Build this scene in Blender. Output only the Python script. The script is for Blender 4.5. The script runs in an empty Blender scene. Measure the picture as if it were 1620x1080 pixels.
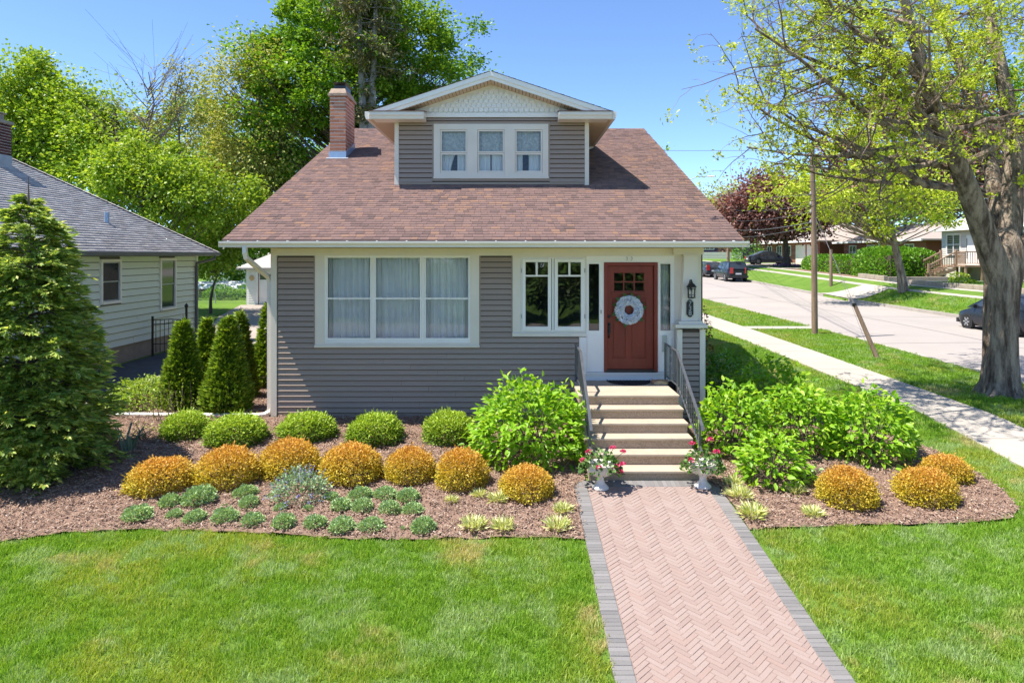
import bpy, math, random
import numpy as np
from mathutils import Vector, Matrix, Quaternion, noise
from mathutils.geometry import delaunay_2d_cdt

scene = bpy.context.scene
COL = scene.collection
R = math.radians
CAMZ, F, HX, HY = 3.45, 1080.0, 810.0, 404.0

# ---------------------------------------------------------------- camera, world, sun, exposure
cam_d = bpy.data.cameras.new('camera')
cam = bpy.data.objects.new('camera', cam_d)
COL.objects.link(cam)
cam.location = (0, 0, CAMZ)
cam.rotation_euler = (R(90), 0, 0)
cam_d.sensor_width = 36.0
cam_d.lens = 24.0
cam_d.shift_y = -(540.0 - HY) / 1620.0
cam_d.clip_start = 0.1
cam_d.clip_end = 3000.0
scene.camera = cam

SUN_EL, SUN_A = R(64.4), R(-10.8)
sun_dir = Vector((-math.cos(SUN_EL) * math.cos(SUN_A), math.cos(SUN_EL) * math.sin(SUN_A), math.sin(SUN_EL)))
world = bpy.data.worlds.new('World')
scene.world = world
world.use_nodes = True
wn = world.node_tree
wn.nodes.clear()
sky = wn.nodes.new('ShaderNodeTexSky')
sky.sky_type = 'NISHITA'
sky.sun_disc = False
sky.sun_elevation = SUN_EL
sky.sun_rotation = R(270) + SUN_A
sky.altitude = 200
sky.air_density = 0.6
sky.dust_density = 0.0
sky.ozone_density = 6.0
bg = wn.nodes.new('ShaderNodeBackground')
bg.inputs['Strength'].default_value = 0.138
wo = wn.nodes.new('ShaderNodeOutputWorld')
wn.links.new(sky.outputs[0], bg.inputs[0])
wn.links.new(bg.outputs[0], wo.inputs[0])
sun_l = bpy.data.lights.new('sun', 'SUN')
sun_l.energy = 4.2
sun_l.angle = R(0.53)
sun_l.color = (1.0, 0.955, 0.88)
sun = bpy.data.objects.new('sun', sun_l)
COL.objects.link(sun)
sun.rotation_euler = (-sun_dir).to_track_quat('-Z', 'Y').to_euler()
sun.location = sun_dir * 60
vs = scene.view_settings
vs.view_transform = 'Standard'
vs.look = 'None'
vs.gamma = 1.0
vs.use_curve_mapping = False
vs.exposure = 1.2
scene.cycles.max_bounces = 8
scene.cycles.diffuse_bounces = 4
scene.cycles.transparent_max_bounces = 12
scene.cycles.use_denoising = True

rng = np.random.default_rng(7)
rnd = random.Random(11)

# ---------------------------------------------------------------- mesh helpers
def wloc(o):
    v = Vector((0, 0, 0))
    while o is not None:
        v += o.location
        o = o.parent
    return v

def mesh_fast(name, V, Fc, mat):
    """V (n,3); Fc (m,k) int"""
    me = bpy.data.meshes.new(name)
    V = np.asarray(V, dtype=np.float32)
    Fc = np.asarray(Fc, dtype=np.int32)
    m, k = Fc.shape
    me.vertices.add(len(V)); me.vertices.foreach_set('co', V.ravel())
    me.loops.add(m * k); me.loops.foreach_set('vertex_index', Fc.ravel())
    me.polygons.add(m)
    me.polygons.foreach_set('loop_start', np.arange(0, m * k, k, dtype=np.int32))
    me.polygons.foreach_set('loop_total', np.full(m, k, dtype=np.int32))
    if mat is not None: me.materials.append(mat)
    me.update(calc_edges=True)
    return me

def link(name, me, parent=None, loc=None):
    o = bpy.data.objects.new(name, me)
    COL.objects.link(o)
    if parent is not None: o.parent = parent
    if loc is not None: o.location = loc
    return o

def put(name, V, Fc, mat, parent=None):
    V = np.asarray(V, dtype=np.float64)
    if parent is not None:
        V = V - np.array(wloc(parent))
    return link(name, mesh_fast(name, V, Fc, mat), parent)

class MB:
    def __init__(s): s.v = []; s.f = []; s.sm = False
    def add(s, vs, fs):
        n = len(s.v); s.v += [tuple(v) for v in vs]; s.f += [tuple(i + n for i in f) for f in fs]; return s
    def box(s, x0, x1, y0, y1, z0, z1):
        return s.add([(x0,y0,z0),(x1,y0,z0),(x1,y1,z0),(x0,y1,z0),(x0,y0,z1),(x1,y0,z1),(x1,y1,z1),(x0,y1,z1)],
                     [(0,3,2,1),(4,5,6,7),(0,1,5,4),(1,2,6,5),(2,3,7,6),(3,0,4,7)])
    def hexa(s, p):   # 8 points: bottom 4 ccw, top 4 ccw
        return s.add(p, [(0,3,2,1),(4,5,6,7),(0,1,5,4),(1,2,6,5),(2,3,7,6),(3,0,4,7)])
    def prism(s, poly, axis, a, b):
        """poly: 2d points ; axis 'x': (y,z), 'y': (x,z), 'z': (x,y)"""
        def mk(p, t):
            return {'x': (t, p[0], p[1]), 'y': (p[0], t, p[1]), 'z': (p[0], p[1], t)}[axis]
        n = len(poly)
        fs = [tuple(range(n))[::-1], tuple(range(n, 2 * n))] + [(i, (i+1) % n, n + (i+1) % n, n + i) for i in range(n)]
        return s.add([mk(p, a) for p in poly] + [mk(p, b) for p in poly], fs)
    def tube(s, pts, rad, seg=8, cap=True, flat=None):
        pts = [Vector(p) for p in pts]
        n = len(pts)
        rad = [rad] * n if not hasattr(rad, '__len__') else rad
        up = Vector((0, 0, 1)); base = len(s.v); prev = None
        for i, p in enumerate(pts):
            d = (pts[min(i+1, n-1)] - pts[max(i-1, 0)])
            d = d.normalized() if d.length > 1e-9 else Vector((0,0,1))
            if prev is None:
                a = d.cross(up if abs(d.z) < .95 else Vector((1,0,0))).normalized()
            else:
                a = (prev - d * prev.dot(d))
                a = a.normalized() if a.length > 1e-6 else d.orthogonal().normalized()
            prev = a; b = d.cross(a)
            for k in range(seg):
                t = 2 * math.pi * (k + .5) / seg
                s.v.append(tuple(p + (a * math.cos(t) + b * math.sin(t)) * rad[i]))
        for i in range(n - 1):
            for k in range(seg):
                k2 = (k + 1) % seg
                s.f.append((base+i*seg+k, base+i*seg+k2, base+(i+1)*seg+k2, base+(i+1)*seg+k))
        if cap:
            s.f.append(tuple(base + k for k in range(seg))[::-1])
            s.f.append(tuple(base + (n-1)*seg + k for k in range(seg)))
        return s
    def bar(s, p, q, w, h=None):   # square bar
        h = h or w
        return s.tube([p, q], max(w, h) * .7071, 4)
    def lathe(s, prof, cx, cy, z0, seg=20):
        base = len(s.v)
        for r, z in prof:
            for k in range(seg):
                t = 2 * math.pi * k / seg
                s.v.append((cx + r * math.cos(t), cy + r * math.sin(t), z0 + z))
        for i in range(len(prof) - 1):
            for k in range(seg):
                k2 = (k + 1) % seg
                s.f.append((base+i*seg+k, base+i*seg+k2, base+(i+1)*seg+k2, base+(i+1)*seg+k))
        s.f.append(tuple(base + k for k in range(seg))[::-1])
        s.f.append(tuple(base + (len(prof)-1)*seg + k for k in range(seg)))
        return s
    def xf(s, M):
        s.v = [tuple(M @ Vector(v)) for v in s.v]; return s
    def build(s, name, mat, parent=None, smooth=False, bevel=0):
        o = wloc(parent) if parent is not None else Vector((0,0,0))
        me = bpy.data.meshes.new(name)
        me.from_pydata([(v[0]-o.x, v[1]-o.y, v[2]-o.z) for v in s.v], [], s.f)
        me.materials.append(mat)
        if smooth:
            me.polygons.foreach_set('use_smooth', [True] * len(me.polygons))
            me.set_sharp_from_angle(angle=R(40))
        ob = link(name, me, parent)
        if bevel:
            b = ob.modifiers.new('bevel', 'BEVEL'); b.width = bevel; b.segments = 2; b.limit_method = 'ANGLE'
        return ob

def bx(name, mat, parent, *a, bevel=0):
    return MB().box(*a).build(name, mat, parent, bevel=bevel)

def tag(o, label=None, cat=None, group=None, kind=None):
    if label: o['label'] = label
    if cat: o['category'] = cat
    if group: o['group'] = group
    if kind: o['kind'] = kind
    return o

def thing(name, loc, label, cat, group=None):
    o = bpy.data.objects.new(name, None)
    COL.objects.link(o); o.location = loc; o.empty_display_size = .2
    return tag(o, label, cat, group)

def copy_tree(o, parent=None):
    c = o.copy(); COL.objects.link(c); c.parent = parent
    for ch in list(o.children): copy_tree(ch, c)
    return c

# ---------------------------------------------------------------- materials
def mat(name):
    m = bpy.data.materials.new(name); m.use_nodes = True
    nt = m.node_tree; nt.nodes.clear()
    out = nt.nodes.new('ShaderNodeOutputMaterial')
    return m, nt, out

def N(nt, typ, **kw):
    n = nt.nodes.new(typ)
    for k, v in kw.items():
        if k in n.inputs: n.inputs[k].default_value = v
        else: setattr(n, k, v)
    return n

def ramp(nt, stops, fac, interp='LINEAR'):
    r = nt.nodes.new('ShaderNodeValToRGB'); r.color_ramp.interpolation = interp
    e = r.color_ramp.elements
    while len(e) < len(stops): e.new(.5)
    for i, (p, c) in enumerate(stops):
        e[i].position = p; e[i].color = (*c, 1)
    nt.links.new(fac, r.inputs[0])
    return r.outputs[0]

def coord(nt, scale=(1,1,1), space='world'):
    if space == 'world':
        g = N(nt, 'ShaderNodeNewGeometry').outputs['Position']
    else:
        g = N(nt, 'ShaderNodeTexCoord').outputs['Object']
    mp = N(nt, 'ShaderNodeMapping'); mp.inputs['Scale'].default_value = scale
    nt.links.new(g, mp.inputs[0]); return mp.outputs[0]

def nz(nt, vec, scale, detail=4, rough=.55):
    n = N(nt, 'ShaderNodeTexNoise', Scale=scale, Detail=detail, Roughness=rough)
    nt.links.new(vec, n.inputs['Vector']); return n.outputs['Fac']

def mix(nt, fac, a, b, mode='MIX'):
    m = nt.nodes.new('ShaderNodeMix'); m.data_type = 'RGBA'; m.blend_type = mode
    for s, v in ((m.inputs[0], fac), (m.inputs[6], a), (m.inputs[7], b)):
        if hasattr(v, 'is_output'): nt.links.new(v, s)
        else: s.default_value = v if not isinstance(v, tuple) else (*v, 1)
    return m.outputs[2]

def bump(nt, h, strength, dist=.01):
    b = N(nt, 'ShaderNodeBump', Strength=strength, Distance=dist)
    nt.links.new(h, b.inputs['Height']); return b.outputs[0]

def surf(name, col, rough=.6, var=.12, scale=6.0, bstr=.0, bscale=60.0, metal=0.0, spec=.4, stretch=(1,1,1), dirt=None, coat=0.0):
    """painted / plain surface: base colour with soft mottling, fine relief and optional dirt"""
    m, nt, out = mat(name)
    p = N(nt, 'ShaderNodeBsdfPrincipled', Roughness=rough, Metallic=metal)
    p.inputs['Specular IOR Level'].default_value = spec
    if coat: p.inputs['Coat Weight'].default_value = coat
    c = coord(nt, stretch)
    f = nz(nt, c, scale, 5)
    lo = tuple(x * (1 - var) for x in col); hi = tuple(min(1, x * (1 + var)) for x in col)
    cc = ramp(nt, [(.3, lo), (.7, hi)], f)
    if dirt:
        f2 = nz(nt, c, scale * 3.7, 6, .7)
        fr = N(nt, 'ShaderNodeMapRange'); nt.links.new(f2, fr.inputs[0])
        fr.inputs[1].default_value = .55; fr.inputs[2].default_value = .75
        cc = mix(nt, fr.outputs[0], cc, dirt)
    nt.links.new(cc, p.inputs['Base Color'])
    if bstr:
        nt.links.new(bump(nt, nz(nt, c, bscale, 4), bstr), p.inputs['Normal'])
    nt.links.new(p.outputs[0], out.inputs[0])
    return m

def island_rand(nt):
    g = N(nt, 'ShaderNodeNewGeometry').outputs['Random Per Island']
    o = N(nt, 'ShaderNodeObjectInfo').outputs['Random']
    a = N(nt, 'ShaderNodeMath', operation='ADD'); nt.links.new(g, a.inputs[0]); nt.links.new(o, a.inputs[1])
    fr = N(nt, 'ShaderNodeMath', operation='FRACT'); nt.links.new(a.outputs[0], fr.inputs[0])
    return fr.outputs[0]

def pieces(name, stops, rough=.8, bstr=.4, bscale=80, interp='LINEAR', patch=None, spec=.3, gscale=40, gamt=.25):
    """laid pieces (bricks, shingles, boards): own colour per piece plus grain"""
    m, nt, out = mat(name)
    p = N(nt, 'ShaderNodeBsdfPrincipled', Roughness=rough)
    p.inputs['Specular IOR Level'].default_value = spec
    cc = ramp(nt, stops, island_rand(nt), interp)
    c = coord(nt)
    g = nz(nt, c, gscale, 5, .7)
    cc = mix(nt, gamt, cc, ramp(nt, [(.25, (.35,.35,.35)), (.75, (1,1,1))], g), 'MULTIPLY')
    if patch:
        cc = mix(nt, ramp(nt, [(.45, (0,0,0)), (.75, (1,1,1))], nz(nt, c, patch[0], 3)), cc, patch[1])
    nt.links.new(cc, p.inputs['Base Color'])
    nt.links.new(bump(nt, nz(nt, c, bscale, 4), bstr), p.inputs['Normal'])
    nt.links.new(p.outputs[0], out.inputs[0])
    return m

def leafmat(name, stops, trans=.35, rough=.5, tcol=None, patch=None, zgrad=None, spec=.35):
    """foliage: colour per leaf, light passing through; zgrad = (z0, z1, stops) for new growth on top in object space"""
    m, nt, out = mat(name)
    p = N(nt, 'ShaderNodeBsdfPrincipled', Roughness=rough)
    p.inputs['Specular IOR Level'].default_value = spec
    r = N(nt, 'ShaderNodeNewGeometry').outputs['Random Per Island']
    cc = ramp(nt, stops, r)
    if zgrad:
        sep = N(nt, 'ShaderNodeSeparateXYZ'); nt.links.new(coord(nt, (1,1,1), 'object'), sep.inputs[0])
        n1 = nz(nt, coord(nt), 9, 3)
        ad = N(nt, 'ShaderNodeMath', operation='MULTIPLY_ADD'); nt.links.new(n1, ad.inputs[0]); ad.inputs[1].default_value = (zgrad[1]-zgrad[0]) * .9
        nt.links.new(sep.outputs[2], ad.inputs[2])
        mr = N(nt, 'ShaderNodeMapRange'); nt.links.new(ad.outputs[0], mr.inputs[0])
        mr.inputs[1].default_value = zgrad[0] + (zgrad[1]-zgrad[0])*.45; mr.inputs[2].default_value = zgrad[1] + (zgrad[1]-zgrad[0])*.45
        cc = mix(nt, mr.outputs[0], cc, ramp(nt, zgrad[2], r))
    if patch:
        cc = mix(nt, ramp(nt, [(.42, (0,0,0)), (.68, (1,1,1))], nz(nt, coord(nt), patch[0], 3)), cc, ramp(nt, patch[1], r))
    nt.links.new(cc, p.inputs['Base Color'])
    t = N(nt, 'ShaderNodeBsdfTranslucent')
    tc = mix(nt, 1.0, cc, tcol or (1.25, 1.2, .6), 'MULTIPLY')
    nt.links.new(tc, t.inputs['Color'])
    ms = N(nt, 'ShaderNodeMixShader'); ms.inputs[0].default_value = trans
    nt.links.new(p.outputs[0], ms.inputs[1]); nt.links.new(t.outputs[0], ms.inputs[2])
    nt.links.new(ms.outputs[0], out.inputs[0])
    return m

def glassmat(name, tint=(.85,.9,.88), refl=1.5):
    m, nt, out = mat(name)
    fr = N(nt, 'ShaderNodeFresnel', IOR=1.5)
    mu = N(nt, 'ShaderNodeMath', operation='MULTIPLY'); mu.use_clamp = True
    nt.links.new(fr.outputs[0], mu.inputs[0]); mu.inputs[1].default_value = refl
    tr = N(nt, 'ShaderNodeBsdfTransparent'); tr.inputs[0].default_value = (*tint, 1)
    gl = N(nt, 'ShaderNodeBsdfGlossy', Roughness=.01)
    vn = nz(nt, coord(nt), 1.6, 1)
    nt.links.new(bump(nt, vn, .06, .05), gl.inputs['Normal'])
    ms = N(nt, 'ShaderNodeMixShader')
    nt.links.new(mu.outputs[0], ms.inputs[0]); nt.links.new(tr.outputs[0], ms.inputs[1]); nt.links.new(gl.outputs[0], ms.inputs[2])
    nt.links.new(ms.outputs[0], out.inputs[0])
    return m

M = {}
M['siding'] = pieces('siding_grey', [(0,(.355,.270,.214)),(.5,(.37,.282,.224)),(1,(.385,.294,.234))], .6, .25, 30, gamt=.08, spec=.3)
M['lap_shade'] = surf('lap_shade_sheathing', (.07,.058,.052), .9, .1, 4)  # wall core coloured dark so the gaps between boards read as shadow lines
M['trim'] = surf('cream_trim', (.76,.68,.575), .5, .04, 2, .05, 40, dirt=None)
M['white'] = surf('white_paint', (.86,.82,.765), .45, .03, 2, .04, 40)
M['gutter'] = surf('gutter_enamel', (.78,.71,.625), .35, .03, 3, spec=.5)
M['soffit'] = surf('tan_soffit', (.62,.47,.33), .6, .05, 2)
M['dark'] = surf('dark_void', (.015,.014,.013), .9, .2)
M['shingle'] = pieces('brown_shingle', [(0,(.155,.105,.094)),(.12,(.19,.124,.108)),(.3,(.22,.142,.124)),(.65,(.245,.157,.136)),(.88,(.265,.163,.132)),(1,(.32,.188,.128))], .92, .6, 220, gscale=160, gamt=.35, spec=.15)
M['shingle_grey'] = pieces('grey_shingle', [(0,(.43,.395,.365)),(.5,(.53,.49,.455)),(1,(.62,.58,.54))], .92, .6, 220, gscale=160, gamt=.3, spec=.15)
M['felt'] = surf('roof_felt', (.055,.032,.03), .85, .3, 8)
M['brick'] = pieces('chimney_brick', [(0,(.38,.15,.085)),(.5,(.50,.21,.12)),(1,(.60,.28,.165))], .85, .5, 60, gamt=.3)
M['brick_dark'] = pieces('dark_brick', [(0,(.06,.022,.02)),(.5,(.12,.045,.04)),(1,(.18,.07,.06))], .85, .5, 60, gamt=.3)
M['brick_red'] = pieces('red_brick', [(0,(.24,.09,.065)),(.5,(.32,.12,.085)),(1,(.38,.16,.11))], .85, .3, 60, gamt=.25)
M['mortar'] = surf('mortar', (.66,.61,.54), .9, .1, 20)
M['crown'] = surf('crown_concrete', (.40,.29,.21), .9, .25, 9, .5, 60, dirt=(.16,.13,.11))
M['flash'] = surf('flashing_metal', (.36,.47,.60), .35, .08, 5, metal=.35)
M['black_metal'] = surf('black_metal', (.016,.016,.017), .38, .2, 8, spec=.5)
M['rail_metal'] = surf('iron_railing', (.10,.105,.115), .35, .15, 10, spec=.6, metal=.3)
M['door'] = surf('red_door', (.215,.034,.018), .4, .14, 5, .12, 30, stretch=(1,1,.25), spec=.4)
M['concrete'] = surf('step_concrete', (.43,.345,.255), .9, .10, 3, .3, 120, dirt=(.34,.265,.20))
M['riser'] = surf('step_aggregate', (.42,.315,.22), .92, .28, 45, .7, 90, dirt=(.20,.145,.10))
M['walkc'] = surf('pavement_concrete', (.40,.355,.30), .92, .07, .8, .25, 90, dirt=(.35,.305,.255))
M['roadc'] = surf('road_concrete', (.335,.295,.265), .92, .06, .35, .25, 90, dirt=(.30,.265,.24))
M['kerbc'] = surf('kerb_concrete', (.38,.34,.29), .92, .10, 2, .3, 90, dirt=(.33,.29,.25))
M['blockc'] = surf('weathered_block', (.36,.30,.235), .92, .15, 3, .4, 60, dirt=(.24,.19,.145))
M['asphalt'] = surf('asphalt', (.072,.076,.088), .9, .2, 3, .5, 150, dirt=(.10,.10,.11))
M['gravelc'] = surf('driveway_concrete', (.34,.285,.245), .92, .12, 1.2, .3, 90)
M['paver'] = pieces('pink_paver', [(0,(.305,.222,.19)),(.4,(.325,.242,.207)),(.8,(.34,.26,.225)),(1,(.325,.228,.192))], .9, .5, 130, gscale=60, gamt=.2, spec=.2)
M['paver_grey'] = pieces('grey_paver', [(0,(.175,.165,.16)),(.5,(.21,.197,.188)),(1,(.245,.23,.22))], .9, .5, 130, gscale=60, gamt=.2, spec=.2)
M['joint'] = surf('joint_sand', (.255,.18,.15), .95, .2, 30)
M['wood'] = surf('weathered_wood', (.24,.165,.115), .85, .3, 12, .5, 40, stretch=(1,1,.12), dirt=(.13,.09,.065))
M['deck'] = surf('deck_wood', (.36,.24,.16), .8, .2, 9, .3, 40)
M['glass'] = glassmat('window_glass', (.98,.98,.98), 1.5)
M['glass_dark'] = glassmat('dim_window_glass', (.8,.82,.8), 2.8)
M['farglass'] = surf('far_glass', (.035,.042,.05), .06, .3, 1, spec=.8)
M['urn'] = surf('white_urn_stone', (.72,.67,.61), .8, .1, 14, .5, 50, dirt=(.50,.43,.36))
M['curtain'] = surf('grey_curtain', (.88,.88,.87), .9, .05, 3)
M['lace'] = surf('lace_blind', (.62,.62,.58), .9, .25, 22)
M['room'] = surf('room_wall', (.16,.15,.14), .9, .1, 2)
M['palesiding'] = pieces('pale_green_siding', [(0,(.70,.76,.66)),(1,(.76,.81,.71))], .6, .1, 30, gamt=.10, gscale=6)
M['foundation'] = surf('foundation_concrete', (.33,.285,.225), .95, .15, 4, .6, 60)
M['greytrim'] = surf('gutter_and_lap_shade_grey', (.13,.13,.14), .5, .1, 4)
def barkmat(name, ridge, furrow, sc=7.0):
    m, nt, out = mat(name)
    p = N(nt, 'ShaderNodeBsdfPrincipled', Roughness=.95); p.inputs['Specular IOR Level'].default_value = .1
    c = coord(nt, (1,1,.16)); n1 = nz(nt, c, sc, 7, .68); n2 = nz(nt, coord(nt, (1,1,.5)), sc*5, 5, .7); n3 = nz(nt, coord(nt), 1.1, 3)
    cc = ramp(nt, [(.38, furrow), (.48, tuple((a+b)/2 for a,b in zip(ridge,furrow))), (.56, ridge), (.75, tuple(x*1.25 for x in ridge))], n1)
    cc = mix(nt, .5, cc, ramp(nt, [(.3,(.45,.45,.45)),(.7,(1.1,1.1,1.1))], n2), 'MULTIPLY')
    cc = mix(nt, .35, cc, ramp(nt, [(.3,(.6,.6,.55)),(.7,(1.15,1.1,1.05))], n3), 'MULTIPLY')
    nt.links.new(cc, p.inputs['Base Color'])
    ad = N(nt, 'ShaderNodeMath', operation='MULTIPLY_ADD'); nt.links.new(n2, ad.inputs[0]); ad.inputs[1].default_value = .35; nt.links.new(n1, ad.inputs[2])
    nt.links.new(bump(nt, ad.outputs[0], 1.0, .12), p.inputs['Normal']); nt.links.new(p.outputs[0], out.inputs[0]); return m
M['bark'] = barkmat('tree_bark', (.47,.375,.285), (.14,.10,.075))
M['bark_dark'] = surf('dark_bark', (.10,.078,.062), .95, .3, 5, .6, 14, stretch=(1,1,.3))
M['twig'] = surf('twig_bark', (.17,.12,.095), .9, .25, 6)
M['galv'] = surf('galvanised_steel', (.42,.43,.44), .45, .1, 6, metal=.6)
M['rubber'] = surf('tyre_rubber', (.018,.018,.018), .8, .2)
M['purple'] = surf('purple_paint', (.085,.045,.13), .6, .1)
M['rim'] = surf('alloy_rim', (.55,.56,.58), .3, .05, metal=.7)
# ---------------------------------------------------------------- terrain
PY = np.array([-80,-14,-3,10.4,13.4,16.4,21,27,44,63,80,100,140,600.])
PZ = np.array([-1.4,-1.4,-1.29,0,.29,.34,.42,.5,.64,1.2,1.6,2.0,2.6,3.0])
LY = np.array([-80,-14,-3,10.4,13.4,16.4,21,30,45,80,140,600.])
LZ = np.array([-1.4,-1.4,-1.29,0,.29,.33,.36,.38,.4,.6,1.4,3.0])
def sstep(t):
    t = np.clip(t, 0, 1); return t * t * (3 - 2 * t)
def G(X, Y):
    X = np.asarray(X, float); Y = np.asarray(Y, float)
    w = sstep((X + 1) / 8)
    z = np.interp(Y, LY, LZ) * (1 - w) + np.interp(Y, PY, PZ) * w
    return z + .9 * sstep((X - 21.9) / 4) * sstep((Y - 5) / 12)
def gz(x, y): return float(G(x, y))
def W(px, py, d): return Vector(((px - HX) / F * d, d, CAMZ - (py - HY) / F * d))
def gp(px, py):
    """where the sight line of a photo point meets the sloping front garden"""
    lo, hi = 3.0, 300.0
    a, b = (px - HX) / F, (py - HY) / F
    for _ in range(60):
        m = (lo + hi) / 2
        if CAMZ - b * m > gz(a * m, m): lo = m
        else: hi = m
    return (a * lo, lo)

def drape(name, poly, spacing, dz, material, kind='structure', rough=0.0, parent=None, jit=.35, seed=1):
    poly = [(float(x), float(y)) for x, y in poly]
    out = []
    for i, p in enumerate(poly):
        q = poly[(i + 1) % len(poly)]
        n = max(1, int(math.hypot(q[0]-p[0], q[1]-p[1]) / spacing))
        for k in range(n): out.append((p[0] + (q[0]-p[0]) * k / n, p[1] + (q[1]-p[1]) * k / n))
    P = np.array(out); nb = len(P)
    r = np.random.default_rng(seed)
    xs = np.arange(P[:,0].min(), P[:,0].max(), spacing); ys = np.arange(P[:,1].min(), P[:,1].max(), spacing)
    gx, gy = np.meshgrid(xs, ys); q = np.stack([gx.ravel(), gy.ravel()], 1)
    q += r.uniform(-jit, jit, q.shape) * spacing
    ins = np.zeros(len(q), bool)
    for i in range(nb):
        a, b = P[i], P[(i + 1) % nb]
        c = (a[1] > q[:,1]) != (b[1] > q[:,1])
        with np.errstate(divide='ignore', invalid='ignore'):
            xi = (b[0]-a[0]) * (q[:,1]-a[1]) / (b[1]-a[1]) + a[0]
        ins ^= c & (q[:,0] < xi)
    q = q[ins]
    V = [Vector(p) for p in P] + [Vector(p) for p in q]
    vo, eo, fo, *_ = delaunay_2d_cdt(V, [(i, (i + 1) % nb) for i in range(nb)], [], 1, 1e-5)
    A = np.array([(v.x, v.y) for v in vo])
    z = G(A[:,0], A[:,1]) + dz
    if rough:
        z = z + np.array([rough * (noise.noise(Vector((a[0]*3.1, a[1]*3.1, 0))) + .6 * noise.noise(Vector((a[0]*9, a[1]*9, 3)))) for a in A])
    V3 = np.column_stack([A, z])
    fs = np.array([f if (A[f[1]][0]-A[f[0]][0])*(A[f[2]][1]-A[f[0]][1]) - (A[f[1]][1]-A[f[0]][1])*(A[f[2]][0]-A[f[0]][0]) > 0 else f[::-1] for f in fo])
    o = put(name, V3, fs, material, parent)
    o.data.polygons.foreach_set('use_smooth', [True] * len(o.data.polygons))
    if kind: o['kind'] = kind
    return o

# ---- materials of the ground
def lawn_base():
    m, nt, out = mat('lawn_ground')
    p = N(nt, 'ShaderNodeBsdfPrincipled', Roughness=.9); p.inputs['Specular IOR Level'].default_value = .1
    c = coord(nt)
    f = nz(nt, c, .55, 6, .65); f2 = nz(nt, c, 14, 4, .7); f3 = nz(nt, c, 2.3, 4, .6)
    a = ramp(nt, [(.3,(.085,.165,.026)), (.5,(.12,.215,.034)), (.7,(.185,.265,.055))], f)
    b = mix(nt, ramp(nt, [(.35,(0,0,0)), (.8,(.75,.75,.75))], f3), a, (.155,.245,.045))
    d = mix(nt, .55, b, ramp(nt, [(.25,(.35,.4,.3)), (.75,(1.25,1.25,1.1))], f2), 'MULTIPLY')
    nt.links.new(d, p.inputs['Base Color'])
    nt.links.new(bump(nt, nz(nt, c, 38, 3, .7), .8, .04), p.inputs['Normal'])
    nt.links.new(p.outputs[0], out.inputs[0]); return m
M['lawn'] = lawn_base()

def grass_blade():
    m, nt, out = mat('grass_blade')
    p = N(nt, 'ShaderNodeBsdfPrincipled', Roughness=.55); p.inputs['Specular IOR Level'].default_value = .25
    c = coord(nt)
    f = nz(nt, c, .42, 5, .62); f3 = nz(nt, c, 1.9, 5, .65); r = island_rand(nt)
    fresh = ramp(nt, [(0,(.165,.315,.025)), (.5,(.245,.44,.042)), (1,(.355,.53,.07))], r)
    yell = ramp(nt, [(0,(.30,.42,.035)), (.6,(.42,.50,.07)), (1,(.56,.53,.19))], r)
    pale = ramp(nt, [(0,(.28,.44,.11)), (1,(.50,.60,.30))], r)
    cc = mix(nt, ramp(nt, [(.47,(0,0,0)), (.62,(1,1,1))], f), fresh, yell)
    cc = mix(nt, ramp(nt, [(.50,(0,0,0)), (.62,(1,1,1))], f3), cc, pale)
    f4 = nz(nt, coord(nt, (1,1,1)), .8, 4, .6)
    cc = mix(nt, ramp(nt, [(.57,(0,0,0)), (.68,(.85,.85,.85))], f4), cc, (.66,.55,.28))
    nt.links.new(cc, p.inputs['Base Color'])
    t = N(nt, 'ShaderNodeBsdfTranslucent'); nt.links.new(mix(nt, 1.0, cc, (1.2,1.15,.5), 'MULTIPLY'), t.inputs[0])
    ms = N(nt, 'ShaderNodeMixShader'); ms.inputs[0].default_value = .4
    nt.links.new(p.outputs[0], ms.inputs[1]); nt.links.new(t.outputs[0], ms.inputs[2])
    nt.links.new(ms.outputs[0], out.inputs[0]); return m
M['blade'] = grass_blade()

def mulch_base():
    m, nt, out = mat('mulch_ground')
    p = N(nt, 'ShaderNodeBsdfPrincipled', Roughness=.95); p.inputs['Specular IOR Level'].default_value = .1
    c = coord(nt)
    f = nz(nt, c, 55, 5, .7); f2 = nz(nt, c, 1.3, 4)
    a = ramp(nt, [(.25,(.14,.085,.062)), (.5,(.31,.20,.15)), (.72,(.44,.31,.24))], f)
    b = mix(nt, ramp(nt, [(.4,(0,0,0)), (.7,(.5,.5,.5))], f2), a, (.27,.175,.13))
    nt.links.new(b, p.inputs['Base Color'])
    nt.links.new(bump(nt, f, 1.0, .03), p.inputs['Normal'])
    nt.links.new(p.outputs[0], out.inputs[0]); return m
M['mulch'] = mulch_base()
M['chip'] = pieces('bark_chip', [(0,(.18,.105,.072)),(.35,(.34,.215,.15)),(.7,(.42,.285,.205)),(.92,(.50,.37,.28)),(1,(.60,.50,.40))], .9, .3, 90)

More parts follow.
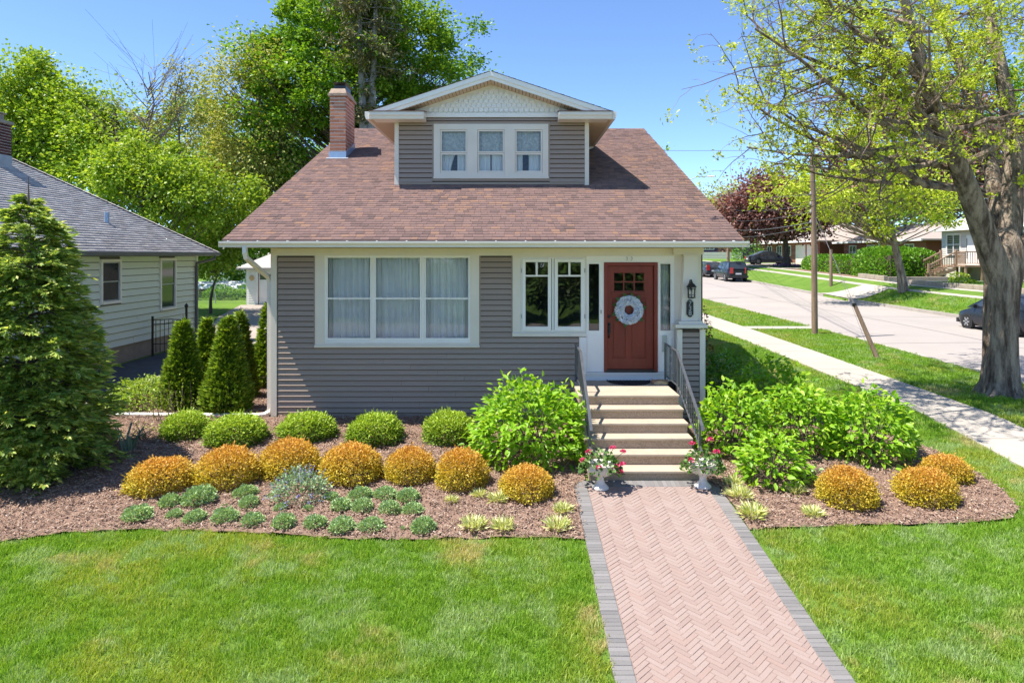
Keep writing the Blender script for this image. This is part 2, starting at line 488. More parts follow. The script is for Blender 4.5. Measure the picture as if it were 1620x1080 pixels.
# ---- the ground: one sheet to the horizon, cut down under the side road
ROADX0, ROADX1 = 12.35, 21.8
def lines(core, far): return np.array(sorted(set([round(float(v), 3) for v in core] + far)))
gxs = lines(np.arange(-20, 40, .5), [-700,-350,-180,-100,-60,-40,-28,48,60,80,110,160,240,400,700, ROADX0+.10, ROADX0+.13, ROADX1-.13, ROADX1-.10])
gys = lines(np.concatenate([np.arange(-12, 30, .5), np.arange(30, 110, 2)]), [-400,-200,-100,-60,-40,-25,-18,120,140,170,220,320,500,800])
gx, gy = np.meshgrid(gxs, gys)
gzz = G(gx, gy)
gzz = np.where((gx > ROADX0 + .11) & (gx < ROADX1 - .11), gzz - .4, gzz)
nx, ny = len(gxs), len(gys)
idx = np.arange(nx * ny).reshape(ny, nx)
gf = np.stack([idx[:-1,:-1].ravel(), idx[:-1,1:].ravel(), idx[1:,1:].ravel(), idx[1:,:-1].ravel()], 1)
ground = put('lawn', np.stack([gx.ravel(), gy.ravel(), gzz.ravel()], 1), gf, M['lawn'])
ground['kind'] = 'structure'
ground.data.polygons.foreach_set('use_smooth', [True] * len(ground.data.polygons))

def strip(name, x0, x1, y0, y1, dz, material, step=1.0, thick=.0):
    ys = np.arange(y0, y1 + 1e-6, step); n = len(ys); xs = np.linspace(x0, x1, max(2, int((x1-x0)/1.0)+1)); k = len(xs)
    X, Y = np.meshgrid(xs, ys); Z = G(X, Y) + dz
    if isinstance(dz, float) and name == 'road': Z = np.interp(Y, PY, PZ) + dz - .05 * np.abs((X - (x0+x1)/2) / ((x1-x0)/2)) ** 2
    id_ = np.arange(n * k).reshape(n, k)
    f = np.stack([id_[:-1,:-1].ravel(), id_[:-1,1:].ravel(), id_[1:,1:].ravel(), id_[1:,:-1].ravel()], 1)
    o = put(name, np.stack([X.ravel(), Y.ravel(), Z.ravel()], 1), f, material); o['kind'] = 'structure'; return o

strip('road', ROADX0 + .02, ROADX1 - .02, -60, 150, -.10, M['roadc'])
drape('front_street', [(-90,-22),(90,-22),(90,-13),(-90,-13)], 3, .02, M['roadc'])
# road joints: thin dark seams of the concrete slabs
def seam(name, pts, w, dz, material):
    mb = MB()
    for (x0, y0), (x1, y1) in zip(pts[:-1], pts[1:]):
        d = Vector((x1-x0, y1-y0)); n = Vector((-d.y, d.x)).normalized() * w / 2
        k = max(1, int(d.length / 1.0))
        for i in range(k):
            a = (x0 + (x1-x0)*i/k, y0 + (y1-y0)*i/k); b = (x0 + (x1-x0)*(i+1)/k, y0 + (y1-y0)*(i+1)/k)
            q = []
            for p, s in ((a,-1),(b,-1),(b,1),(a,1)):
                xx, yy = p[0]+n.x*s, p[1]+n.y*s
                c = (ROADX0+ROADX1)/2
                q.append((xx, yy, float(np.interp(yy, PY, PZ)) - .10 - .05*abs((xx-c)/((ROADX1-ROADX0)/2-.02))**2 + dz))
            mb.add(q, [(0,3,2,1)] if False else [(0,1,2,3)])
    o = mb.build(name, material); o['kind'] = 'structure'; return o
M['seam'] = surf('road_seam', (.20,.17,.15), .95, .3, 3)
seam('road_joint', [(17.1,-20),(17.1,120)], .035, .006, M['seam'])
for yy in (24.2, 33.5, 42.6, 51.8, 61, 70): seam('road_joint', [(12.5,yy),(21.6,yy)], .03, .006, M['seam'])

def kerb(name, x0, x1, y0, y1, top, bot):
    mb = MB(); n = 0
    ys = list(np.arange(y0, y1, 1.0)) + [y1]
    for a, b in zip(ys[:-1], ys[1:]):
        za, zb = float(np.interp(a, PY, PZ)), float(np.interp(b, PY, PZ))
        mb.hexa([(x0,a,za+bot),(x1,a,za+bot),(x1,b-.012,zb+bot),(x0,b-.012,zb+bot),(x0,a,za+top),(x1,a,za+top),(x1,b-.012,zb+top),(x0,b-.012,zb+top)])
    o = mb.build(name, M['kerbc']); o['kind'] = 'structure'; return o
kerb('kerb', ROADX0 - .02, ROADX0 + .15, -40, 150, .02, -.4)
kerb('kerb', ROADX1 - .15, ROADX1 + .02, -40, 44, .02, -.4)
kerb('kerb', ROADX1 - .15, ROADX1 + .02, 47.5, 74, .02, -.4)
kerb('kerb', ROADX1 - .15, ROADX1 + .02, 78, 150, .02, -.4)

# near and far pavements, laid in flags with open joints
def flags(name, x0, x1, y0, y1, dz, size, material, zfun=G):
    root = bpy.data.objects.new(name, None); COL.objects.link(root); root.location = ((x0+x1)/2, y0, gz((x0+x1)/2, y0)); root['kind'] = 'structure'
    y = y0
    while y < y1 - .05:
        b = min(y + size, y1) - .018
        n = 3; mb = MB(); top = []
        for i in range(n + 1):
            yy = y + (b - y) * i / n
            top.append([(x0, yy, gz(x0, yy) + dz), (x1, yy, gz(x1, yy) + dz + .0)])
        vs = [p for t in top for p in t] + [(p[0], p[1], p[2] - .12) for t in top for p in t]
        m_ = 2 * (n + 1); fs = []
        for i in range(n):
            a = 2 * i; fs += [(a, a+1, a+3, a+2), (m_+a, m_+a+2, m_+a+3, m_+a+1), (a, a+2, m_+a+2, m_+a), (a+1, m_+a+1, m_+a+3, a+3)]
        fs += [(0, m_, m_+1, 1), (2*n, 2*n+1, m_+2*n+1, m_+2*n)]
        mb.add(vs, fs).build('paving_slab', material, root)
        y += size
    return root
flags('sidewalk', 8.15, 9.5, 4.4, 60, .03, 1.55, M['walkc'])
flags('sidewalk', 24.4, 25.9, 26, 110, .035, 1.8, M['walkc'])
drape('sidewalk', [(-60,-6.2),(8.1,-6.2),(8.1,-4.7),(-60,-4.7)], 2, .03, M['walkc'])
drape('verge_walkway', [(9.52,27.25),(12.33,27.25),(12.33,28.1),(9.52,28.1)], .4, .03, M['walkc'])
drape('driveway_apron', [(21.7,43.4),(24.36,44.2),(24.36,47.4),(21.7,48.2)], .5, .05, M['walkc'])
drape('asphalt_driveway', [(25.94,44.2),(34,44.2),(34,47.6),(25.94,47.6)], .5, .04, M['asphalt'])
drape('driveway_apron', [(21.7,73.6),(24.36,74.2),(24.36,78.2),(21.7,78.6)], .6, .05, M['walkc'])
drape('concrete_driveway', [(25.94,74.2),(33.6,74.2),(33.6,80.5),(25.94,79.0)], .6, .04, M['walkc'])
drape('house_walk', [(25.94,65.5),(33.2,66.5),(33.2,67.6),(25.94,66.6)], .6, .04, M['walkc'])
drape('house_walk', [(25.94,50.4),(31.2,50.6),(31.2,51.8),(25.94,51.6)], .5, .06, M['walkc'])
# left driveway between the two houses
drape('asphalt_driveway', [(-11.12,-4),(-8.95,-4),(-8.95,23.6),(-10.9,23.6),(-11.12,15)], .6, .03, M['asphalt'])
drape('concrete_driveway', [(-10.9,23.62),(-8.0,23.62),(-7.6,31),(-10.5,41.8),(-16.6,41.8),(-14.6,34)], .8, .03, M['gravelc'])
mb = MB()
ys = np.arange(-3, 23.5, 1.2)
for a in ys:
    b = a + 1.185
    mb.hexa([(-8.95,a,gz(-8.9,a)-.1),(-8.80,a,gz(-8.9,a)-.1),(-8.80,b,gz(-8.9,b)-.1),(-8.95,b,gz(-8.9,b)-.1),
             (-8.95,a,gz(-8.9,a)+.07),(-8.80,a,gz(-8.9,a)+.07),(-8.80,b,gz(-8.9,b)+.07),(-8.95,b,gz(-8.9,b)+.07)])
mb.build('driveway_kerb', M['kerbc'])['kind'] = 'structure'

# ---- mulch beds
PXL, PXR = .93, 3.09          # outer edges of the brick path
lawn_edge = [gp(*p) for p in [(-60,872),(0,860),(100,846),(200,841),(300,841),(400,846),(480,851),(560,856),(650,856.5),(760,853),(860,853.5),(926,856)]]
bed_left = lawn_edge + [(PXL-.01, lawn_edge[-1][1]+.02), (PXL-.01, 10.2), (1.12, 10.42), (1.12, 13.3), (-4.75, 13.3), (-4.8, 19.5), (-7.5, 19.5), (-8.15, 15.2), (-8.5, 13.6), (-9.6, 12), (-10.6, 10)]
drape('mulch_bed', bed_left, .13, .035, M['mulch'], rough=.035)
bed_edge_r = [gp(*p) for p in [(1197,839),(1300,835),(1450,832),(1555,828),(1600,822),(1612,808),(1590,782),(1545,750),(1480,716),(1425,695)]] + [(6.2,12.7),(5.75,14.2),(5.2,15.6),(4.6,16.4)]
bed_right = [(PXR+.01, bed_edge_r[0][1])] + bed_edge_r + [(3.85,16.4),(3.85,13.3),(2.96,13.2),(2.96,10.4),(PXR+.01,10.2)]
drape('mulch_bed', bed_right, .13, .035, M['mulch'], rough=.035, seed=2)

# ---- geometry-nodes scatter for what nobody could count
def scatter(name, base, protos, density, smin, smax, seed, tilt=.25):
    o = base; o['kind'] = 'stuff'
    ng = bpy.data.node_groups.new(name + '_nodes', 'GeometryNodeTree')
    ng.interface.new_socket('Geometry', in_out='INPUT', socket_type='NodeSocketGeometry')
    ng.interface.new_socket('Geometry', in_out='OUTPUT', socket_type='NodeSocketGeometry')
    n = ng.nodes; L = ng.links
    gi = n.new('NodeGroupInput'); go = n.new('NodeGroupOutput')
    dp = n.new('GeometryNodeDistributePointsOnFaces'); dp.inputs['Density'].default_value = density; dp.inputs['Seed'].default_value = seed
    L.new(gi.outputs[0], dp.inputs[0])
    join = n.new('GeometryNodeGeometryToInstance')
    for pr in protos:
        oi = n.new('GeometryNodeObjectInfo'); oi.inputs[0].default_value = pr; oi.inputs['As Instance'].default_value = True
        L.new(oi.outputs['Geometry'], join.inputs[0])
    ip = n.new('GeometryNodeInstanceOnPoints'); ip.inputs['Pick Instance'].default_value = len(protos) > 1
    L.new(dp.outputs[0], ip.inputs['Points']);
    L.new((join if len(protos) > 1 else oi).outputs[0 if len(protos) > 1 else 'Geometry'], ip.inputs['Instance'])
    rv = n.new('FunctionNodeRandomValue'); rv.data_type = 'FLOAT_VECTOR'
    rv.inputs[0].default_value = (-tilt, -tilt, 0); rv.inputs[1].default_value = (tilt, tilt, 6.283)
    rs = n.new('FunctionNodeRandomValue'); rs.inputs[2].default_value = smin; rs.inputs[3].default_value = smax; rs.inputs['Seed'].default_value = 5
    L.new(rv.outputs[0], ip.inputs['Rotation']); L.new(rs.outputs[1], ip.inputs['Scale'])
    L.new(ip.outputs[0], go.inputs[0])
    md = o.modifiers.new('scatter', 'NODES'); md.node_group = ng
    return o

def tuft(name, n, h, w, spread, seed, lean=.5):
    r = np.random.default_rng(seed); V = []; Fa = []
    for i in range(n):
        a = r.uniform(0, 6.283); rr = spread * math.sqrt(r.uniform()); x, y = rr*math.cos(a), rr*math.sin(a)
        b = r.uniform(0, 6.283); hh = h * r.uniform(.55, 1.1); ww = w * r.uniform(.7, 1.2) / 2
        sx, sy = math.cos(b)*ww, math.sin(b)*ww
        la = r.uniform(0, 6.283); ll = hh * lean * r.uniform(.2, 1.3); dx, dy = math.cos(la)*ll, math.sin(la)*ll
        k = len(V)
        V += [(x-sx,y-sy,-.005),(x+sx,y+sy,-.005),(x+sx*.8+dx*.35,y+sy*.8+dy*.35,hh*.6),(x-sx*.8+dx*.35,y-sy*.8+dy*.35,hh*.6),(x+dx,y+dy,hh*.95),(x+dx+sx*.2,y+dy+sy*.2,hh)]
        Fa += [(k,k+1,k+2,k+3),(k+3,k+2,k+5,k+4)]
    return bpy.data.objects.new(name, mesh_fast(name, V, Fa, M['blade']))
tufts = [tuft('grass_tuft', 26, .060, .0075, .075, s) for s in range(4)]
tufts_far = [tuft('grass_tuft', 16, .065, .014, .11, s) for s in range(10, 13)]

lawnL = [(-9, 4.6), (PXL-.03, 4.6), (PXL-.03, lawn_edge[-1][1]-.0)] + [(x, y - .01) for x, y in lawn_edge[::-1]] + [(-9, lawn_edge[0][1])]
scatter('lawn_grass', drape('lawn_grass', lawnL, .5, .0, M['blade'], 'stuff'), tufts, 380, .7, 1.2, 1)
lawnR = [(PXR+.03, 4.6), (8.12, 4.6), (8.12, 12.5), (6.3, 12.6)] + [(x+.02, y) for x, y in bed_edge_r[:10][::-1]] + [(PXR+.03, bed_edge_r[0][1]-.01)]
scatter('lawn_grass', drape('lawn_grass', lawnR, .5, .0, M['blade'], 'stuff'), tufts, 300, .7, 1.2, 2)
scatter('lawn_grass', drape('lawn_grass', [(6.3,12.62),(8.12,12.52),(8.12,29.5),(3.9,29.5),(3.9,16.5),(4.7,16.5),(5.3,15.7),(5.85,14.3)], .7, .0, M['blade'], 'stuff'), tufts_far, 130, .7, 1.25, 3)
scatter('verge_grass', drape('verge_grass', [(9.54,9),(12.3,9),(12.3,27.2),(9.54,27.2)], .7, .0, M['blade'], 'stuff'), tufts_far, 120, .7, 1.25, 4)
scatter('verge_grass', drape('verge_grass', [(9.54,28.15),(12.3,28.15),(12.3,46),(9.54,46)], .9, .0, M['blade'], 'stuff'), tufts_far, 55, .9, 1.5, 5)
scatter('verge_grass', drape('verge_grass', [(21.85,26),(24.35,26),(24.35,44),(21.85,43.3)], .7, .0, M['blade'], 'stuff'), tufts_far, 45, 1.1, 1.7, 6)

def chip(name, seed):
    r = np.random.default_rng(seed); mb = MB()
    for i in range(5):
        l, w, t = r.uniform(.016,.05), r.uniform(.005,.013), r.uniform(.003,.007)
        k = MB().box(-l/2, l/2, -w/2, w/2, -t/2, t/2)
        mt = Matrix.Translation((r.uniform(-.07,.07), r.uniform(-.07,.07), r.uniform(.0,.016))) @ Matrix.Rotation(r.uniform(0,6.28), 4, 'Z') @ Matrix.Rotation(r.uniform(-.5,.5), 4, 'Y') @ Matrix.Rotation(r.uniform(-.6,.6), 4, 'X')
        k.xf(mt); mb.add(k.v, k.f)
    me = bpy.data.meshes.new(name); me.from_pydata(mb.v, [], mb.f); me.materials.append(M['chip'])
    return bpy.data.objects.new(name, me)
chips = [chip('bark_chip', s) for s in range(5)]
scatter('bark_mulch', drape('bark_mulch', bed_left, .35, .055, M['chip'], 'stuff'), chips, 260, .6, 1.3, 7, tilt=.1)
scatter('bark_mulch', drape('bark_mulch', bed_right, .35, .055, M['chip'], 'stuff', seed=3), chips, 260, .6, 1.3, 8, tilt=.1)

# ---- the brick path: herringbone field, soldier-course borders
path = bpy.data.objects.new('brick_path', None); COL.objects.link(path); path.location = (2.0, 7, gz(2.0, 7)); path['kind'] = 'structure'
drape('joint_bed', [(PXL,4.6),(PXR,4.6),(PXR,10.39),(PXL,10.39)], .4, .0255, M['joint'], None, parent=path)
def clip(poly, x0, x1, y0, y1):
    for ax, lim, s in ((0,x0,1),(0,x1,-1),(1,y0,1),(1,y1,-1)):
        out = []
        for i in range(len(poly)):
            p, q = poly[i], poly[(i+1) % len(poly)]
            ip, iq = (p[ax]-lim)*s >= 0, (q[ax]-lim)*s >= 0
            if ip: out.append(p)
            if ip != iq:
                t = (lim-p[ax])/(q[ax]-p[ax]); out.append((p[0]+(q[0]-p[0])*t, p[1]+(q[1]-p[1])*t))
        poly = out
        if not poly: return []
    return poly
def paver_geo(mb, poly, h):
    area = 0
    for i in range(len(poly)):
        p, q = poly[i], poly[(i+1) % len(poly)]; area += p[0]*q[1]-q[0]*p[1]
    if abs(area) < .0003: return False
    if area < 0: poly = poly[::-1]
    n = len(poly); cx = sum(p[0] for p in poly)/n; cy = sum(p[1] for p in poly)/n
    t1, t2 = rnd.uniform(-.012,.012), rnd.uniform(-.012,.012)
    z = lambda p, d: gz(*p) + d + (p[0]-cx)*t1 + (p[1]-cy)*t2
    ins = [(cx+(p[0]-cx)*.93, cy+(p[1]-cy)*.93) for p in poly]
    vs = [(p[0],p[1],z(p,0)) for p in poly] + [(p[0],p[1],z(p,h-.005)) for p in poly] + [(p[0],p[1],z(p,h)) for p in ins]
    fs = [(i,(i+1)%n,n+(i+1)%n,n+i) for i in range(n)] + [(n+i,n+(i+1)%n,2*n+(i+1)%n,2*n+i) for i in range(n)] + [tuple(range(2*n,3*n))]
    mb.add(vs, fs); return True
bx0, bx1 = 1.125, 2.905
fieldY0, fieldY1 = 4.7, 10.17
whole = []
s2 = 1/math.sqrt(2); g_ = .0018; c_ = .1
BL, BW = .200, .0572
for i in range(-80, 81):
    for kk in range(-20, 21):
      for hv in (0, 1):
        ou, ov = i*BW + kk*BL, i*BW - kk*BL
        if hv == 0: u0,u1,v0,v1 = ou, ou+BL, ov, ov+BW
        else: u0,u1,v0,v1 = ou+BL, ou+BL+BW, ov+BW-BL, ov+BW
        q = [(u0+g_,v0+g_),(u1-g_,v0+g_),(u1-g_,v1-g_),(u0+g_,v1-g_)]
        q = [(2.0+(u-v)*s2, 7.3+(u+v)*s2) for u, v in q]
        q = clip(q, bx0+.004, bx1-.004, fieldY0, fieldY1)
        if len(q) >= 3: whole.append((sum(p[1] for p in q)/len(q), q))
whole.sort(key=lambda t: t[0])
vis = [w for w in whole if w[0] >= 6.02]; hid = [w for w in whole if w[0] < 6.02]
rest = MB(); n_ind = 0
for y, q in vis:
    mb = MB()
    if n_ind < 300:
        if paver_geo(mb, q, .03 + rnd.uniform(-.002,.002)): mb.build('brick', M['paver'], path); n_ind += 1
    else: paver_geo(rest, q, .03 + rnd.uniform(-.002,.002))
for y, q in hid: paver_geo(rest, q, .03)
rest.build('bricks', M['paver'], path)['kind'] = 'stuff'
y = 4.7
while y < 10.11:
    for a, b in ((PXL, bx0-.004), (bx1+.004, PXR)):
        mb = MB(); j = rnd.uniform(-.006,.006)
        paver_geo(mb, [(a+j,y),(b,y),(b,y+.0605),(a+j,y+.0605)], .032 + rnd.uniform(-.002,.003)); mb.build('border_paver', M['paver_grey'], path)
    y += .0635
x = .935
while x < 3.03:
    mb = MB(); paver_geo(mb, [(x,10.185),(x+.0605,10.185),(x+.0605,10.388),(x,10.388)], .032); mb.build('border_paver', M['paver_grey'], path); x += .0635
# ---------------------------------------------------------------- the bungalow
D0 = 13.37                              # front of the siding
FS = F / D0
fx = lambda px: (px - HX) / FS
fz = lambda py: CAMZ - (py - HY) / FS
house = thing('house', (-.5, 13.4, .28), 'dark grey sided bungalow with brown shingle roof, front dormer and red door', 'house')

def wall_holes(mb, x0, x1, z0, z1, holes, y0, y1):
    xs = sorted({x0, x1, *[max(x0,min(x1,h[0])) for h in holes], *[max(x0,min(x1,h[1])) for h in holes]})
    zs = sorted({z0, z1, *[max(z0,min(z1,h[2])) for h in holes], *[max(z0,min(z1,h[3])) for h in holes]})
    for a, b in zip(xs[:-1], xs[1:]):
        for c, d in zip(zs[:-1], zs[1:]):
            cx, cz = (a+b)/2, (c+d)/2
            if any(h[0] < cx < h[1] and h[2] < cz < h[3] for h in holes): continue
            mb.box(a, b, y0, y1, c, d)
    return mb

def lap(parent, x0, x1, z, e, yf, material, name='siding_board', lip=.030):
    """one lap board: upper edge stops short, leaving a gap that shows the wall core, lower edge proud"""
    mb = MB()
    mb.hexa([(x0,yf-lip,z),(x1,yf-lip,z),(x1,yf+.02,z),(x0,yf+.02,z),(x0,yf+.004,z+e-.015),(x1,yf+.004,z+e-.015),(x1,yf+.02,z+e-.015),(x0,yf+.02,z+e-.015)])
    return mb.build(name, material, parent)

# windows/door openings on the front
mainw = (fx(514), fx(744), fz(542), fz(404))
casew = (fx(824), fx(926), fz(524), fz(407))
doorw = (fx(928), fx(1066), fz(590), fz(407))
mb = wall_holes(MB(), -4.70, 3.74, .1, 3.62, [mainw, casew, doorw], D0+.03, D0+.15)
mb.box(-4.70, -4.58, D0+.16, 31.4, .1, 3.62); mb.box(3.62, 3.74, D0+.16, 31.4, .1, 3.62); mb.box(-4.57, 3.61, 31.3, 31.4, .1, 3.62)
fw = mb.build('front_wall', M['lap_shade'], house)
bx('foundation', M['foundation'], house, -4.67, 3.71, D0+.02, 31.39, -.2, .30)
E = .1052
trimzone = [(fx(499)-.012, fx(758)+.012, fz(549)-.012, 9), (fx(811)-.012, fx(928), fz(532)-.008, 9), (fx(916), fx(1080), 0, 9)]
k = 0
z = .275
while z < 3.44:
    zt = min(z + E, 3.455)
    segs = [(-4.58, 3.0)]
    for h in trimzone:
        if h[2] < z + E*.6:
            n = []
            for a, b in segs:
                if h[1] <= a or h[0] >= b: n.append((a, b)); continue
                if h[0] > a: n.append((a, h[0]))
                if h[1] < b: n.append((h[1], b))
            segs = n
    for a, b in segs:
        if b - a < .05 or a > 1.5: continue
        if b - a > 4:
            c = a + (b-a) * (.35 + .3*((k*37) % 10)/10)
            lap(fw, a, c-.001, z, zt-z, D0, M['siding']); lap(fw, c+.001, b, z, zt-z, D0, M['siding'])
        else: lap(fw, a, b, z, zt-z, D0, M['siding'])
    k += 1; z += E
# dark J-channels round the trims
for (a, b, c, d) in ((fx(499)-.028, fx(499), fz(549)-.02, 3.45), (fx(758), fx(758)+.028, fz(549)-.02, 3.45), (fx(499), fx(758), fz(549)-.02, fz(549)), (fx(811)-.024, fx(811), fz(532)-.02, 3.45)):
    bx('channel', M['siding'], fw, a, b, D0-.022, D0+.01, c, d)

# corner boards, frieze
bx('corner_board', M['trim'], house, -4.715, -4.60, D0-.033, D0+.12, .2, 3.6)
bx('frieze_board', M['trim'], house, -4.598, 3.70, D0-.035, D0+.028, fz(404.5), 3.592)
bx('frieze_board', M['trim'], house, -4.598, 3.70, D0-.055, D0-.036, fz(397), 3.592)

# --- roof
mr, ye, ze, yr = .40, 12.62, 3.754, 22.09
xl, xr = -5.317, 4.253
rz = lambda y: ze + mr * (y - ye)
zr = rz(yr)
mb = MB()
for s in (0, 1):
    Y = (lambda y: y) if s == 0 else (lambda y: 2*yr - y)
    a, b = ye, yr
    p = [(xl,Y(a),rz(a)-.16),(xr,Y(a),rz(a)-.16),(xr,Y(b),rz(b)-.16),(xl,Y(b),rz(b)-.16),(xl,Y(a),rz(a)-.012),(xr,Y(a),rz(a)-.012),(xr,Y(b),rz(b)-.012),(xl,Y(b),rz(b)-.012)]
    mb.hexa(p if s == 0 else [p[i] for i in (1,0,3,2,5,4,7,6)])
roof = mb.build('roof', M['felt'], house)
def shingle_field(name, parent, material, origin, udir, vdir, nrm, courses, e, urange, tab, seed, hole=None, thick=.008):
    """courses of tabs on a slope; urange(v)->(u0,u1); laid as geometry"""
    r = np.random.default_rng(seed); V = []; Fa = []
    o, u, v, n = (Vector(q) for q in (origin, udir, vdir, nrm))
    for c in range(courses):
        v0 = c*e; a, b = urange(v0); x = a - r.uniform(0, tab)
        while x < b:
            w = tab * r.uniform(.62, 1.3); x0, x1 = max(x, a), min(x+w-.004, b); x += w
            if x1 - x0 < .02: continue
            t = thick * r.uniform(.7, 1.5); kx = r.uniform(-.006, .008)
            q = [o+u*x0+v*(v0+kx)+n*t, o+u*x1+v*(v0+kx)+n*t, o+u*x1+v*(v0+e+.012)+n*.001, o+u*x0+v*(v0+e+.012)+n*.001, o+u*x0+v*(v0+kx)-n*.002, o+u*x1+v*(v0+kx)-n*.002]
            i = len(V); V += [tuple(p) for p in q]; Fa += [(i,i+1,i+2,i+3),(i+4,i+5,i+1,i)]
    ob = put(name, V, Fa, material, parent); ob['kind'] = 'stuff'; return ob
sl = math.hypot(1, mr)
shingle_field('shingles', roof, M['shingle'], (xl, ye-.03, rz(ye-.03)-.008), (1,0,0), (0,1/sl,mr/sl), (0,-mr/sl,1/sl), 71, .1455, lambda v: (-.035, xr-xl+.035), .17, 3)
# gable end walls
for x in (-4.70, 3.62):
    MB().prism([(D0+.16,3.63),(31.39,3.63),(yr,zr-.25)], 'x', x, x+.12).build('gable_wall', M['siding'], house)
# soffits and rake boards
bx('soffit', M['soffit'], house, xl+.02, xr-.02, ye+.01, D0+.02, 3.595, 3.612)
for x0, x1 in ((xl-.02, xl), (xr, xr+.02)):
    MB().hexa([(x0,ye-.02,rz(ye)-.19),(x1,ye-.02,rz(ye)-.19),(x1,yr,zr-.19),(x0,yr,zr-.19),(x0,ye-.02,rz(ye)-.035),(x1,ye-.02,rz(ye)-.035),(x1,yr,zr-.035),(x0,yr,zr-.035)]).build('rake_board', M['gutter'], house)
bx('fascia_board', M['gutter'], house, xl, xr, ye-.025, ye-.002, 3.60, rz(ye)-.02)
# drip edge: wavy felt sticking out under the first course
V = []; Fa = []
n = 120
for i in range(n+1):
    x = xl + (xr-xl)*i/n; d = .012*noise.noise(Vector((x*2.3,0,0))) + .006*noise.noise(Vector((x*7,4,0)))
    V += [(x, ye-.075, rz(ye)-.050+d), (x, ye-.02, rz(ye)-.012+d*.6), (x, ye-.075, rz(ye)-.062+d)]
for i in range(n):
    a = 3*i; Fa += [(a,a+3,a+4,a+1),(a+2,a+5,a+3,a)]
put('drip_edge', V, Fa, M['felt'], roof)
# eaves gutter, ogee profile
gy0, gt, gb = ye-.035, 3.709, 3.600
prof = [(gy0,gb),(gy0-.075,gb),(gy0-.078,gb+.03),(gy0-.10,gb+.055),(gy0-.118,gb+.075),(gy0-.118,gt),(gy0-.106,gt),(gy0-.106,gb+.08),(gy0-.07,gb+.04),(gy0-.012,gb+.012),(gy0-.01,gt),(gy0,gt)]
gut = MB().prism(prof, 'x', -5.36, 4.34).build('gutter', M['gutter'], house)
MB().box(-5.363,-5.358, gy0-.115, gy0, gb+.002, gt-.002).build('gutter_cap', M['gutter'], gut)
MB().box(4.338,4.343, gy0-.115, gy0, gb+.002, gt-.002).build('gutter_cap', M['gutter'], gut)
for x in np.arange(-5.2, 4.3, .545):
    bx('gutter_hanger', M['white'], gut, x-.012, x+.012, gy0-.105, gy0+.012, gt-.004, gt+.014)
# left downspout
dx = -4.83
ds = MB().tube([(-4.90,gy0-.06,gb+.01),(-4.90,gy0-.06,3.50),(-4.895,gy0-.03,3.41),(-4.79,D0+.03,3.03),(-4.775,D0+.07,2.92)], .052, 4)
ds.tube([(-4.775,D0+.07,2.95),(-4.775,D0+.07,.40)], .05, 4)
dso = ds.build('downspout', M['gutter'], house)
MB().tube([(-4.775,D0+.07,.42),(-4.78,D0+.05,.37),(-4.84,D0-.02,.335),(-4.95,D0-.08,.33),(-6.0,D0-.09,.335),(-7.9,D0-.06,.345)], .052, 4).build('drain_pipe', M['white'], dso)

# --- windows of the front
def frame_boxes(mb, x0, x1, z0, z1, w, ya, yb, wb=None, wt=None):
    wb = wb or w; wt = wt or w
    mb.box(x0, x0+w, ya, yb, z0, z1); mb.box(x1-w, x1, ya, yb, z0, z1)
    mb.box(x0+w, x1-w, ya, yb, z0, z0+wb); mb.box(x0+w, x1-w, ya, yb, z1-wt, z1)
    return mb
def trimframe(parent, x0, x1, z0, z1, hole, y0, y1, material, name='window_trim'):
    mb = MB()
    mb.box(x0, hole[0], y0, y1, z0, z1); mb.box(hole[1], x1, y0, y1, z0, z1)
    mb.box(hole[0], hole[1], y0, y1, z0, hole[2])
    if z1 > hole[3] + .005: mb.box(hole[0], hole[1], y0, y1, hole[3], z1)
    return mb.build(name, material, parent, bevel=.004)
def pane(parent, x0, x1, z0, z1, y, material):
    return put('pane', [(x0,y,z0),(x1,y,z0),(x1,y,z1),(x0,y,z1)], [(0,1,2,3)], material, parent)
def curtain(parent, x0, x1, z0, z1, y, amp, wl, material, seed, x1b=None, name='curtain'):
    r = np.random.default_rng(seed); n = int((x1-x0)/wl*12); V = []; Fa = []
    ph = r.uniform(0,6.28); rows = 9
    ks = r.uniform(.7, 1.3, 400)
    t = np.linspace(0, 1, n+1); phs = np.cumsum(np.interp(t*60, np.arange(400), ks)) / (n+1) * (x1-x0)/wl*6.283
    for j in range(rows+1):
        s = j/rows
        for i in range(n+1):
            xx1 = x1 if x1b is None else x1b + (x1-x1b)*s**1.5
            x = x0 + (xx1-x0)*t[i]
            V.append((x, y + amp*(.55+.45*(1-s))*math.sin(phs[i]+ph) + .3*amp*math.sin(2.1*phs[i]+2*s), z0+(z1-z0)*s))
    for j in range(rows):
        for i in range(n):
            a = j*(n+1)+i; Fa.append((a,a+1,a+n+2,a+n+1))
    o = put(name, V, Fa, material, parent); o.data.polygons.foreach_set('use_smooth', [True]*len(o.data.polygons)); return o

trimframe(house, fx(499), fx(758), fz(549), fz(403), mainw, D0-.03, D0+.028, M['trim'])
bx('sill', M['trim'], house, fx(498), fx(759), D0-.05, D0-.031, fz(549), fz(545.5), bevel=.004)
wm = frame_boxes(MB(), *mainw, .03, D0-.02, D0+.09).build('window', M['white'], house)
cols = [(fx(516.5), fx(588)), (fx(592.5), fx(666.5)), (fx(671.5), fx(743))]
for a, b in cols:
    sash = frame_boxes(MB(), a-.006, b+.006, fz(540.5), fz(405.5), .034, D0-.012, D0+.03, wb=.075, wt=.03)
    sash.box(a+.028, b-.028, D0-.010, D0+.028, fz(473.5), fz(470.8))
    sash.build('sash', M['white'], wm, bevel=.004)
    pane(wm, a+.03, b-.03, fz(537), fz(407), D0+.008, M['glass'])
for i in (0, 1): bx('mullion', M['white'], wm, cols[i][1]+.008, cols[i+1][0]-.008, D0-.016, D0+.05, fz(540.5), fz(405.5))
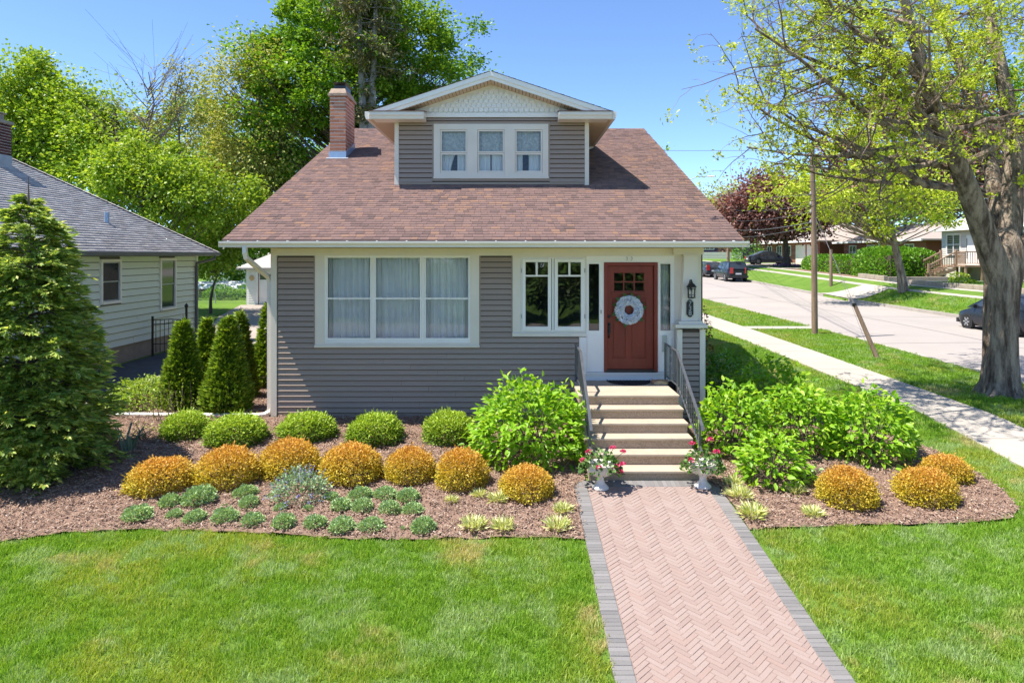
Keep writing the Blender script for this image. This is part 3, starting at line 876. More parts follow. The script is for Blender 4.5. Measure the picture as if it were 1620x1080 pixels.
curtain(wm, mainw[0]+.02, mainw[1]-.02, mainw[2]-.1, mainw[3]+.03, D0+.22, .052, .135, M['curtain'], 5)
def room(x0, x1, z0, z1, y0, y1, name='room'):
    V = [(x0,y0,z0),(x1,y0,z0),(x1,y1,z0),(x0,y1,z0),(x0,y0,z1),(x1,y0,z1),(x1,y1,z1),(x0,y1,z1)]
    return put(name, V, [(0,1,2,3),(4,7,6,5),(1,5,6,2),(2,6,7,3),(3,7,4,0)], M['room'], house)
room(-4.4, .0, .9, 3.55, D0+.32, 17)
room(.02, 3.5, .9, 3.55, D0+.16, 16.5)

# casement pair
trimframe(house, fx(811), fx(927.5), fz(532), fz(403), casew, D0-.03, D0+.028, M['trim'])
bx('sill', M['trim'], house, fx(810.5), fx(927.5), D0-.055, D0-.031, fz(532), fz(526), bevel=.004)
wc = frame_boxes(MB(), *casew, .022, D0-.022, D0+.09).build('window', M['white'], house)
MB().box(fx(873), fx(876.3), D0-.02, D0+.06, casew[2]+.02, casew[3]-.02).build('mullion', M['white'], wc)
for (a, b, rot) in ((826, 872, 1), (877, 924, -1)):
    s = frame_boxes(MB(), fx(a), fx(b), fz(523), fz(409), .066, D0-.045, D0-.003, wb=.085, wt=.07)
    s.box(fx(a)+.066, fx(b)-.066, D0-.04, D0-.006, fz(437.5), fz(434.8))
    m_ = (fx(a)+fx(b))/2; s.box(m_-.02, m_+.02, D0-.04, D0-.006, fz(434.8), fz(415))
    s.build('sash', M['white'], wc, bevel=.004)
    pane(wc, fx(a)+.06, fx(b)-.06, fz(518), fz(413), D0-.02, M['glass_dark'])
    for zz in (fz(428), fz(500)):
        xx = fx(a)-.018 if rot == 1 else fx(b)+.002
        bx('hinge', M['galv'], wc, xx, xx+.016, D0-.05, D0-.02, zz-.04, zz+.04)

# --- entrance
ent = wall_holes(MB(), fx(927.6), fx(1066), fz(588), fz(404.6), [(fx(930.6), fx(948), fz(523), fz(417)), (fx(1043.5), fx(1061), fz(522.5), fz(417)), (fx(955), fx(1040), fz(588), fz(414.8))], D0-.03, D0+.06).build('door_surround', M['white'], house)
sds = []
for a, b in ((929.2, 949.6), (1042.1, 1062.4)):
    sd = frame_boxes(MB(), fx(a), fx(b), fz(524.5), fz(415.5), .024, D0-.042, D0+.0).build('sidelight', M['white'], house); sds.append(sd)
    pane(sd, fx(a)+.02, fx(b)-.02, fz(524), fz(416), D0+.0, M['glass_dark'])
    frame_boxes(MB(), fx(a)-.004, fx(b)+.004, fz(585), fz(528), .03, D0-.040, D0-.031).build('panel_moulding', M['white'], house)
curtain(sds[1], fx(1046), fx(1061), fz(523), fz(417), D0+.13, .02, .08, M['curtain'], 9)
bx('mail_slot', M['galv'], house, fx(1047), fx(1054), D0-.05, D0-.031, fz(556), fz(529.5))
# door frame, slab
dfm = MB()
for x0, x1 in ((955, 960.4), (1034.4, 1040)): dfm.box(fx(x0), fx(x1), D0-.045, D0+.09, fz(588.3), fz(415))
dfm.box(fx(960.4), fx(1034.4), D0-.045, D0+.09, fz(420.2), fz(415))
dfm.build('door_frame', M['door'], house, bevel=.004)
bx('threshold', M['black_metal'], house, fx(958), fx(1036), D0-.05, D0+.08, fz(588.2), fz(584.2))
X0, X1, ZB, ZT = fx(960.9), fx(1033.9), fz(584), fz(420.6)
gl = (fx(970.8), fx(1019.8), fz(461), fz(430.8))
mb = wall_holes(MB(), X0, X1, ZB, ZT, [gl], D0+.03, D0+.07)          # core
st = .125
for a, b, c, d in ((X0, fx(968.5), ZB, ZT), (fx(1022.2), X1, ZB, ZT), (fx(968.5), fx(1022.2), fz(430.8), ZT), (fx(968.5), fx(1022.2), fz(470.5), fz(461)), (fx(968.5), fx(1022.2), ZB, fz(566.5)), (fx(968.5), gl[0], fz(461), fz(430.8)), (gl[1], fx(1022.2), fz(461), fz(430.8)), (fx(990), fx(998), fz(566.5), fz(470.5))):
    mb.box(a, b, D0+.012, D0+.029, c, d)
door = mb.build('door', M['door'], house, bevel=.003)
for i in range(3):
    for j in range(2):
        a = gl[0] + (gl[1]-gl[0])*i/3; b = gl[0] + (gl[1]-gl[0])*(i+1)/3; c = gl[2] + (gl[3]-gl[2])*j/2; d = gl[2] + (gl[3]-gl[2])*(j+1)/2
        frame_boxes(MB(), a+.001, b-.001, c+.001, d-.001, .011, D0+.014, D0+.06).build('muntin', M['door'], door)
        pane(door, a+.01, b-.01, c+.01, d-.01, D0+.035, M['glass_dark'])
for a, b in ((968.5, 990), (998, 1022.2)):
    bx('panel', M['door'], door, fx(a)+.03, fx(b)-.03, D0+.02, D0+.031, fz(563.5), fz(473.5), bevel=.006)
bx('shelf', M['door'], door, fx(967), fx(1023.5), D0-.022, D0+.011, fz(464.5), fz(462.6), bevel=.003)
for i in range(6): 
    x = fx(970) + i*(fx(1021)-fx(970))/5.0
    bx('dentil', M['door'], door, x-.02, x+.02, D0-.008, D0+.011, fz(467.3), fz(464.6))
hd = MB().box(fx(960.9)+.008, fx(960.9)+.062, D0+.0, D0+.0115, fz(527), fz(510)).tube([(fx(963.3),D0,fz(512)),(fx(963.3),D0-.055,fz(514)),(fx(963.3),D0-.055,fz(530)),(fx(963.3),D0+.005,fz(534))], .012, 8)
hd.build('handle', M['black_metal'], door)
MB().lathe([(.03,0),(.03,.012),(.02,.02)], 0, 0, 0, 14).xf(Matrix.Translation((fx(963.3), D0+.01, fz(500.5))) @ Matrix.Rotation(R(90), 4, 'X')).build('lock', M['black_metal'], door)
bx('doorbell', M['deck'], house, fx(949.6), fx(951.2), D0-.045, D0-.031, fz(496), fz(490))
for px in (991, 998.5):
    MB().tube([(fx(px),D0-.032,fz(411.5)),(fx(px),D0-.06,fz(411.5)),(fx(px)+.012,D0-.065,fz(408.5)),(fx(px),D0-.06,fz(406)),(fx(px)-.01,D0-.05,fz(407.5))], .006, 6).build('hook', M['galv'], house)
bx('corner_board', M['white'], house, fx(916.3), fx(927.4), D0-.034, D0+.028, .95, fz(533))
bx('kick_board', M['white'], house, fx(924), fx(1064.5), D0-.05, D0-.031, 1.0, fz(588.4))
bx('sill', M['white'], house, fx(922), fx(1066), D0-.09, D0-.045, fz(590.2), fz(588.4))

# --- porch pier and tapered column at the right corner
px0, px1 = fx(1067), fx(1117)
yp = D0 - .22
bx('entry_wall', M['trim'], house, fx(1066.1), 3.70, D0-.02, D0+.027, 1.0, 3.45)
pier = bx('porch_pier', M['lap_shade'], house, px0+.02, 3.70, yp+.03, D0-.03, .1, fz(520)-.0)
z = .2
while z < fz(520) - .03:
    lap(pier, px0+.10, 3.62, z, min(E, fz(520)-.005-z), yp+.03, M['siding']); z += E
bx('corner_board', M['trim'], pier, px0+.0, px0+.10, yp-.005, yp+.11, .15, fz(519.3), bevel=.004)
bx('corner_board', M['trim'], pier, 3.62, 3.725, yp-.005, yp+.11, .15, fz(519.3), bevel=.004)
d1 = yp
sx = lambda px: (px - HX) / F * d1; sz = lambda py: CAMZ - (py - HY) / F * d1
colm = MB().hexa([(sx(1077.5),yp,sz(507.5)),(sx(1104.3),yp,sz(507.5)),(sx(1104.3),D0-.021,sz(507.5)),(sx(1077.5),D0-.021,sz(507.5)),
           (sx(1083),yp+.03,sz(405)),(sx(1104.3),yp+.03,sz(405)),(sx(1104.3),D0-.021,sz(405)),(sx(1083),D0-.021,sz(405))]).build('porch_column', M['trim'], house, bevel=.004)
bx('column_base', M['trim'], colm, sx(1073), sx(1111), yp-.06, D0-.022, sz(512.5), sz(507.6), bevel=.004)
bx('column_ledge', M['trim'], colm, sx(1066.5), sx(1117.5), yp-.11, D0-.023, sz(518), sz(512.6), bevel=.004)
bx('column_capital', M['trim'], colm, sx(1081), sx(1106.5), yp-.0, D0-.024, sz(404.9), sz(402.3), bevel=.003)
bx('porch_beam', M['trim'], house, fx(1062), 3.70, yp+.02, D0-.036, sz(402.2), 3.594)

# --- chimney
cd = 18.43; cs = F/cd
cx0, cx1, cy0, cy1 = (521.5-HX)/cs, (547-HX)/cs, cd, cd+1.03
ctop = CAMZ + (HY-152)/cs
chim = bx('chimney', M['mortar'], house, cx0+.006, cx1-.006, cy0+.006, cy1-.006, rz(cy0)-.3, ctop-.005)
V = []; bm_ = MB(); ch = .0945; z = rz(cy0)+.02; row = 0; L_ = .255
while z < ctop - .02:
    for face in range(2):
        a, b = (cx0, cx1) if face == 0 else (cy0, cy1)
        x = a - (L_/2 if row % 2 else 0)
        while x < b - .01:
            p, q = max(x, a)+.004, min(x+L_, b)-.004; x += L_
            if q - p < .02: continue
            t = rnd.uniform(0,.004)
            if face == 0: bm_.box(p, q, cy0-t, cy0+.03, z, z+ch-.024)
            elif z > rz((p+q)/2)-.05: bm_.box(cx1-.03, cx1+t, p, q, z, z+ch-.024)
    z += ch; row += 1
bm_.build('bricks', M['brick'], chim)['kind'] = 'stuff'
zc = ctop
mb = MB().box(cx0-.04, cx1+.04, cy0-.04, cy1+.04, zc, zc+.07)
mb.hexa([(cx0-.02,cy0-.02,zc+.0705),(cx1+.02,cy0-.02,zc+.0705),(cx1+.02,cy1+.02,zc+.0705),(cx0-.02,cy1+.02,zc+.0705),(cx0+.03,cy0+.05,zc+.21),(cx1-.03,cy0+.05,zc+.21),(cx1-.03,cy1-.05,zc+.21),(cx0+.03,cy1-.05,zc+.21)])
mb.build('chimney_crown', M['crown'], chim)
mb = MB().box(cx0+.06, cx1-.05, cy0+.2, cy1-.25, zc+.205, zc+.33)
mb.hexa([(cx0+.1,cy0+.22,zc+.332),(cx1-.08,cy0+.22,zc+.332),(cx1-.08,cy1-.27,zc+.332),(cx0+.1,cy1-.27,zc+.332),(cx0+.03,cy0+.12,zc+.40),(cx1-.02,cy0+.12,zc+.40),(cx1-.02,cy1-.17,zc+.40),(cx0+.03,cy1-.17,zc+.40)])
mb.build('chimney_cap', M['black_metal'], chim)
fl = MB().box(cx0-.012, cx1+.012, cy0-.018, cy0-.004, rz(cy0)-.02, rz(cy0)+.17)
n = 8
for i in range(n):
    a, b = cy0 + (cy1-cy0)*i/n, cy0 + (cy1-cy0)*(i+1)/n
    fl.hexa([(cx1+.004,a,rz(a)-.02),(cx1+.014,a,rz(a)-.02),(cx1+.014,b,rz(b)-.02),(cx1+.004,b,rz(b)-.02),(cx1+.004,a,rz(a)+.19),(cx1+.014,a,rz(a)+.19),(cx1+.014,b,rz(a)+.20),(cx1+.004,b,rz(a)+.20)])
fl.build('flashing', M['flash'], chim)
MB().hexa([(cx0-.08,cy0-.10,rz(cy0-.10)+.006),(cx1+.08,cy0-.10,rz(cy0-.10)+.006),(cx1+.08,cy0-.02,rz(cy0-.02)+.006),(cx0-.08,cy0-.02,rz(cy0-.02)+.006),(cx0-.08,cy0-.10,rz(cy0-.10)+.016),(cx1+.08,cy0-.10,rz(cy0-.10)+.016),(cx1+.08,cy0-.02,rz(cy0-.02)+.016),(cx0-.08,cy0-.02,rz(cy0-.02)+.016)]).build('flashing', M['galv'], chim)

# --- dormer
dd = 16.0; qs = F/dd
qx = lambda px: (px-HX)/qs
qz = lambda py: CAMZ-(py-HY)/qs
dr = 15.55; os_ = F/dr
ox = lambda px: (px-HX)/os_
oz = lambda py: CAMZ-(py-HY)/os_
wl, wr, wb, wt = qx(625), qx(931), rz(dd)-.1, qz(186)
units = [(696.5, 739.2), (755.3, 798.2), (814.7, 858.2)]
uz0, uz1 = qz(273.5), qz(205.5)
holes = [(qx(a), qx(b), uz0, uz1) for a, b in units]
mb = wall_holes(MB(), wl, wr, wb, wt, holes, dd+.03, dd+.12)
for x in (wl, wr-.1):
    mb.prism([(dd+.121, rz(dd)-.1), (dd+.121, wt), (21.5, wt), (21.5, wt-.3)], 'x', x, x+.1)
dorm = mb.build('dormer', M['lap_shade'], house)
z = rz(dd)+.005; e = .1105; first = True
bx('siding_board', M['siding'], dorm, wl+.09, wr-.09, dd-.012, dd+.02, z, z+.055)
z += .056
while z < wt - .01:
    zt = min(z+e, wt)
    if zt > qz(283.5)-.02 and z < qz(195)-.02:
        lap(dorm, wl+.09, qx(684), z, zt-z, dd, M['siding']); lap(dorm, qx(869.7), wr-.09, z, zt-z, dd, M['siding'])
    else: lap(dorm, wl+.09, wr-.09, z, zt-z, dd, M['siding'])
    z += e
bx('corner_board', M['trim'], dorm, wl-.01, wl+.088, dd-.022, dd+.1, rz(dd)-.02, wt, bevel=.003)
bx('corner_board', M['trim'], dorm, wr-.088, wr+.01, dd-.022, dd+.1, rz(dd)-.02, wt, bevel=.003)
# triple window
frame_boxes(MB(), qx(683.8), qx(869.9), qz(286.5), qz(192.5), .07, dd-.020, dd+.028, wb=.09, wt=.09).build('channel', M['siding'], dorm)
tw = MB()
xs = [qx(686.5), *sum([[qx(a), qx(b)] for a, b in units], []), qx(867.3)]
for a, b in zip(xs[0::2], xs[1::2]): tw.box(a, b, dd-.03, dd+.028, qz(282.5), qz(196.5))
for a, b in units:
    tw.box(qx(a), qx(b), dd-.03, dd+.028, uz1, qz(196.5)); tw.box(qx(a), qx(b), dd-.03, dd+.028, qz(282.5), uz0)
wd = tw.build('window', M['trim'], house, bevel=.003)
bx('window_sill', M['trim'], wd, qx(686), qx(868), dd-.05, dd-.031, qz(282.8), qz(279.5))
for i, (a, b) in enumerate(units):
    frame_boxes(MB(), qx(a)+.004, qx(b)-.004, qz(242), uz1-.004, .036, dd-.012, dd+.02).build('sash', M['trim'], wd)
    frame_boxes(MB(), qx(a)+.004, qx(b)-.004, uz0+.004, qz(242.4), .036, dd+.0, dd+.03, wb=.045).build('sash', M['trim'], wd)
    pane(wd, qx(a)+.03, qx(b)-.03, qz(241.5), uz1-.03, dd+.004, M['glass']); pane(wd, qx(a)+.03, qx(b)-.03, uz0+.03, qz(242.6), dd+.014, M['glass'])
    curtain(wd, qx(a), qx(b), qz(242), uz1+.02, dd+.11, .012, .16, M['lace'], 20+i, name='blind')
    w = qx(b)-qx(a)
    if i == 0:
        curtain(wd, qx(a), qx(a)+w*.55, uz0-.05, qz(241), dd+.13, .02, .09, M['curtain'], 30, x1b=qx(a)+w*.35); curtain(wd, qx(a)+w*.62, qx(b), uz0-.05, qz(241), dd+.13, .02, .09, M['curtain'], 31)
    elif i == 1:
        curtain(wd, qx(a), qx(a)+w*.47, uz0-.05, qz(241), dd+.13, .015, .09, M['curtain'], 32); curtain(wd, qx(a)+w*.52, qx(b), uz0-.05, qz(241), dd+.13, .015, .09, M['curtain'], 33)
    else:
        curtain(wd, qx(a)+w*.02, qx(a)+w*.28, uz0-.05, qz(241), dd+.13, .015, .09, M['curtain'], 34)
        c_o = curtain(wd, qx(b)-w*.5, qx(b), uz0-.05, qz(241), dd+.13, .02, .09, M['curtain'], 35)
room(wl+.15, wr-.15, uz0-.5, uz1+.05, dd+.25, 19.2, name='room')
# gable
axc = -.485; hw = 2.757; zap = oz(111.5); zev = oz(175.0); gs = (zap-zev)/hw
gzr = lambda x: zap - gs*abs(x-axc)
# white frieze, fish-scale gable
bx('frieze_board', M['white'], dorm, wl+.0, wr-.0, dd-.04, dd+.028, wt, qz(179.5))
gw = MB().prism([(axc-hw+.45, qz(179.4)), (axc+hw-.45, qz(179.4)), (axc+hw-.45, gzr(axc+hw-.45)-.21), (axc, zap-.21), (axc-hw+.45, gzr(axc-hw+.45)-.21)], 'y', dd+.0, dd+.1).build('gable', M['white'], dorm)
V = []; Fa = []
sw, sh = .118, .115
row = 0; z = qz(179.4)+.02
scl = MB()
while z < zap - .3:
    half = (zap - .215 - (z+sh)) / gs - .02
    x = axc - math.floor(half/sw)*sw - (sw/2 if row % 2 else 0)
    while x < axc + half:
        if x - sw/2 > axc-half:
            pts = [(x-sw/2+.004, z+sh+.03)] + [(x + (sw/2-.004)*math.cos(t), z + .052 + .052*math.sin(t)) for t in np.linspace(math.pi, 2*math.pi, 8)] + [(x+sw/2-.004, z+sh+.03)]
            n = len(pts); y1 = dd-.038+rnd.uniform(0,.002); b0 = len(scl.v)
            fr = [(p[0], y1 + (.030 if p[1] > z+sh else 0), p[1]) for p in pts]; bk = [(p[0], dd-.001, p[1]) for p in pts]
            scl.add(fr + bk, [tuple(range(n))[::-1][::-1], *[(i, n+i, n+(i+1)%n, (i+1)%n) for i in range(n)]])
        x += sw
    z += sh*.86; row += 1
so = scl.build('scale_shingles', M['white'], gw); so['kind'] = 'stuff'
# dormer roof slabs with rake boards
y_in = 22.3
for s in (-1, 1):
    xe = axc + s*hw
    mb = MB()
    P = lambda x, y, dz: (x, y, gzr(x)+dz)
    q = [P(xe,dr+.03,-.10),P(axc,dr+.03,-.10),P(axc,y_in,-.10),P(xe,y_in,-.10),P(xe,dr+.03,-.012),P(axc,dr+.03,-.012),P(axc,y_in,-.012),P(xe,y_in,-.012)]
    mb.hexa(q if s < 0 else [q[i] for i in (1,0,3,2,5,4,7,6)]); rf = mb.build('dormer_roof', M['felt'], house)
    gl_ = math.hypot(1, gs)
    shingle_field('shingles', rf, M['shingle'], (xe + s*.03, dr-.02 if s < 0 else y_in, gzr(xe)-.012*1-gs*.03), (0,1 if s < 0 else -1,0), (-s/gl_,0,gs/gl_), (s*gs/gl_,0,1/gl_), 20, .1455, lambda v: (0, y_in-dr+.02), .21, 40+s)
    for (dy0, dy1, t0, t1, nm) in ((dr-.0, dr+.028, -.125, -.018, 'rake_board'), (dr+.029, dr+.05, -.205, -.1005, 'rake_board')):
        q = [P(xe,dy0,t0),P(axc,dy0,t0),P(axc,dy1,t0),P(xe,dy1,t0),P(xe,dy0,t1),P(axc,dy0,t1),P(axc,dy1,t1),P(xe,dy1,t1)]
        MB().hexa(q if s < 0 else [q[i] for i in (1,0,3,2,5,4,7,6)]).build(nm, M['white'], rf)
    # peeling top rake: thin reddish shingle edge
    # slatted soffit under the rake
    n = 34
    for i in range(n):
        a, b = axc + s*hw*(i+.04)/n, axc + s*hw*(i+.90)/n
        q = [P(a,dr+.055,-.216),P(b,dr+.055,-.216),P(b,dd-.0,-.216),P(a,dd-.0,-.216),P(a,dr+.055,-.204),P(b,dr+.055,-.204),P(b,dd-.0,-.204),P(a,dd-.0,-.204)]
        MB().hexa(q if s > 0 else [q[j] for j in (1,0,3,2,5,4,7,6)]).build('soffit_slat', M['soffit'], rf)
    # boxed side eave: soffit, fascia and gutter running back to the main roof
    zs = oz(188.5)
    yb = ye + (zs - ze)/mr
    xin = wl if s < 0 else wr
    xo = xe + s*.02
    a, b = min(xo, xin), max(xo, xin)
    MB().box(a, b, dd-.044, yb+.05, zs, zs+.02).build('eave_soffit', M['soffit'], rf)
    yg = ye + (zs+.05 - ze)/mr
    x1, x2 = (xo-.09, xo+.012) if s < 0 else (xo-.012, xo+.09)
    mb = MB().prism([(x1,zs+.17),(x1,zs+.07),(x1+.03,zs-.005),(x2-.0,zs-.005),(x2,zs+.17)] if s < 0 else [(x2,zs+.17),(x1,zs+.17),(x1,zs-.005),(x2-.03,zs-.005),(x2,zs+.07)], 'y', dr-.01, yg)
    sg = mb.build('gutter', M['gutter'], rf)
    # gutter outlet elbow onto the roof
    xm = xin + s*.06
    MB().tube([(xo,yg-.25,zs-.0),(xo-s*.12,yg-.35,zs-.06),(xm+s*.14,yg-.60,zs-.22),(xm+s*.10,yg-.72,zs-.36),(xm+s*.22,yg-.85,rz(yg-.85)+.06)], .05, 8).build('gutter_outlet', M['gutter'], rf, smooth=True)
    # cornice return across the front
    xr_in = ox(671) if s < 0 else ox(884)
    a, b = (xe-.0, xr_in) if s < 0 else (xr_in, xe+.0)
    zr0 = oz(174.8)
    mb = MB().prism([(dr-.02,zs),(dd-.045,zs),(dd-.045,zr0-.01),(dr-.06,zr0-.04),(dr-.06,zs+.09),(dr-.035,zs+.06)], 'x', a, b)
    cr = mb.build('cornice_return', M['gutter'], rf)
    MB().hexa([(a-.01,dr-.08,zr0-.035),(b+.01,dr-.08,zr0-.035),(b+.01,dd-.042,zr0+.05),(a-.01,dd-.042,zr0+.05),(a-.01,dr-.08,zr0-.02),(b+.01,dr-.08,zr0-.02),(b+.01,dd-.042,zr0+.068),(a-.01,dd-.042,zr0+.068)]).build('return_roof', M['shingle'], rf)

# ---------------------------------------------------------------- front steps
SX0, SX1 = 1.16, 2.92
steps = thing('front_steps', (2.04, 11.2, 0), 'beige concrete front steps with six treads below the red door', 'steps')
r_, t_ = .17, .295
for i in range(6):
    zt = 1.02 - i*r_; yf = 11.87 - i*t_
    yb = 13.29 if i == 0 else yf + t_ + .03
    bx('riser', M['riser'], steps, SX0+.015, SX1-.015, yf+.028, yb + (.0 if i == 0 else .25), zt-r_ + (.0 if i < 5 else -.15), zt-.046)
    bx('tread', M['concrete'], steps, SX0, SX1, yf, yb, zt-.045, zt, bevel=.012)

def railing(x, label):
    t = thing('stair_railing', (x, 11.5, .9), label, 'railing', 'wrought iron railings of the front steps')
    A, B, Cc = Vector((x,13.2,1.755)), Vector((x,12.2,1.735)), Vector((x,10.60,.80))
    a, b, c = Vector((x,13.2,1.14)), Vector((x,12.15,1.13)), Vector((x,10.62,.40))
    h = MB()
    def flat(p, q, w, hh):
        d = (q-p).normalized(); nrm = Vector((1,0,0)); u = d.cross(nrm)
        vs = []
        for P_ in (p, q):
            for sx_, su in ((-1,-1),(1,-1),(1,1),(-1,1)): vs.append(P_ + nrm*sx_*w/2 + u*su*hh/2)
        return MB().add(vs, [(0,1,2,3)[::-1],(4,5,6,7),(0,1,5,4),(1,2,6,5),(2,3,7,6),(3,0,4,7)])
    for p, q in ((A,B),(B,Cc),(Cc,Cc+Vector((0,-.05,-.06)))): k = flat(p,q,.046,.018); h.add(k.v,k.f)
    h.build('handrail', M['rail_metal'], t)
    l = MB()
    for p, q in ((a,b),(b,c)): k = flat(p,q,.03,.014); l.add(k.v,k.f)
    l.build('bottom_rail', M['rail_metal'], t)
    for p, foot in ((Vector((x,13.17,1.75)),1.02),(Vector((x,10.74,.87)),.34),(Vector((x,12.12,1.69)),1.02)):
        bx('post', M['rail_metal'], t, x-.016, x+.016, p.y-.016, p.y+.016, foot, p.z)
    top = lambda y: (A.z + (B.z-A.z)*(13.2-y)/1.0) if y > 12.2 else B.z + (Cc.z-B.z)*(12.2-y)/1.6
    bot = lambda y: (a.z + (b.z-a.z)*(13.2-y)/1.05) if y > 12.15 else b.z + (c.z-b.z)*(12.15-y)/1.53
    i = 0; y = 13.06
    while y > 10.85:
        zt, zb = top(y)-.005, bot(y)+.0
        if i in (3, 13):      # scroll panel instead of a plain bar
            pts = []
            for s in np.linspace(0, 1, 25):
                zz = zb + (zt-zb)*s; pts.append((x, y + .035*math.sin(s*math.pi*4), zz))
            sc = MB().tube(pts, .007, 5); sc.tube([(x, p[1]*2*0 + 2*y-p[1], p[2]) for p in pts], .007, 5)
            sc.build('scroll', M['rail_metal'], t)
        else:
            MB().bar((x,y,zb),(x,y,zt),.013).build('baluster', M['rail_metal'], t)
        y -= .115; i += 1
    return t
railing(1.225, 'grey iron stair railing left of the steps, beside the lime green shrub')
railing(2.955, 'grey iron stair railing right of the steps, below the lantern column')

# ---------------------------------------------------------------- things on and about the entrance
# wreath
wy = D0 + .005
wc_ = Vector((fx(994.5), wy, fz(490)))
wre = thing('door_wreath', wc_, 'round wreath of pale blue and white flowers hanging on the red door', 'wreath')
ring = MB(); pts = [(wc_.x+.17*math.cos(t), wy-.03, wc_.z+.17*math.sin(t)) for t in np.linspace(0, 2*math.pi, 33)]
ring.tube(pts, .04, 8).build('ring', M['twig'], wre)
M['petal'] = leafmat('wreath_petal', [(0,(.58,.66,.82)),(.3,(.80,.84,.91)),(.6,(.92,.92,.92)),(1,(.94,.93,.90))], .2, .7, (1,1,1))
M['deepleaf'] = leafmat('deep_green_leaf', [(0,(.03,.085,.015)),(1,(.09,.19,.04))], .25, .45)
# ---------------------------------------------------------------- foliage
def nrmz(a): return a / np.maximum(np.linalg.norm(a, axis=1, keepdims=True), 1e-9)
def leaf_arrays(P, D, L, Wd, r, up=None, fold=.22, pointy=.5):
    """folded diamond leaves: P base points, D directions"""
    n = len(P); D = nrmz(D)
    u = r.normal(size=(n,3)) * .55 + (np.array([0,0,1.0]) if up is None else up)
    S = nrmz(np.cross(D, u)); Nn = np.cross(S, D)
    L = np.broadcast_to(np.asarray(L, float), (n,))[:,None]; Wd = np.broadcast_to(np.asarray(Wd, float), (n,))[:,None]
    m = P + D*L*pointy + Nn*Wd*fold
    V = np.stack([P, m + S*Wd/2, P + D*L, m - S*Wd/2], 1).reshape(-1,3)
    b = np.arange(n)[:,None]*4
    Fc = np.concatenate([b + np.array([[0,1,2]]), b + np.array([[0,2,3]])], 1).reshape(-1,3)
    return V, Fc
def leaves(name, P, D, L, Wd, material, parent, r, **k):
    V, Fc = leaf_arrays(P, D, L, Wd, r, **k)
    return put(name, V, Fc, material, parent)

GREEN = [(0,(.028,.075,.010)),(.5,(.055,.135,.018)),(1,(.10,.20,.03))]
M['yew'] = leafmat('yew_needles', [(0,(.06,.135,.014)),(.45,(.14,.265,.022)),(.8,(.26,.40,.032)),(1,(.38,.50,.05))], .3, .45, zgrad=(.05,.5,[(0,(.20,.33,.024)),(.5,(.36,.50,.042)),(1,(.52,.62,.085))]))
M['gold'] = leafmat('golden_shrub_leaf', [(0,(.24,.25,.02)),(.4,(.50,.42,.035)),(.75,(.70,.56,.055)),(1,(.78,.65,.10))], .35, .5, (1.15,1.05,.6), zgrad=(.18,.62,[(0,(.52,.24,.045)),(.5,(.68,.37,.065)),(1,(.80,.50,.11))]))
M['lime'] = leafmat('lime_leaf', [(0,(.13,.30,.016)),(.5,(.25,.47,.025)),(.85,(.40,.58,.045)),(1,(.52,.66,.11))], .42, .42, (1.2,1.2,.45))
M['sedum'] = leafmat('sedum_leaf', [(0,(.22,.34,.12)),(.5,(.37,.52,.22)),(1,(.54,.67,.37))], .2, .5)
M['varieg'] = leafmat('variegated_blade', [(0,(.32,.40,.08)),(.4,(.60,.62,.22)),(1,(.80,.78,.50))], .3, .5)
M['catleaf'] = leafmat('catmint_leaf', [(0,(.18,.29,.13)),(1,(.42,.54,.32))], .25, .6)
M['catflower'] = leafmat('catmint_flower', [(0,(.16,.15,.36)),(1,(.34,.31,.58))], .2, .6, (1,1,1))
M['arb'] = leafmat('arborvitae_spray', [(0,(.09,.17,.014)),(.5,(.19,.31,.022)),(.85,(.33,.44,.035)),(1,(.48,.56,.08))], .2, .5)
M['cypress'] = leafmat('cypress_spray', [(0,(.12,.21,.04)),(.5,(.26,.38,.07)),(.8,(.46,.55,.10)),(1,(.72,.72,.23))], .40, .5)
M['maple'] = leafmat('maple_leaf', [(0,(.07,.17,.013)),(.5,(.13,.28,.02)),(.85,(.23,.40,.028)),(1,(.34,.49,.055))], .42, .4, patch=(.28, [(0,(.11,.22,.016)),(1,(.34,.47,.04))]))
M['bright'] = leafmat('spring_leaf', [(0,(.15,.26,.02)),(.5,(.27,.40,.032)),(1,(.44,.53,.075))], .42, .42)
M['olive'] = leafmat('olive_catkin_leaf', [(0,(.22,.26,.04)),(.5,(.40,.41,.08)),(1,(.56,.53,.15))], .35, .5)
M['locust'] = leafmat('young_locust_leaf', [(0,(.24,.33,.016)),(.5,(.42,.52,.03)),(1,(.60,.65,.09))], .42, .42)
M['redmaple'] = leafmat('purple_maple_leaf', [(0,(.12,.062,.056)),(.5,(.25,.13,.112)),(1,(.39,.22,.175))], .3, .45, (1.3,.8,.7))
M['conifer'] = leafmat('spruce_needle', [(0,(.06,.07,.022)),(.6,(.16,.15,.055)),(1,(.30,.25,.11))], .1, .6)
M['hedge'] = leafmat('hedge_leaf', [(0,(.07,.19,.014)),(.5,(.14,.32,.022)),(1,(.25,.45,.045))], .3, .45)
M['gerleaf'] = leafmat('geranium_leaf', [(0,(.04,.10,.015)),(.6,(.09,.19,.03)),(1,(.24,.34,.12))], .25, .45)
M['pink'] = leafmat('pink_petal', [(0,(.55,.02,.10)),(.6,(.75,.06,.20)),(1,(.85,.28,.40))], .25, .5, (1,.8,.9))
M['core'] = surf('shrub_stem', (.07,.05,.035), .95, .3, 10)

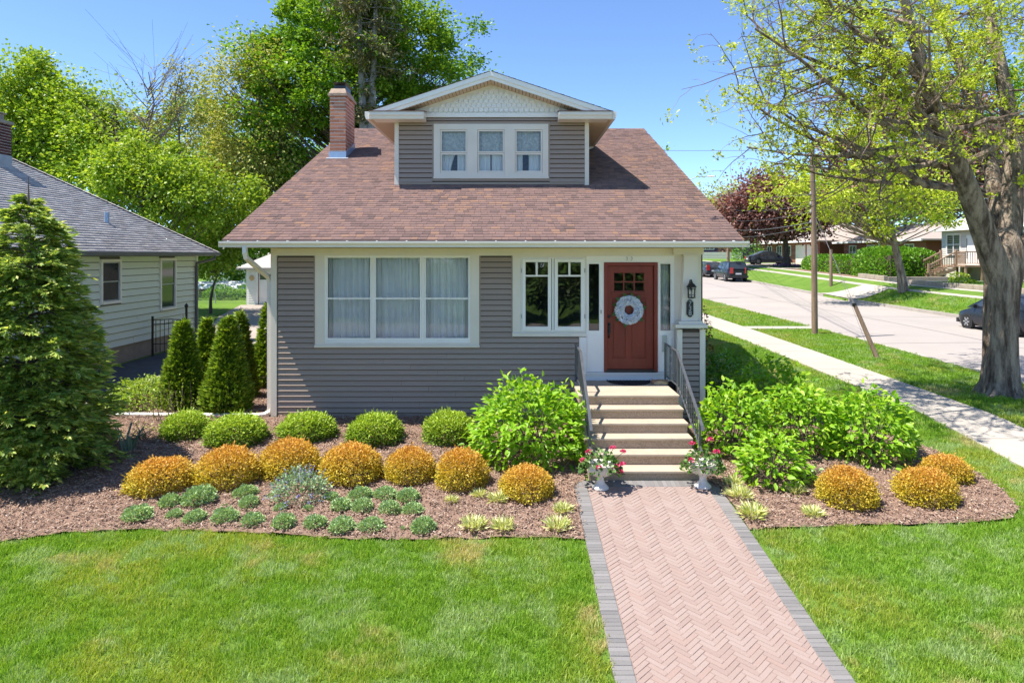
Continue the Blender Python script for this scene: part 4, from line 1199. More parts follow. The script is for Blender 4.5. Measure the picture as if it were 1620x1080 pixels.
# wreath flowers
r = np.random.default_rng(3); n = 2000
th = r.uniform(0, 6.283, n); ph = r.uniform(0, 6.283, n); rr = .074*np.sqrt(r.uniform(.5,1,n))
C3 = np.stack([wc_.x + (.188+rr*np.cos(ph))*np.cos(th), wy - .035 - np.abs(rr*np.sin(ph))*.8, wc_.z + (.188+rr*np.cos(ph))*np.sin(th)], 1)
Dd = np.stack([np.cos(ph)*np.cos(th), -np.abs(np.sin(ph))*.6-.1, np.cos(ph)*np.sin(th)], 1) + r.normal(size=(n,3))*.7
leaves('flowers', C3, Dd, .038, .036, M['petal'], wre, r, up=np.array([0,-1.,0]))['kind'] = 'stuff'
for a in (75, 48, 155, 20, 3, 190, 215, 250, 315, 100, 130):
    t = R(a); p = np.array([[wc_.x+.225*math.cos(t), wy-.035, wc_.z+.225*math.sin(t)]]); d = np.array([[math.cos(t+.4), -.15, math.sin(t+.4)]])
    leaves('leaf', p, d, .14, .085, M['deepleaf'], wre, r, up=np.array([0,-1.,.2]))

# wall lantern
lx, ly, lz0 = (1094-HX)/F*(yp-.12), yp-.12, CAMZ-(471-HY)/F*(yp-.12)
lan = thing('wall_lantern', (lx, yp, lz0+.15), 'black lantern with clear glass on the cream column, above the house number', 'wall lantern')
LH = .30
mb = MB()
for k in range(6):
    t = 2*math.pi*k/6+.26; mb.bar((lx+.072*math.cos(t), ly+.072*math.sin(t), lz0+.02), (lx+.078*math.cos(t), ly+.078*math.sin(t), lz0+.20), .011)
mb.lathe([(.05,-.01),(.077,.0),(.077,.016),(.06,.018)], lx, ly, lz0, 12).lathe([(.074,.05),(.080,.05),(.080,.058),(.074,.058)], lx, ly, lz0, 12)
mb.lathe([(.078,.165),(.085,.165),(.085,.173),(.078,.173)], lx, ly, lz0, 12)
mb.build('cage', M['black_metal'], lan)
MB().lathe([(.095,.20),(.098,.21),(.06,.26),(.028,.285),(.028,.30),(.012,.31),(.016,.325),(.004,.345)], lx, ly, lz0, 14).build('roof', M['black_metal'], lan)
MB().lathe([(.066,.02),(.071,.19)], lx, ly, lz0, 12).build('glass', M['glass'], lan)
MB().lathe([(.012,.02),(.014,.09),(.011,.13),(.002,.15)], lx, ly, lz0, 10).build('bulb', M['white'], lan)
arm = MB().tube([(lx,yp,lz0+.22),(lx-.02,yp-.05,lz0+.26),(lx-.02,yp-.09,lz0+.335),(lx,yp-.12,lz0+.34)], .014, 6); arm.box(lx-.03,lx+.03,yp-.014,yp,lz0+.12,lz0+.27); arm.build('bracket', M['black_metal'], lan)

# house number plaque
pxc, pzc, pw, ph_ = (1091.2-HX)/F*yp, CAMZ-(487.6-HY)/F*yp, .150, .34
plq = thing('number_plaque', (pxc, yp, pzc), 'dark oval-ended house number plaque reading 738 on the cream column', 'sign')
hh = ph_/2
outl = [(-.066,-hh*.74),(-.052,-hh*.72)] + [(.05*math.cos(t), -hh*.68+.055*math.sin(t)) for t in np.linspace(math.pi+.2, 2*math.pi-.2, 9)] + [(.052,-hh*.72),(.066,-hh*.74),(.066,hh*.74),(.052,hh*.72)] + [(.05*math.cos(t), hh*.68+.055*math.sin(t)) for t in np.linspace(.2, math.pi-.2, 9)] + [(-.052,hh*.72),(-.066,hh*.74)]
MB().prism([(pxc+p[0], pzc+p[1]) for p in outl], 'y', yp-.022, yp-.002).build('plate', M['black_metal'], plq)
for i, ch in enumerate('738'):
    cu = bpy.data.curves.new('numeral', 'FONT'); cu.body = ch; cu.size = .125; cu.extrude = .004; cu.align_x = 'CENTER'; cu.align_y = 'CENTER'
    tmp = bpy.data.objects.new('numeral', cu); COL.objects.link(tmp)
    bpy.context.view_layer.update()
    me = bpy.data.meshes.new_from_object(tmp.evaluated_get(bpy.context.evaluated_depsgraph_get())); bpy.data.objects.remove(tmp)
    me.materials.clear(); me.materials.append(M['galv'])
    me.transform(Matrix.Translation((0, -.026, (1-i)*.095)) @ Matrix.Rotation(R(90), 4, 'X')); link('numeral', me, plq)

# door mat: half-moon rubber
dm = thing('doormat', (2.28, 13.2, 1.02), 'black half-moon rubber doormat on the landing', 'doormat')
n = 24; cxm, cym = 2.255, 13.23
arc = [(cxm+.42*math.cos(t), cym-.50*math.sin(t)*.95) for t in np.linspace(0, math.pi, n)]
MB().prism(arc[::-1], 'z', 1.021, 1.033).build('mat', M['rubber'], dm)
rim = MB().tube([(p[0]*.985+cxm*.015, p[1]+.012, 1.035) for p in arc], .011, 5); rim.build('rim', M['rubber'], dm)
nubs = MB()
for i in range(12):
    for j in range(6):
        x, y = cxm-.36+.065*i, cym-.05-.075*j
        if ((x-cxm)/.38)**2 + ((y-cym)/.44)**2 < 1: nubs.box(x-.018,x+.018,y-.022,y+.022,1.0331,1.042)
nubs.build('nubs', M['rubber'], dm)['kind'] = 'stuff'
# crumpled paper bag with a loaf-like front
M['paper'] = surf('brown_paper', (.33,.19,.10), .8, .2, 14, .5, 40)
M['paper_tan'] = surf('tan_paper', (.62,.42,.22), .8, .12, 14, .4, 40)  # paler tan of the bag front, also on the garage plaque
bag = thing('paper_bag', (2.83, 12.98, 1.02), 'small crumpled brown paper bag lying on the landing by the right railing', 'paper bag')
V = []; Fa = []
ns, nr = 13, 9
for i in range(ns):
    s = i/(ns-1)*2-1
    for j in range(nr):
        a = math.pi*j/(nr-1)
        w = .075*(1-.45*s*s); hgt = .085*(1-.35*s*s) + .05*max(0, abs(s)-.75)*3
        V.append((2.80+.15*s + .01*noise.noise(Vector((i,j,1.3))), 12.93 - w*math.cos(a) + .012*noise.noise(Vector((i*.9,j,5))), 1.022 + hgt*math.sin(a) + .014*noise.noise(Vector((i*.8,j*.9,9)))*math.sin(a)))
for i in range(ns-1):
    for j in range(nr-1):
        q = i*nr+j; Fa.append((q,q+nr,q+nr+1,q+1))
b1 = put('bag_body', V, Fa, M['paper'], bag)
V2 = [(2.80+.125*s, 12.862-.012*(1-s*s), 1.024) for s in np.linspace(-1,1,9)] + [(2.80+.12*s, 12.868, 1.03+.052*(1-.5*s*s)) for s in np.linspace(-1,1,9)]
put('bag_flap', V2, [(i,i+1,i+10,i+9) for i in range(8)], M['paper_tan'], bag)

# ---------------------------------------------------------------- urns of geraniums
def urn(x, y, label, seed, flowers):
    z0 = gz(x, y) + .03
    t = thing('flower_urn', (x, y, z0), label, 'planter', 'white flower urns at the foot of the steps')
    S = 1.06
    prof = [(.115,0),(.115,.02),(.10,.035),(.085,.05),(.062,.075),(.048,.115),(.05,.15),(.06,.165),(.055,.175),(.075,.185),(.125,.205),(.158,.245),(.168,.29),(.172,.315),(.195,.335),(.20,.35),(.188,.352),(.160,.335),(.15,.30)]
    u = MB().lathe([(a*S,b*S) for a,b in prof], x, y, z0, 24).build('urn', M['urn'], t, smooth=True)
    for k in range(16):
        a = 2*math.pi*k/16
        MB().tube([(x+math.cos(a)*rr_*S, y+math.sin(a)*rr_*S, z0+zz*S) for rr_, zz in ((.10,.195),(.14,.215),(.164,.25),(.172,.295))], .014, 5).build('flute', M['urn'], u)
    MB().lathe([(.01,0),(.15,.0),(.01,.012)], x, y, z0+.29, 14).build('soil', M['mulch'], t)
    r = np.random.default_rng(seed)
    n = 260; a = r.uniform(0,6.28,n); rad = .30*np.sqrt(r.uniform(0,1,n)); h = .33 + .24*r.uniform(0,1,n)*(1-(rad/.34)**2) - .10*(rad/.3)**3
    P = np.stack([x+rad*np.cos(a), y+rad*np.sin(a), z0+h], 1); D = np.stack([np.cos(a), np.sin(a), r.uniform(-.3,.5,n)], 1)+r.normal(size=(n,3))*.4
    leaves('foliage', P, D, r.uniform(.05,.085,n), r.uniform(.05,.08,n), M['gerleaf'], t, r, pointy=.55)
    st = MB()
    for fxo, fyo, fz_ in flowers:
        c = np.array([x+fxo, y+fyo, z0+fz_]); m = 46
        d = nrmz(r.normal(size=(m,3))); d[:,2] = np.abs(d[:,2])*.8
        leaves('flower_head', c + d*.03, d + r.normal(size=(m,3))*.4, .032, .032, M['pink'], t, r)
        st.tube([(x+fxo*.4, y+fyo*.4, z0+.33), (x+fxo*.8, y+fyo*.8, z0+.33+(fz_-.33)*.7), tuple(c)], .005, 4)
    st.build('stalks', M['deepleaf'], t)
    return t
x, y = gp(950, 775); urn(x, y, 'white urn with bright pink geraniums left of the bottom step', 5,
    [(-.27,-.05,.42),(.19,.02,.58),(.33,-.0,.53),(.22,-.10,.34),(.32,-.06,.36),(.27,-.12,.27),(-.05,-.20,.36),(-.16,.1,.5)])
x, y = gp(1112, 773); urn(x, y, 'white urn with few pale pink geraniums right of the bottom step', 8,
    [(-.14,.05,.62),(.12,.05,.68),(.20,-.02,.52),(-.20,-.10,.42)])

# ---------------------------------------------------------------- clipped shrubs
def stems(name, base, tips, r0, material, parent, seed=0):
    mb = MB(); rr = random.Random(seed)
    for t in tips:
        m = Vector(base).lerp(Vector(t), .5) + Vector((rr.uniform(-.05,.05), rr.uniform(-.05,.05), rr.uniform(-.02,.06)))
        mb.tube([base, m, t], [r0, r0*.7, r0*.3], 4, cap=False)
    return mb.build(name, material, parent)
def shell(n, r, rx, ry, rz, lump=.12, inner=.62, seed=0, low=-.25):
    """points through the outer part of a rounded clipped bush, with an uneven surface"""
    d = nrmz(r.normal(size=(n,3))); d = d[d[:,2] > low]; n = len(d)
    ln = np.array([noise.noise(Vector((v[0]*2.6+seed, v[1]*2.6, v[2]*2.6))) + .5*noise.noise(Vector((v[0]*6+seed, v[1]*6, v[2]*6))) for v in d])
    k = (1 + lump*ln) * (inner + (1-inner) * r.uniform(0,1,n)**.45)
    P = d * k[:,None] * np.array([rx, ry, rz]); P[:,2] += rz*abs(low)
    return P, d
def bush_proto(seed, material, rx, ry, h, n, L, Wd, twigs, group, cat, name, lump=.12):
    t = thing(name, (0,0,0), None, cat, group)
    r = np.random.default_rng(seed)
    rz_ = h/1.3
    P, d = shell(n, r, rx, ry, rz_, lump, .5, seed*7.3, -.3)
    D = d*.8 + r.normal(size=d.shape)*.8 + np.array([0,0,.25])
    o = leaves('foliage', P, D, r.uniform(.7,1.25,len(P))*L, r.uniform(.7,1.25,len(P))*Wd, material, t, r)
    k = r.integers(0, len(P), 260); Pk = P[k]*(1.02+.10*r.uniform(0,1,(260,1)))
    leaves('stray_shoots', Pk, d[k]+r.normal(size=(260,3))*.3+np.array([0,0,.5]), L*1.5, Wd, material, t, r)['kind'] = 'stuff'
    tips = [tuple(p*.8) for p in P[r.integers(0, len(P), 22)]]
    stems('stems', (0,0,-.02), tips, .012, M['core'], t, seed)
    return t
def place_copies(protos, spots, labels, base_w):
    for i, ((x0, x1, ytop, ybase), lab) in enumerate(zip(spots, labels)):
        pr, used = protos[i % len(protos)]
        cxp = (x0+x1)/2
        X, Y = gp(cxp, ybase); wpx = (x1-x0)
        # base point seen is the near foot of the bush: centre sits a radius behind
        wid = wpx/F*Y; Yc = Y + wid*.36
        wid = wpx/F*Yc; Xc = (cxp-HX)/F*Yc
        htop = CAMZ - (ytop-HY)/F*(Yc+wid*.05) - gz(Xc, Yc)
        o = pr if not used[0] else copy_tree(pr)
        used[0] = True
        o.location = (Xc, Yc, gz(Xc, Yc)+.02); s = wid/base_w
        o.scale = (s, s*.95, htop/.62); o.rotation_euler = (0, 0, rnd.uniform(0, 6.28)); o['label'] = lab
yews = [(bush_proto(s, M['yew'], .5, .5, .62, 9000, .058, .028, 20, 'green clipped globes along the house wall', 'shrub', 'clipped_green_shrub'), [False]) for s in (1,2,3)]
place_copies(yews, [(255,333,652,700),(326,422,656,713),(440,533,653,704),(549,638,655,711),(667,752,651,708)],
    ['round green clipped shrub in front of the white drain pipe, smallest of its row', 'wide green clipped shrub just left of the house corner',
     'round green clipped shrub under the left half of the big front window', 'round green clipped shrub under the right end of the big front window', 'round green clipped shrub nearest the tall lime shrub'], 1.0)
golds = [(bush_proto(s, M['gold'], .5, .5, .62, 11000, .042, .026, 20, 'orange and gold clipped mounds in the mulch bed', 'shrub', 'golden_shrub'), [False]) for s in (11,12,13)]
place_copies(golds, [(204,307,725,790),(311,411,708,779),(411,506,696,764),(504,606,703,773),(608,689,709,771),(686,774,711,781),(787,878,738,798),(1293,1386,740,812),(1416,1512,741,808),(1458,1535,721,770)],
    ['orange shrub at the end of its row nearest the tall evergreen', 'broad orange shrub, second from the tall evergreen', 'orange shrub standing behind the purple catmint', 'widest orange shrub, just right of the purple catmint',
     'narrow orange shrub between two others, middle of the row', 'yellow-orange shrub next to last before the lime shrub', 'small gold shrub in front of the tall lime shrub', 'yellow-gold shrub in the right bed, closest to the brick path',
     'rusty orange shrub in the right bed, front of a pair', 'half hidden orange shrub at the outer edge of the right bed'], 1.0)

# ---- low green mounds
def mound_proto(seed, n=2000):
    t = thing('sedum_mound', (0,0,0), None, 'plant', 'small green sedum mounds in rows')
    r = np.random.default_rng(seed); P, d = shell(n, r, .5, .5, .5, .22, .5, seed*3.1, -.15)
    P = P[:,:] * np.array([1,1,.85])
    leaves('foliage', P, d + r.normal(size=d.shape)*.5 + np.array([0,0,.9]), r.uniform(.07,.12,len(P)), r.uniform(.06,.09,len(P)), M['sedum'], t, r, fold=.3)
    stems('stems', (0,0,0), [tuple(p*.8) for p in P[:14]], .014, M['core'], t, seed)
    return t
mpro = [(mound_proto(s), [False]) for s in (1,2,3,4)]
front = [(218,830,46),(308,832,36),(356,832,40),(400,837,34),(449,841,38),(499,841,36),(541,847,42),(587,846,40),(670,848,40)]
mid = [(276,825,27),(394,808,33),(444,812,20),(487,812,17),(540,813,36),(573,815,36),(616,817,34),(653,818,33)]
back = [(269,807,34),(316,805,50),(388,792,37),(355,806,12),(428,791,14),(525,796,24),(570,796,38),(609,794,36),(646,799,38)]
extra = [(638,842,11)]
ordn = ['first','second','third','fourth','fifth','sixth','seventh','eighth','ninth']
def mounds(lst, rowname):
    for i, (cx, by, w) in enumerate(lst):
        X, Y = gp(cx, by); wid = w/F*Y*1.04; Y += wid*.3; X = (cx-HX)/F*Y
        pr, used = mpro[(i*3+len(rowname)) % 4]
        o = pr if not used[0] else copy_tree(pr); used[0] = True
        o.location = (X, Y, gz(X, Y)+.03); o.scale = (wid, wid*.9, wid*(.85 if w > 16 else .7)*rnd.uniform(.92,1.12)); o.rotation_euler = (0,0,rnd.uniform(0,6.28))
        o['label'] = ('%s green sedum mound from the left in the %s' % (ordn[i], rowname)) if len(lst) > 1 else 'tiniest green sedum sprig, alone near the lawn edge'
mounds(front, 'row along the lawn edge'); mounds(mid, 'middle row'); mounds(back, 'row behind, below the orange shrubs'); mounds(extra, 'x')

# ---- variegated tufts
def varieg_proto(seed):
    t = thing('variegated_tuft', (0,0,0), None, 'plant', 'cream and green variegated tufts in the beds')
    r = np.random.default_rng(seed); n = 170
    a = r.uniform(0,6.283,n); rad = .30*np.sqrt(r.uniform(0,1,n)); el = r.uniform(.25,1.35,n)
    P = np.stack([rad*np.cos(a), rad*np.sin(a), r.uniform(0,.22,n)*(1-rad)], 1)
    D = np.stack([np.cos(a)*np.cos(el), np.sin(a)*np.cos(el), np.sin(el)], 1) + r.normal(size=(n,3))*.25
    leaves('blades', P, D, r.uniform(.25,.42,n), r.uniform(.045,.075,n), M['varieg'], t, r, pointy=.45)
    return t
vpro = [(varieg_proto(s), [False]) for s in (5,6,7)]
for i, (cx, by, w, lab) in enumerate([
    (715,801,26,'small variegated tuft below the gap between two orange shrubs'), (758,793,28,'pale variegated tuft tucked in front of the small gold shrub, left one'), (787,801,36,'pale variegated tuft touching the small gold shrub'),
    (750,847,48,'bushy variegated tuft by the lawn edge, left of two'), (796,848,44,'variegated tuft with an ochre patch by the lawn edge'), (891,819,36,'variegated tuft behind another beside the brick path'), (882,848,48,'large pale variegated tuft by the lawn corner at the brick path'),
    (1160,775,34,'small variegated tuft at the urn end of the right bed'), (1170,797,46,'variegated tuft in the middle of the clump along the path'), (1190,829,54,'largest variegated tuft along the right edge of the path'),
    (1258,788,36,'thin variegated tuft below the lime shrubs of the right bed'), (1285,825,38,'variegated tuft in open mulch left of the yellow-gold shrub')]):
    X, Y = gp(cx, by); wid = w/F*Y; Y += wid*.3; X = (cx-HX)/F*Y
    pr, used = vpro[i % 3]; o = pr if not used[0] else copy_tree(pr); used[0] = True
    o.location = (X, Y, gz(X,Y)+.03); o.scale = (wid*1.0,)*3; o.rotation_euler = (0,0,rnd.uniform(0,6.28)); o['label'] = lab

# ---- catmint with purple flowers
X, Y = gp(475, 806); Y += .3; X = (475-HX)/F*Y
cat = thing('catmint', (X, Y, gz(X,Y)+.02), 'loose silvery catmint with small purple flowers among the orange shrubs', 'plant')
r = np.random.default_rng(21); P, d = shell(1700, r, .40, .36, .34, .25, .4, 3, -.2); P += np.array(cat.location)
leaves('foliage', P, d + r.normal(size=d.shape)*.6 + np.array([0,0,.6]), r.uniform(.03,.055,len(P)), r.uniform(.022,.035,len(P)), M['catleaf'], cat, r)
n = 70; a = r.uniform(0,6.28,n); el = r.uniform(.1,1.4,n); st = MB(); FP = []; FD = []
for i in range(n):
    d_ = np.array([math.cos(a[i])*math.cos(el[i]), math.sin(a[i])*math.cos(el[i]), math.sin(el[i])*.95]); b = np.array(cat.location)
    p0, p1 = b + d_*.25, b + d_*r.uniform(.40,.54); st.tube([tuple(p0), tuple(p1)], .003, 3, cap=False)
    for s in np.linspace(.45, 1, 9): FP.append(p0+(p1-p0)*s); FD.append(r.normal(size=3))
leaves('flower_spikes', np.array(FP), np.array(FD), .024, .018, M['catflower'], cat, r)['kind'] = 'stuff'
st.build('stems', M['catleaf'], cat)

# ---- leafy lime shrubs (dogwood-like, big separate leaves)
leaf_me = {}
def big_leaf(mat_, seed):
    """one shared leaf: oval, folded on its midrib, tip drooping"""
    k = (mat_.name, seed)
    if k not in leaf_me:
        r = random.Random(seed); w = r.uniform(.24,.31); dr_ = r.uniform(.05,.2)
        ys = [0,.18,.45,.75,1.0]; ws = [.04,.8,1,.6,0.0]; V = []; Fa = []
        for yy, ww in zip(ys, ws):
            zc = -dr_*yy*yy
            V += [(-w*ww, yy, zc+.10*ww), (0, yy, zc), (w*ww, yy, zc+.10*ww)]
        for i in range(4):
            a = i*3; Fa += [(a,a+1,a+4,a+3),(a+1,a+2,a+5,a+4)]
        leaf_me[k] = mesh_fast('leaf', V, Fa, mat_)
    return leaf_me[k]
def lime_shrub(name, base, rx, ry, h, n, L, label, group, n_ind, seed, material=None, lump=.22, cat='shrub'):
    material = material or M['lime']
    t = thing(name, base, label, cat, group)
    r = np.random.default_rng(seed); P, d = shell(n, r, rx, ry, h/1.35, lump, .5, seed*1.7, -.35)
    # shoots stand out of the top
    m = r.uniform(0,1,len(P)) < .10; P[m] *= 1.09; P[m,2] += .02*h
    D = d*np.array([1,1,.35]) + r.normal(size=d.shape)*.45 + np.array([0,0,-.05])
    P = P + np.array(base)
    rad = np.linalg.norm((P-np.array(base))/np.array([rx,ry,h]), axis=1)
    vis_ = rad - .45*(P[:,1]-base[1])/ry*.5
    order = np.argsort(-vis_); ind, rest_ = order[:n_ind], order[n_ind:]
    for i in ind:
        me = big_leaf(material, int(r.integers(0, 6)))
        o = link('leaf', me, t); o.location = P[i] - np.array(base)
        l = L*r.uniform(.75,1.3)
        dv = Vector(D[i]).normalized(); q = dv.to_track_quat('Y', 'Z'); q = q @ Quaternion((0,1,0), r.normal()*.5)
        o.rotation_mode = 'QUATERNION'; o.rotation_quaternion = q; o.scale = (l, l, l)
    # the inner leaves: same shape, joined
    k = len(rest_); Pi, Di = P[rest_], nrmz(D[rest_]); Ls = (L*r.uniform(.75,1.3,k))[:,None]
    u = np.array([0,0,1.0]) + r.normal(size=(k,3))*.5; S = nrmz(np.cross(Di, u)); Nn = np.cross(S, Di)
    rows = []
    for yy, ww in ((0,.04),(.18,.8),(.45,1),(.75,.6),(1.0,.0)):
        c = Pi + Di*Ls*yy - Nn*Ls*.12*yy*yy
        rows += [c - S*Ls*.27*ww + Nn*Ls*.1*ww, c, c + S*Ls*.27*ww + Nn*Ls*.1*ww]
    V = np.stack(rows, 1).reshape(-1,3); b = np.arange(k)[:,None]*15
    q = np.array([[a,a+1,a+4,a+3] for a in (0,3,6,9)] + [[a+1,a+2,a+5,a+4] for a in (0,3,6,9)]).ravel()[None]
    put('foliage', V, (b + q).reshape(-1,4), material, t)['kind'] = 'stuff'
    stems('stems', base, [tuple(p) for p in P[r.integers(0,len(P),40)]], .011, M['twig'], t, seed)
    return t
def spot(px, py, back=.0):
    X, Y = gp(px, py); Y += back; X = (px-HX)/F*Y; return (X, Y, gz(X,Y)+.02)
lime_shrub('leafy_shrub', (.31, 11.35, .1), .97, .85, 1.26, 4200, .108, 'tall leafy lime green shrub between the house wall and the steps', None, 290, 31)
G_ = 'leafy lime shrubs in the right bed'
lime_shrub('leafy_shrub', (3.75, 11.6, .12), .62, .60, 1.15, 1900, .105, 'leafy lime shrub beside the right stair railing', G_, 70, 32)
lime_shrub('leafy_shrub', (3.95, 10.35, .03), .52, .42, .72, 1100, .10, 'lowest leafy lime shrub at the front of the right bed', G_, 80, 33)
lime_shrub('leafy_shrub', (4.95, 11.7, .12), .75, .62, 1.12, 2300, .105, 'leafy lime shrub in the middle of the right bed', G_, 70, 34)
lime_shrub('leafy_shrub', (5.95, 11.35, .1), .72, .62, 1.10, 2400, .105, 'leafy lime shrub at the lawn side, behind the yellow-gold shrub', G_, 110, 35)
lime_shrub('leafy_shrub', (5.05, 13.3, .3), .80, .65, 1.15, 2000, .105, 'leafy lime shrub at the back of the bed against the side lawn', G_, 50, 36)
lime_shrub('leafy_shrub', (4.55, 14.6, .33), .62, .75, 1.05, 1500, .105, 'dark shaded shrub against the side wall of the house', None, 40, 37, M['hedge'])
lime_shrub('red_tipped_shrub', (5.15, 18.6, .36), .28, .28, 1.75, 420, .09, 'upright red-tipped shrub behind the corner column', None, 0, 38, leafmat('red_tip_leaf', [(0,(.07,.10,.02)),(.5,(.20,.12,.05)),(1,(.48,.17,.12))], .3, .5))
# small weeds in the right bed
lime_shrub('weed_clump', spot(1287, 757, .05), .16, .12, .16, 50, .07, 'small grey-green weed clump beside the lime shrubs', None, 0, 39, M['sedum'], cat='plant')

# ---- low ground cover and thin plants at the left corner
lime_shrub('low_hedge', (-7.75, 14.3, .3), .62, 1.1, .55, 4200, .06, 'low yellow-green leafy shrub beside the driveway kerb', None, 0, 41, M['bright'])
sp = thing('sparse_shrub', (-6.55, 12.9, .25), 'sparse twiggy shrub with tiny pale leaves behind the drain pipe', 'shrub')
r = np.random.default_rng(9); mb = MB(); LP = []
for i in range(26):
    b = Vector((-6.55 + r.uniform(-.45,.45), 12.9 + r.uniform(-.25,.25), .24)); d_ = Vector((r.normal()*.3, r.normal()*.3, 1)).normalized(); l = r.uniform(.4,.95)
    mb.tube([b, b+d_*l*.5, b+d_*l+Vector((r.normal()*.06,0,0))], [.007,.005,.002], 4, cap=False)
    for s in np.linspace(.35,1,9): LP.append(tuple(b+d_*l*s))
mb.build('stems', M['twig'], sp); LP = np.array(LP)
leaves('foliage', LP, r.normal(size=LP.shape)+np.array([0,0,.4]), .045, .022, M['bright'], sp, r)
bl = spot(203, 722, .1)
sg = thing('strappy_plant', bl, 'strappy blue-green bulb leaves beside the tall evergreen', 'plant')
mb = MB()
for i in range(16):
    a = r.uniform(0,6.28); l = r.uniform(.35,.62); d_ = Vector((math.cos(a)*.4, math.sin(a)*.4, 1)).normalized(); b = Vector(bl)+Vector((r.uniform(-.08,.08),r.uniform(-.06,.06),0))
    side = Vector((-math.sin(a), math.cos(a), 0))*.014
    pts = [b, b+d_*l*.5, b+d_*l*.85+Vector((math.cos(a),math.sin(a),0))*.07, b+d_*l*.9+Vector((math.cos(a),math.sin(a),-.5))*.13]
    vs = []
    for k, p in enumerate(pts): w = side*(1,1.1,.8,.15)[k]; vs += [p-w, p+Vector((0,0,-.006)), p+w]
    mb.add(vs, [f for k in range(3) for f in ((3*k,3*k+1,3*k+4,3*k+3),(3*k+1,3*k+2,3*k+5,3*k+4))])
M['strap'] = leafmat('strap_leaf', [(0,(.12,.20,.12)),(1,(.26,.36,.26))], .2, .4)
mb.build('blades', M['strap'], sg)
lime_shrub('weed_clump', spot(222, 700, .1), .35, .3, .28, 130, .05, 'thin pale weeds in the mulch beside the strappy plant', None, 0, 44, M['olive'], cat='plant')
# ---------------------------------------------------------------- evergreens
def spray_cone(name, base, h, rad, n, L, label, cat, group, material, seed, taper=.75, twin=None, ragged=.12, droop=.0, fan=7):
    """upright evergreen built of flat fan sprays; crown narrows to the tip"""
    t = thing(name, base, label, cat, group)
    r = np.random.default_rng(seed)
    s = 1 - (1-r.uniform(0,1,n)*.985)**.62            # more towards the base
    a = r.uniform(0,6.283,n)
    prof = lambda q: np.clip((1-q)**taper, .02, 1) * np.where(q < .12, .86+q*1.17, 1) * np.clip((1-q)/.22+.12, .0, 1)
    ln = np.array([noise.noise(Vector((math.cos(x)*1.7+seed, math.sin(x)*1.7, q*h*1.3))) + .5*noise.noise(Vector((math.cos(x)*4+seed, math.sin(x)*4, q*h*3.2))) for x, q in zip(a, s)])
    rr = rad*prof(s)*(1+ragged*1.6*ln)*(.55+.45*r.uniform(0,1,n)**.4)
    B = np.array(base)
    P = np.stack([rr*np.cos(a), rr*np.sin(a), s*h*.97+.03], 1) + B
    out = np.stack([np.cos(a), np.sin(a), np.full(n, .55-droop)], 1) + r.normal(size=(n,3))*.28
    out = nrmz(out)
    # each spray: several leaflets fanned in a plane
    S = nrmz(np.cross(out, np.stack([-np.sin(a), np.cos(a), np.zeros(n)],1)*.3 + r.normal(size=(n,3))*.6)); PP=[]; DD=[]; LL=[]
    ls = L*r.uniform(.6,1.3,n)
    for k in range(fan):
        f = (k-(fan-1)/2)/((fan-1)/2)
        PP.append(P + out*(ls*.25*(1-abs(f)))[:,None]); DD.append(out*(1-.45*abs(f)) + S*f*.75); LL.append(ls*(1-.35*abs(f)))
    PP = np.concatenate(PP); DD = np.concatenate(DD); LL = np.concatenate(LL)
    leaves('foliage', PP, DD, LL, LL*.26, material, t, r, fold=.1)
    MB().tube([base, (base[0], base[1], base[2]+h*.5), (base[0]+.01, base[1], base[2]+h*.99)], [max(.03,rad*.10), rad*.06, .006], 7).build('trunk', M['twig'], t)
    br = MB()
    for i in range(40):
        q = r.uniform(.03,.9); x = r.uniform(0,6.28); l = rad*float(prof(np.array([q]))[0])*.8
        br.tube([(base[0],base[1],base[2]+q*h), (base[0]+l*math.cos(x), base[1]+l*math.sin(x), base[2]+q*h+l*.35)], [.012,.004], 4, cap=False)
    br.build('branches', M['twig'], t)
    return t
GA = 'narrow evergreens beside the house corner'
for args in [((-6.78,14.05,.3), 1.95, .44, 3200, 'narrow evergreen with a broad base, nearest the driveway', 51),
             ((-7.02,15.7,.31), 1.80, .35, 2300, 'slim evergreen standing back between two wider ones', 52),
             ((-5.72,13.75,.29), 2.08, .48, 3600, 'biggest narrow evergreen, in front of the others', 53),
             ((-5.95,14.95,.3), 2.05, .36, 2300, 'narrow evergreen just behind the biggest one, with a second tip', 56),
             ((-5.78,16.2,.31), 2.15, .38, 2500, 'narrow evergreen second from the house corner', 54),
             ((-5.60,17.4,.32), 2.0, .31, 1800, 'narrow evergreen partly hidden by the house corner', 55)]:
    spray_cone('narrow_evergreen', args[0], args[1], args[2], args[3], .115, args[4], 'evergreen', GA, M['arb'], args[5], taper=.88, ragged=.12)
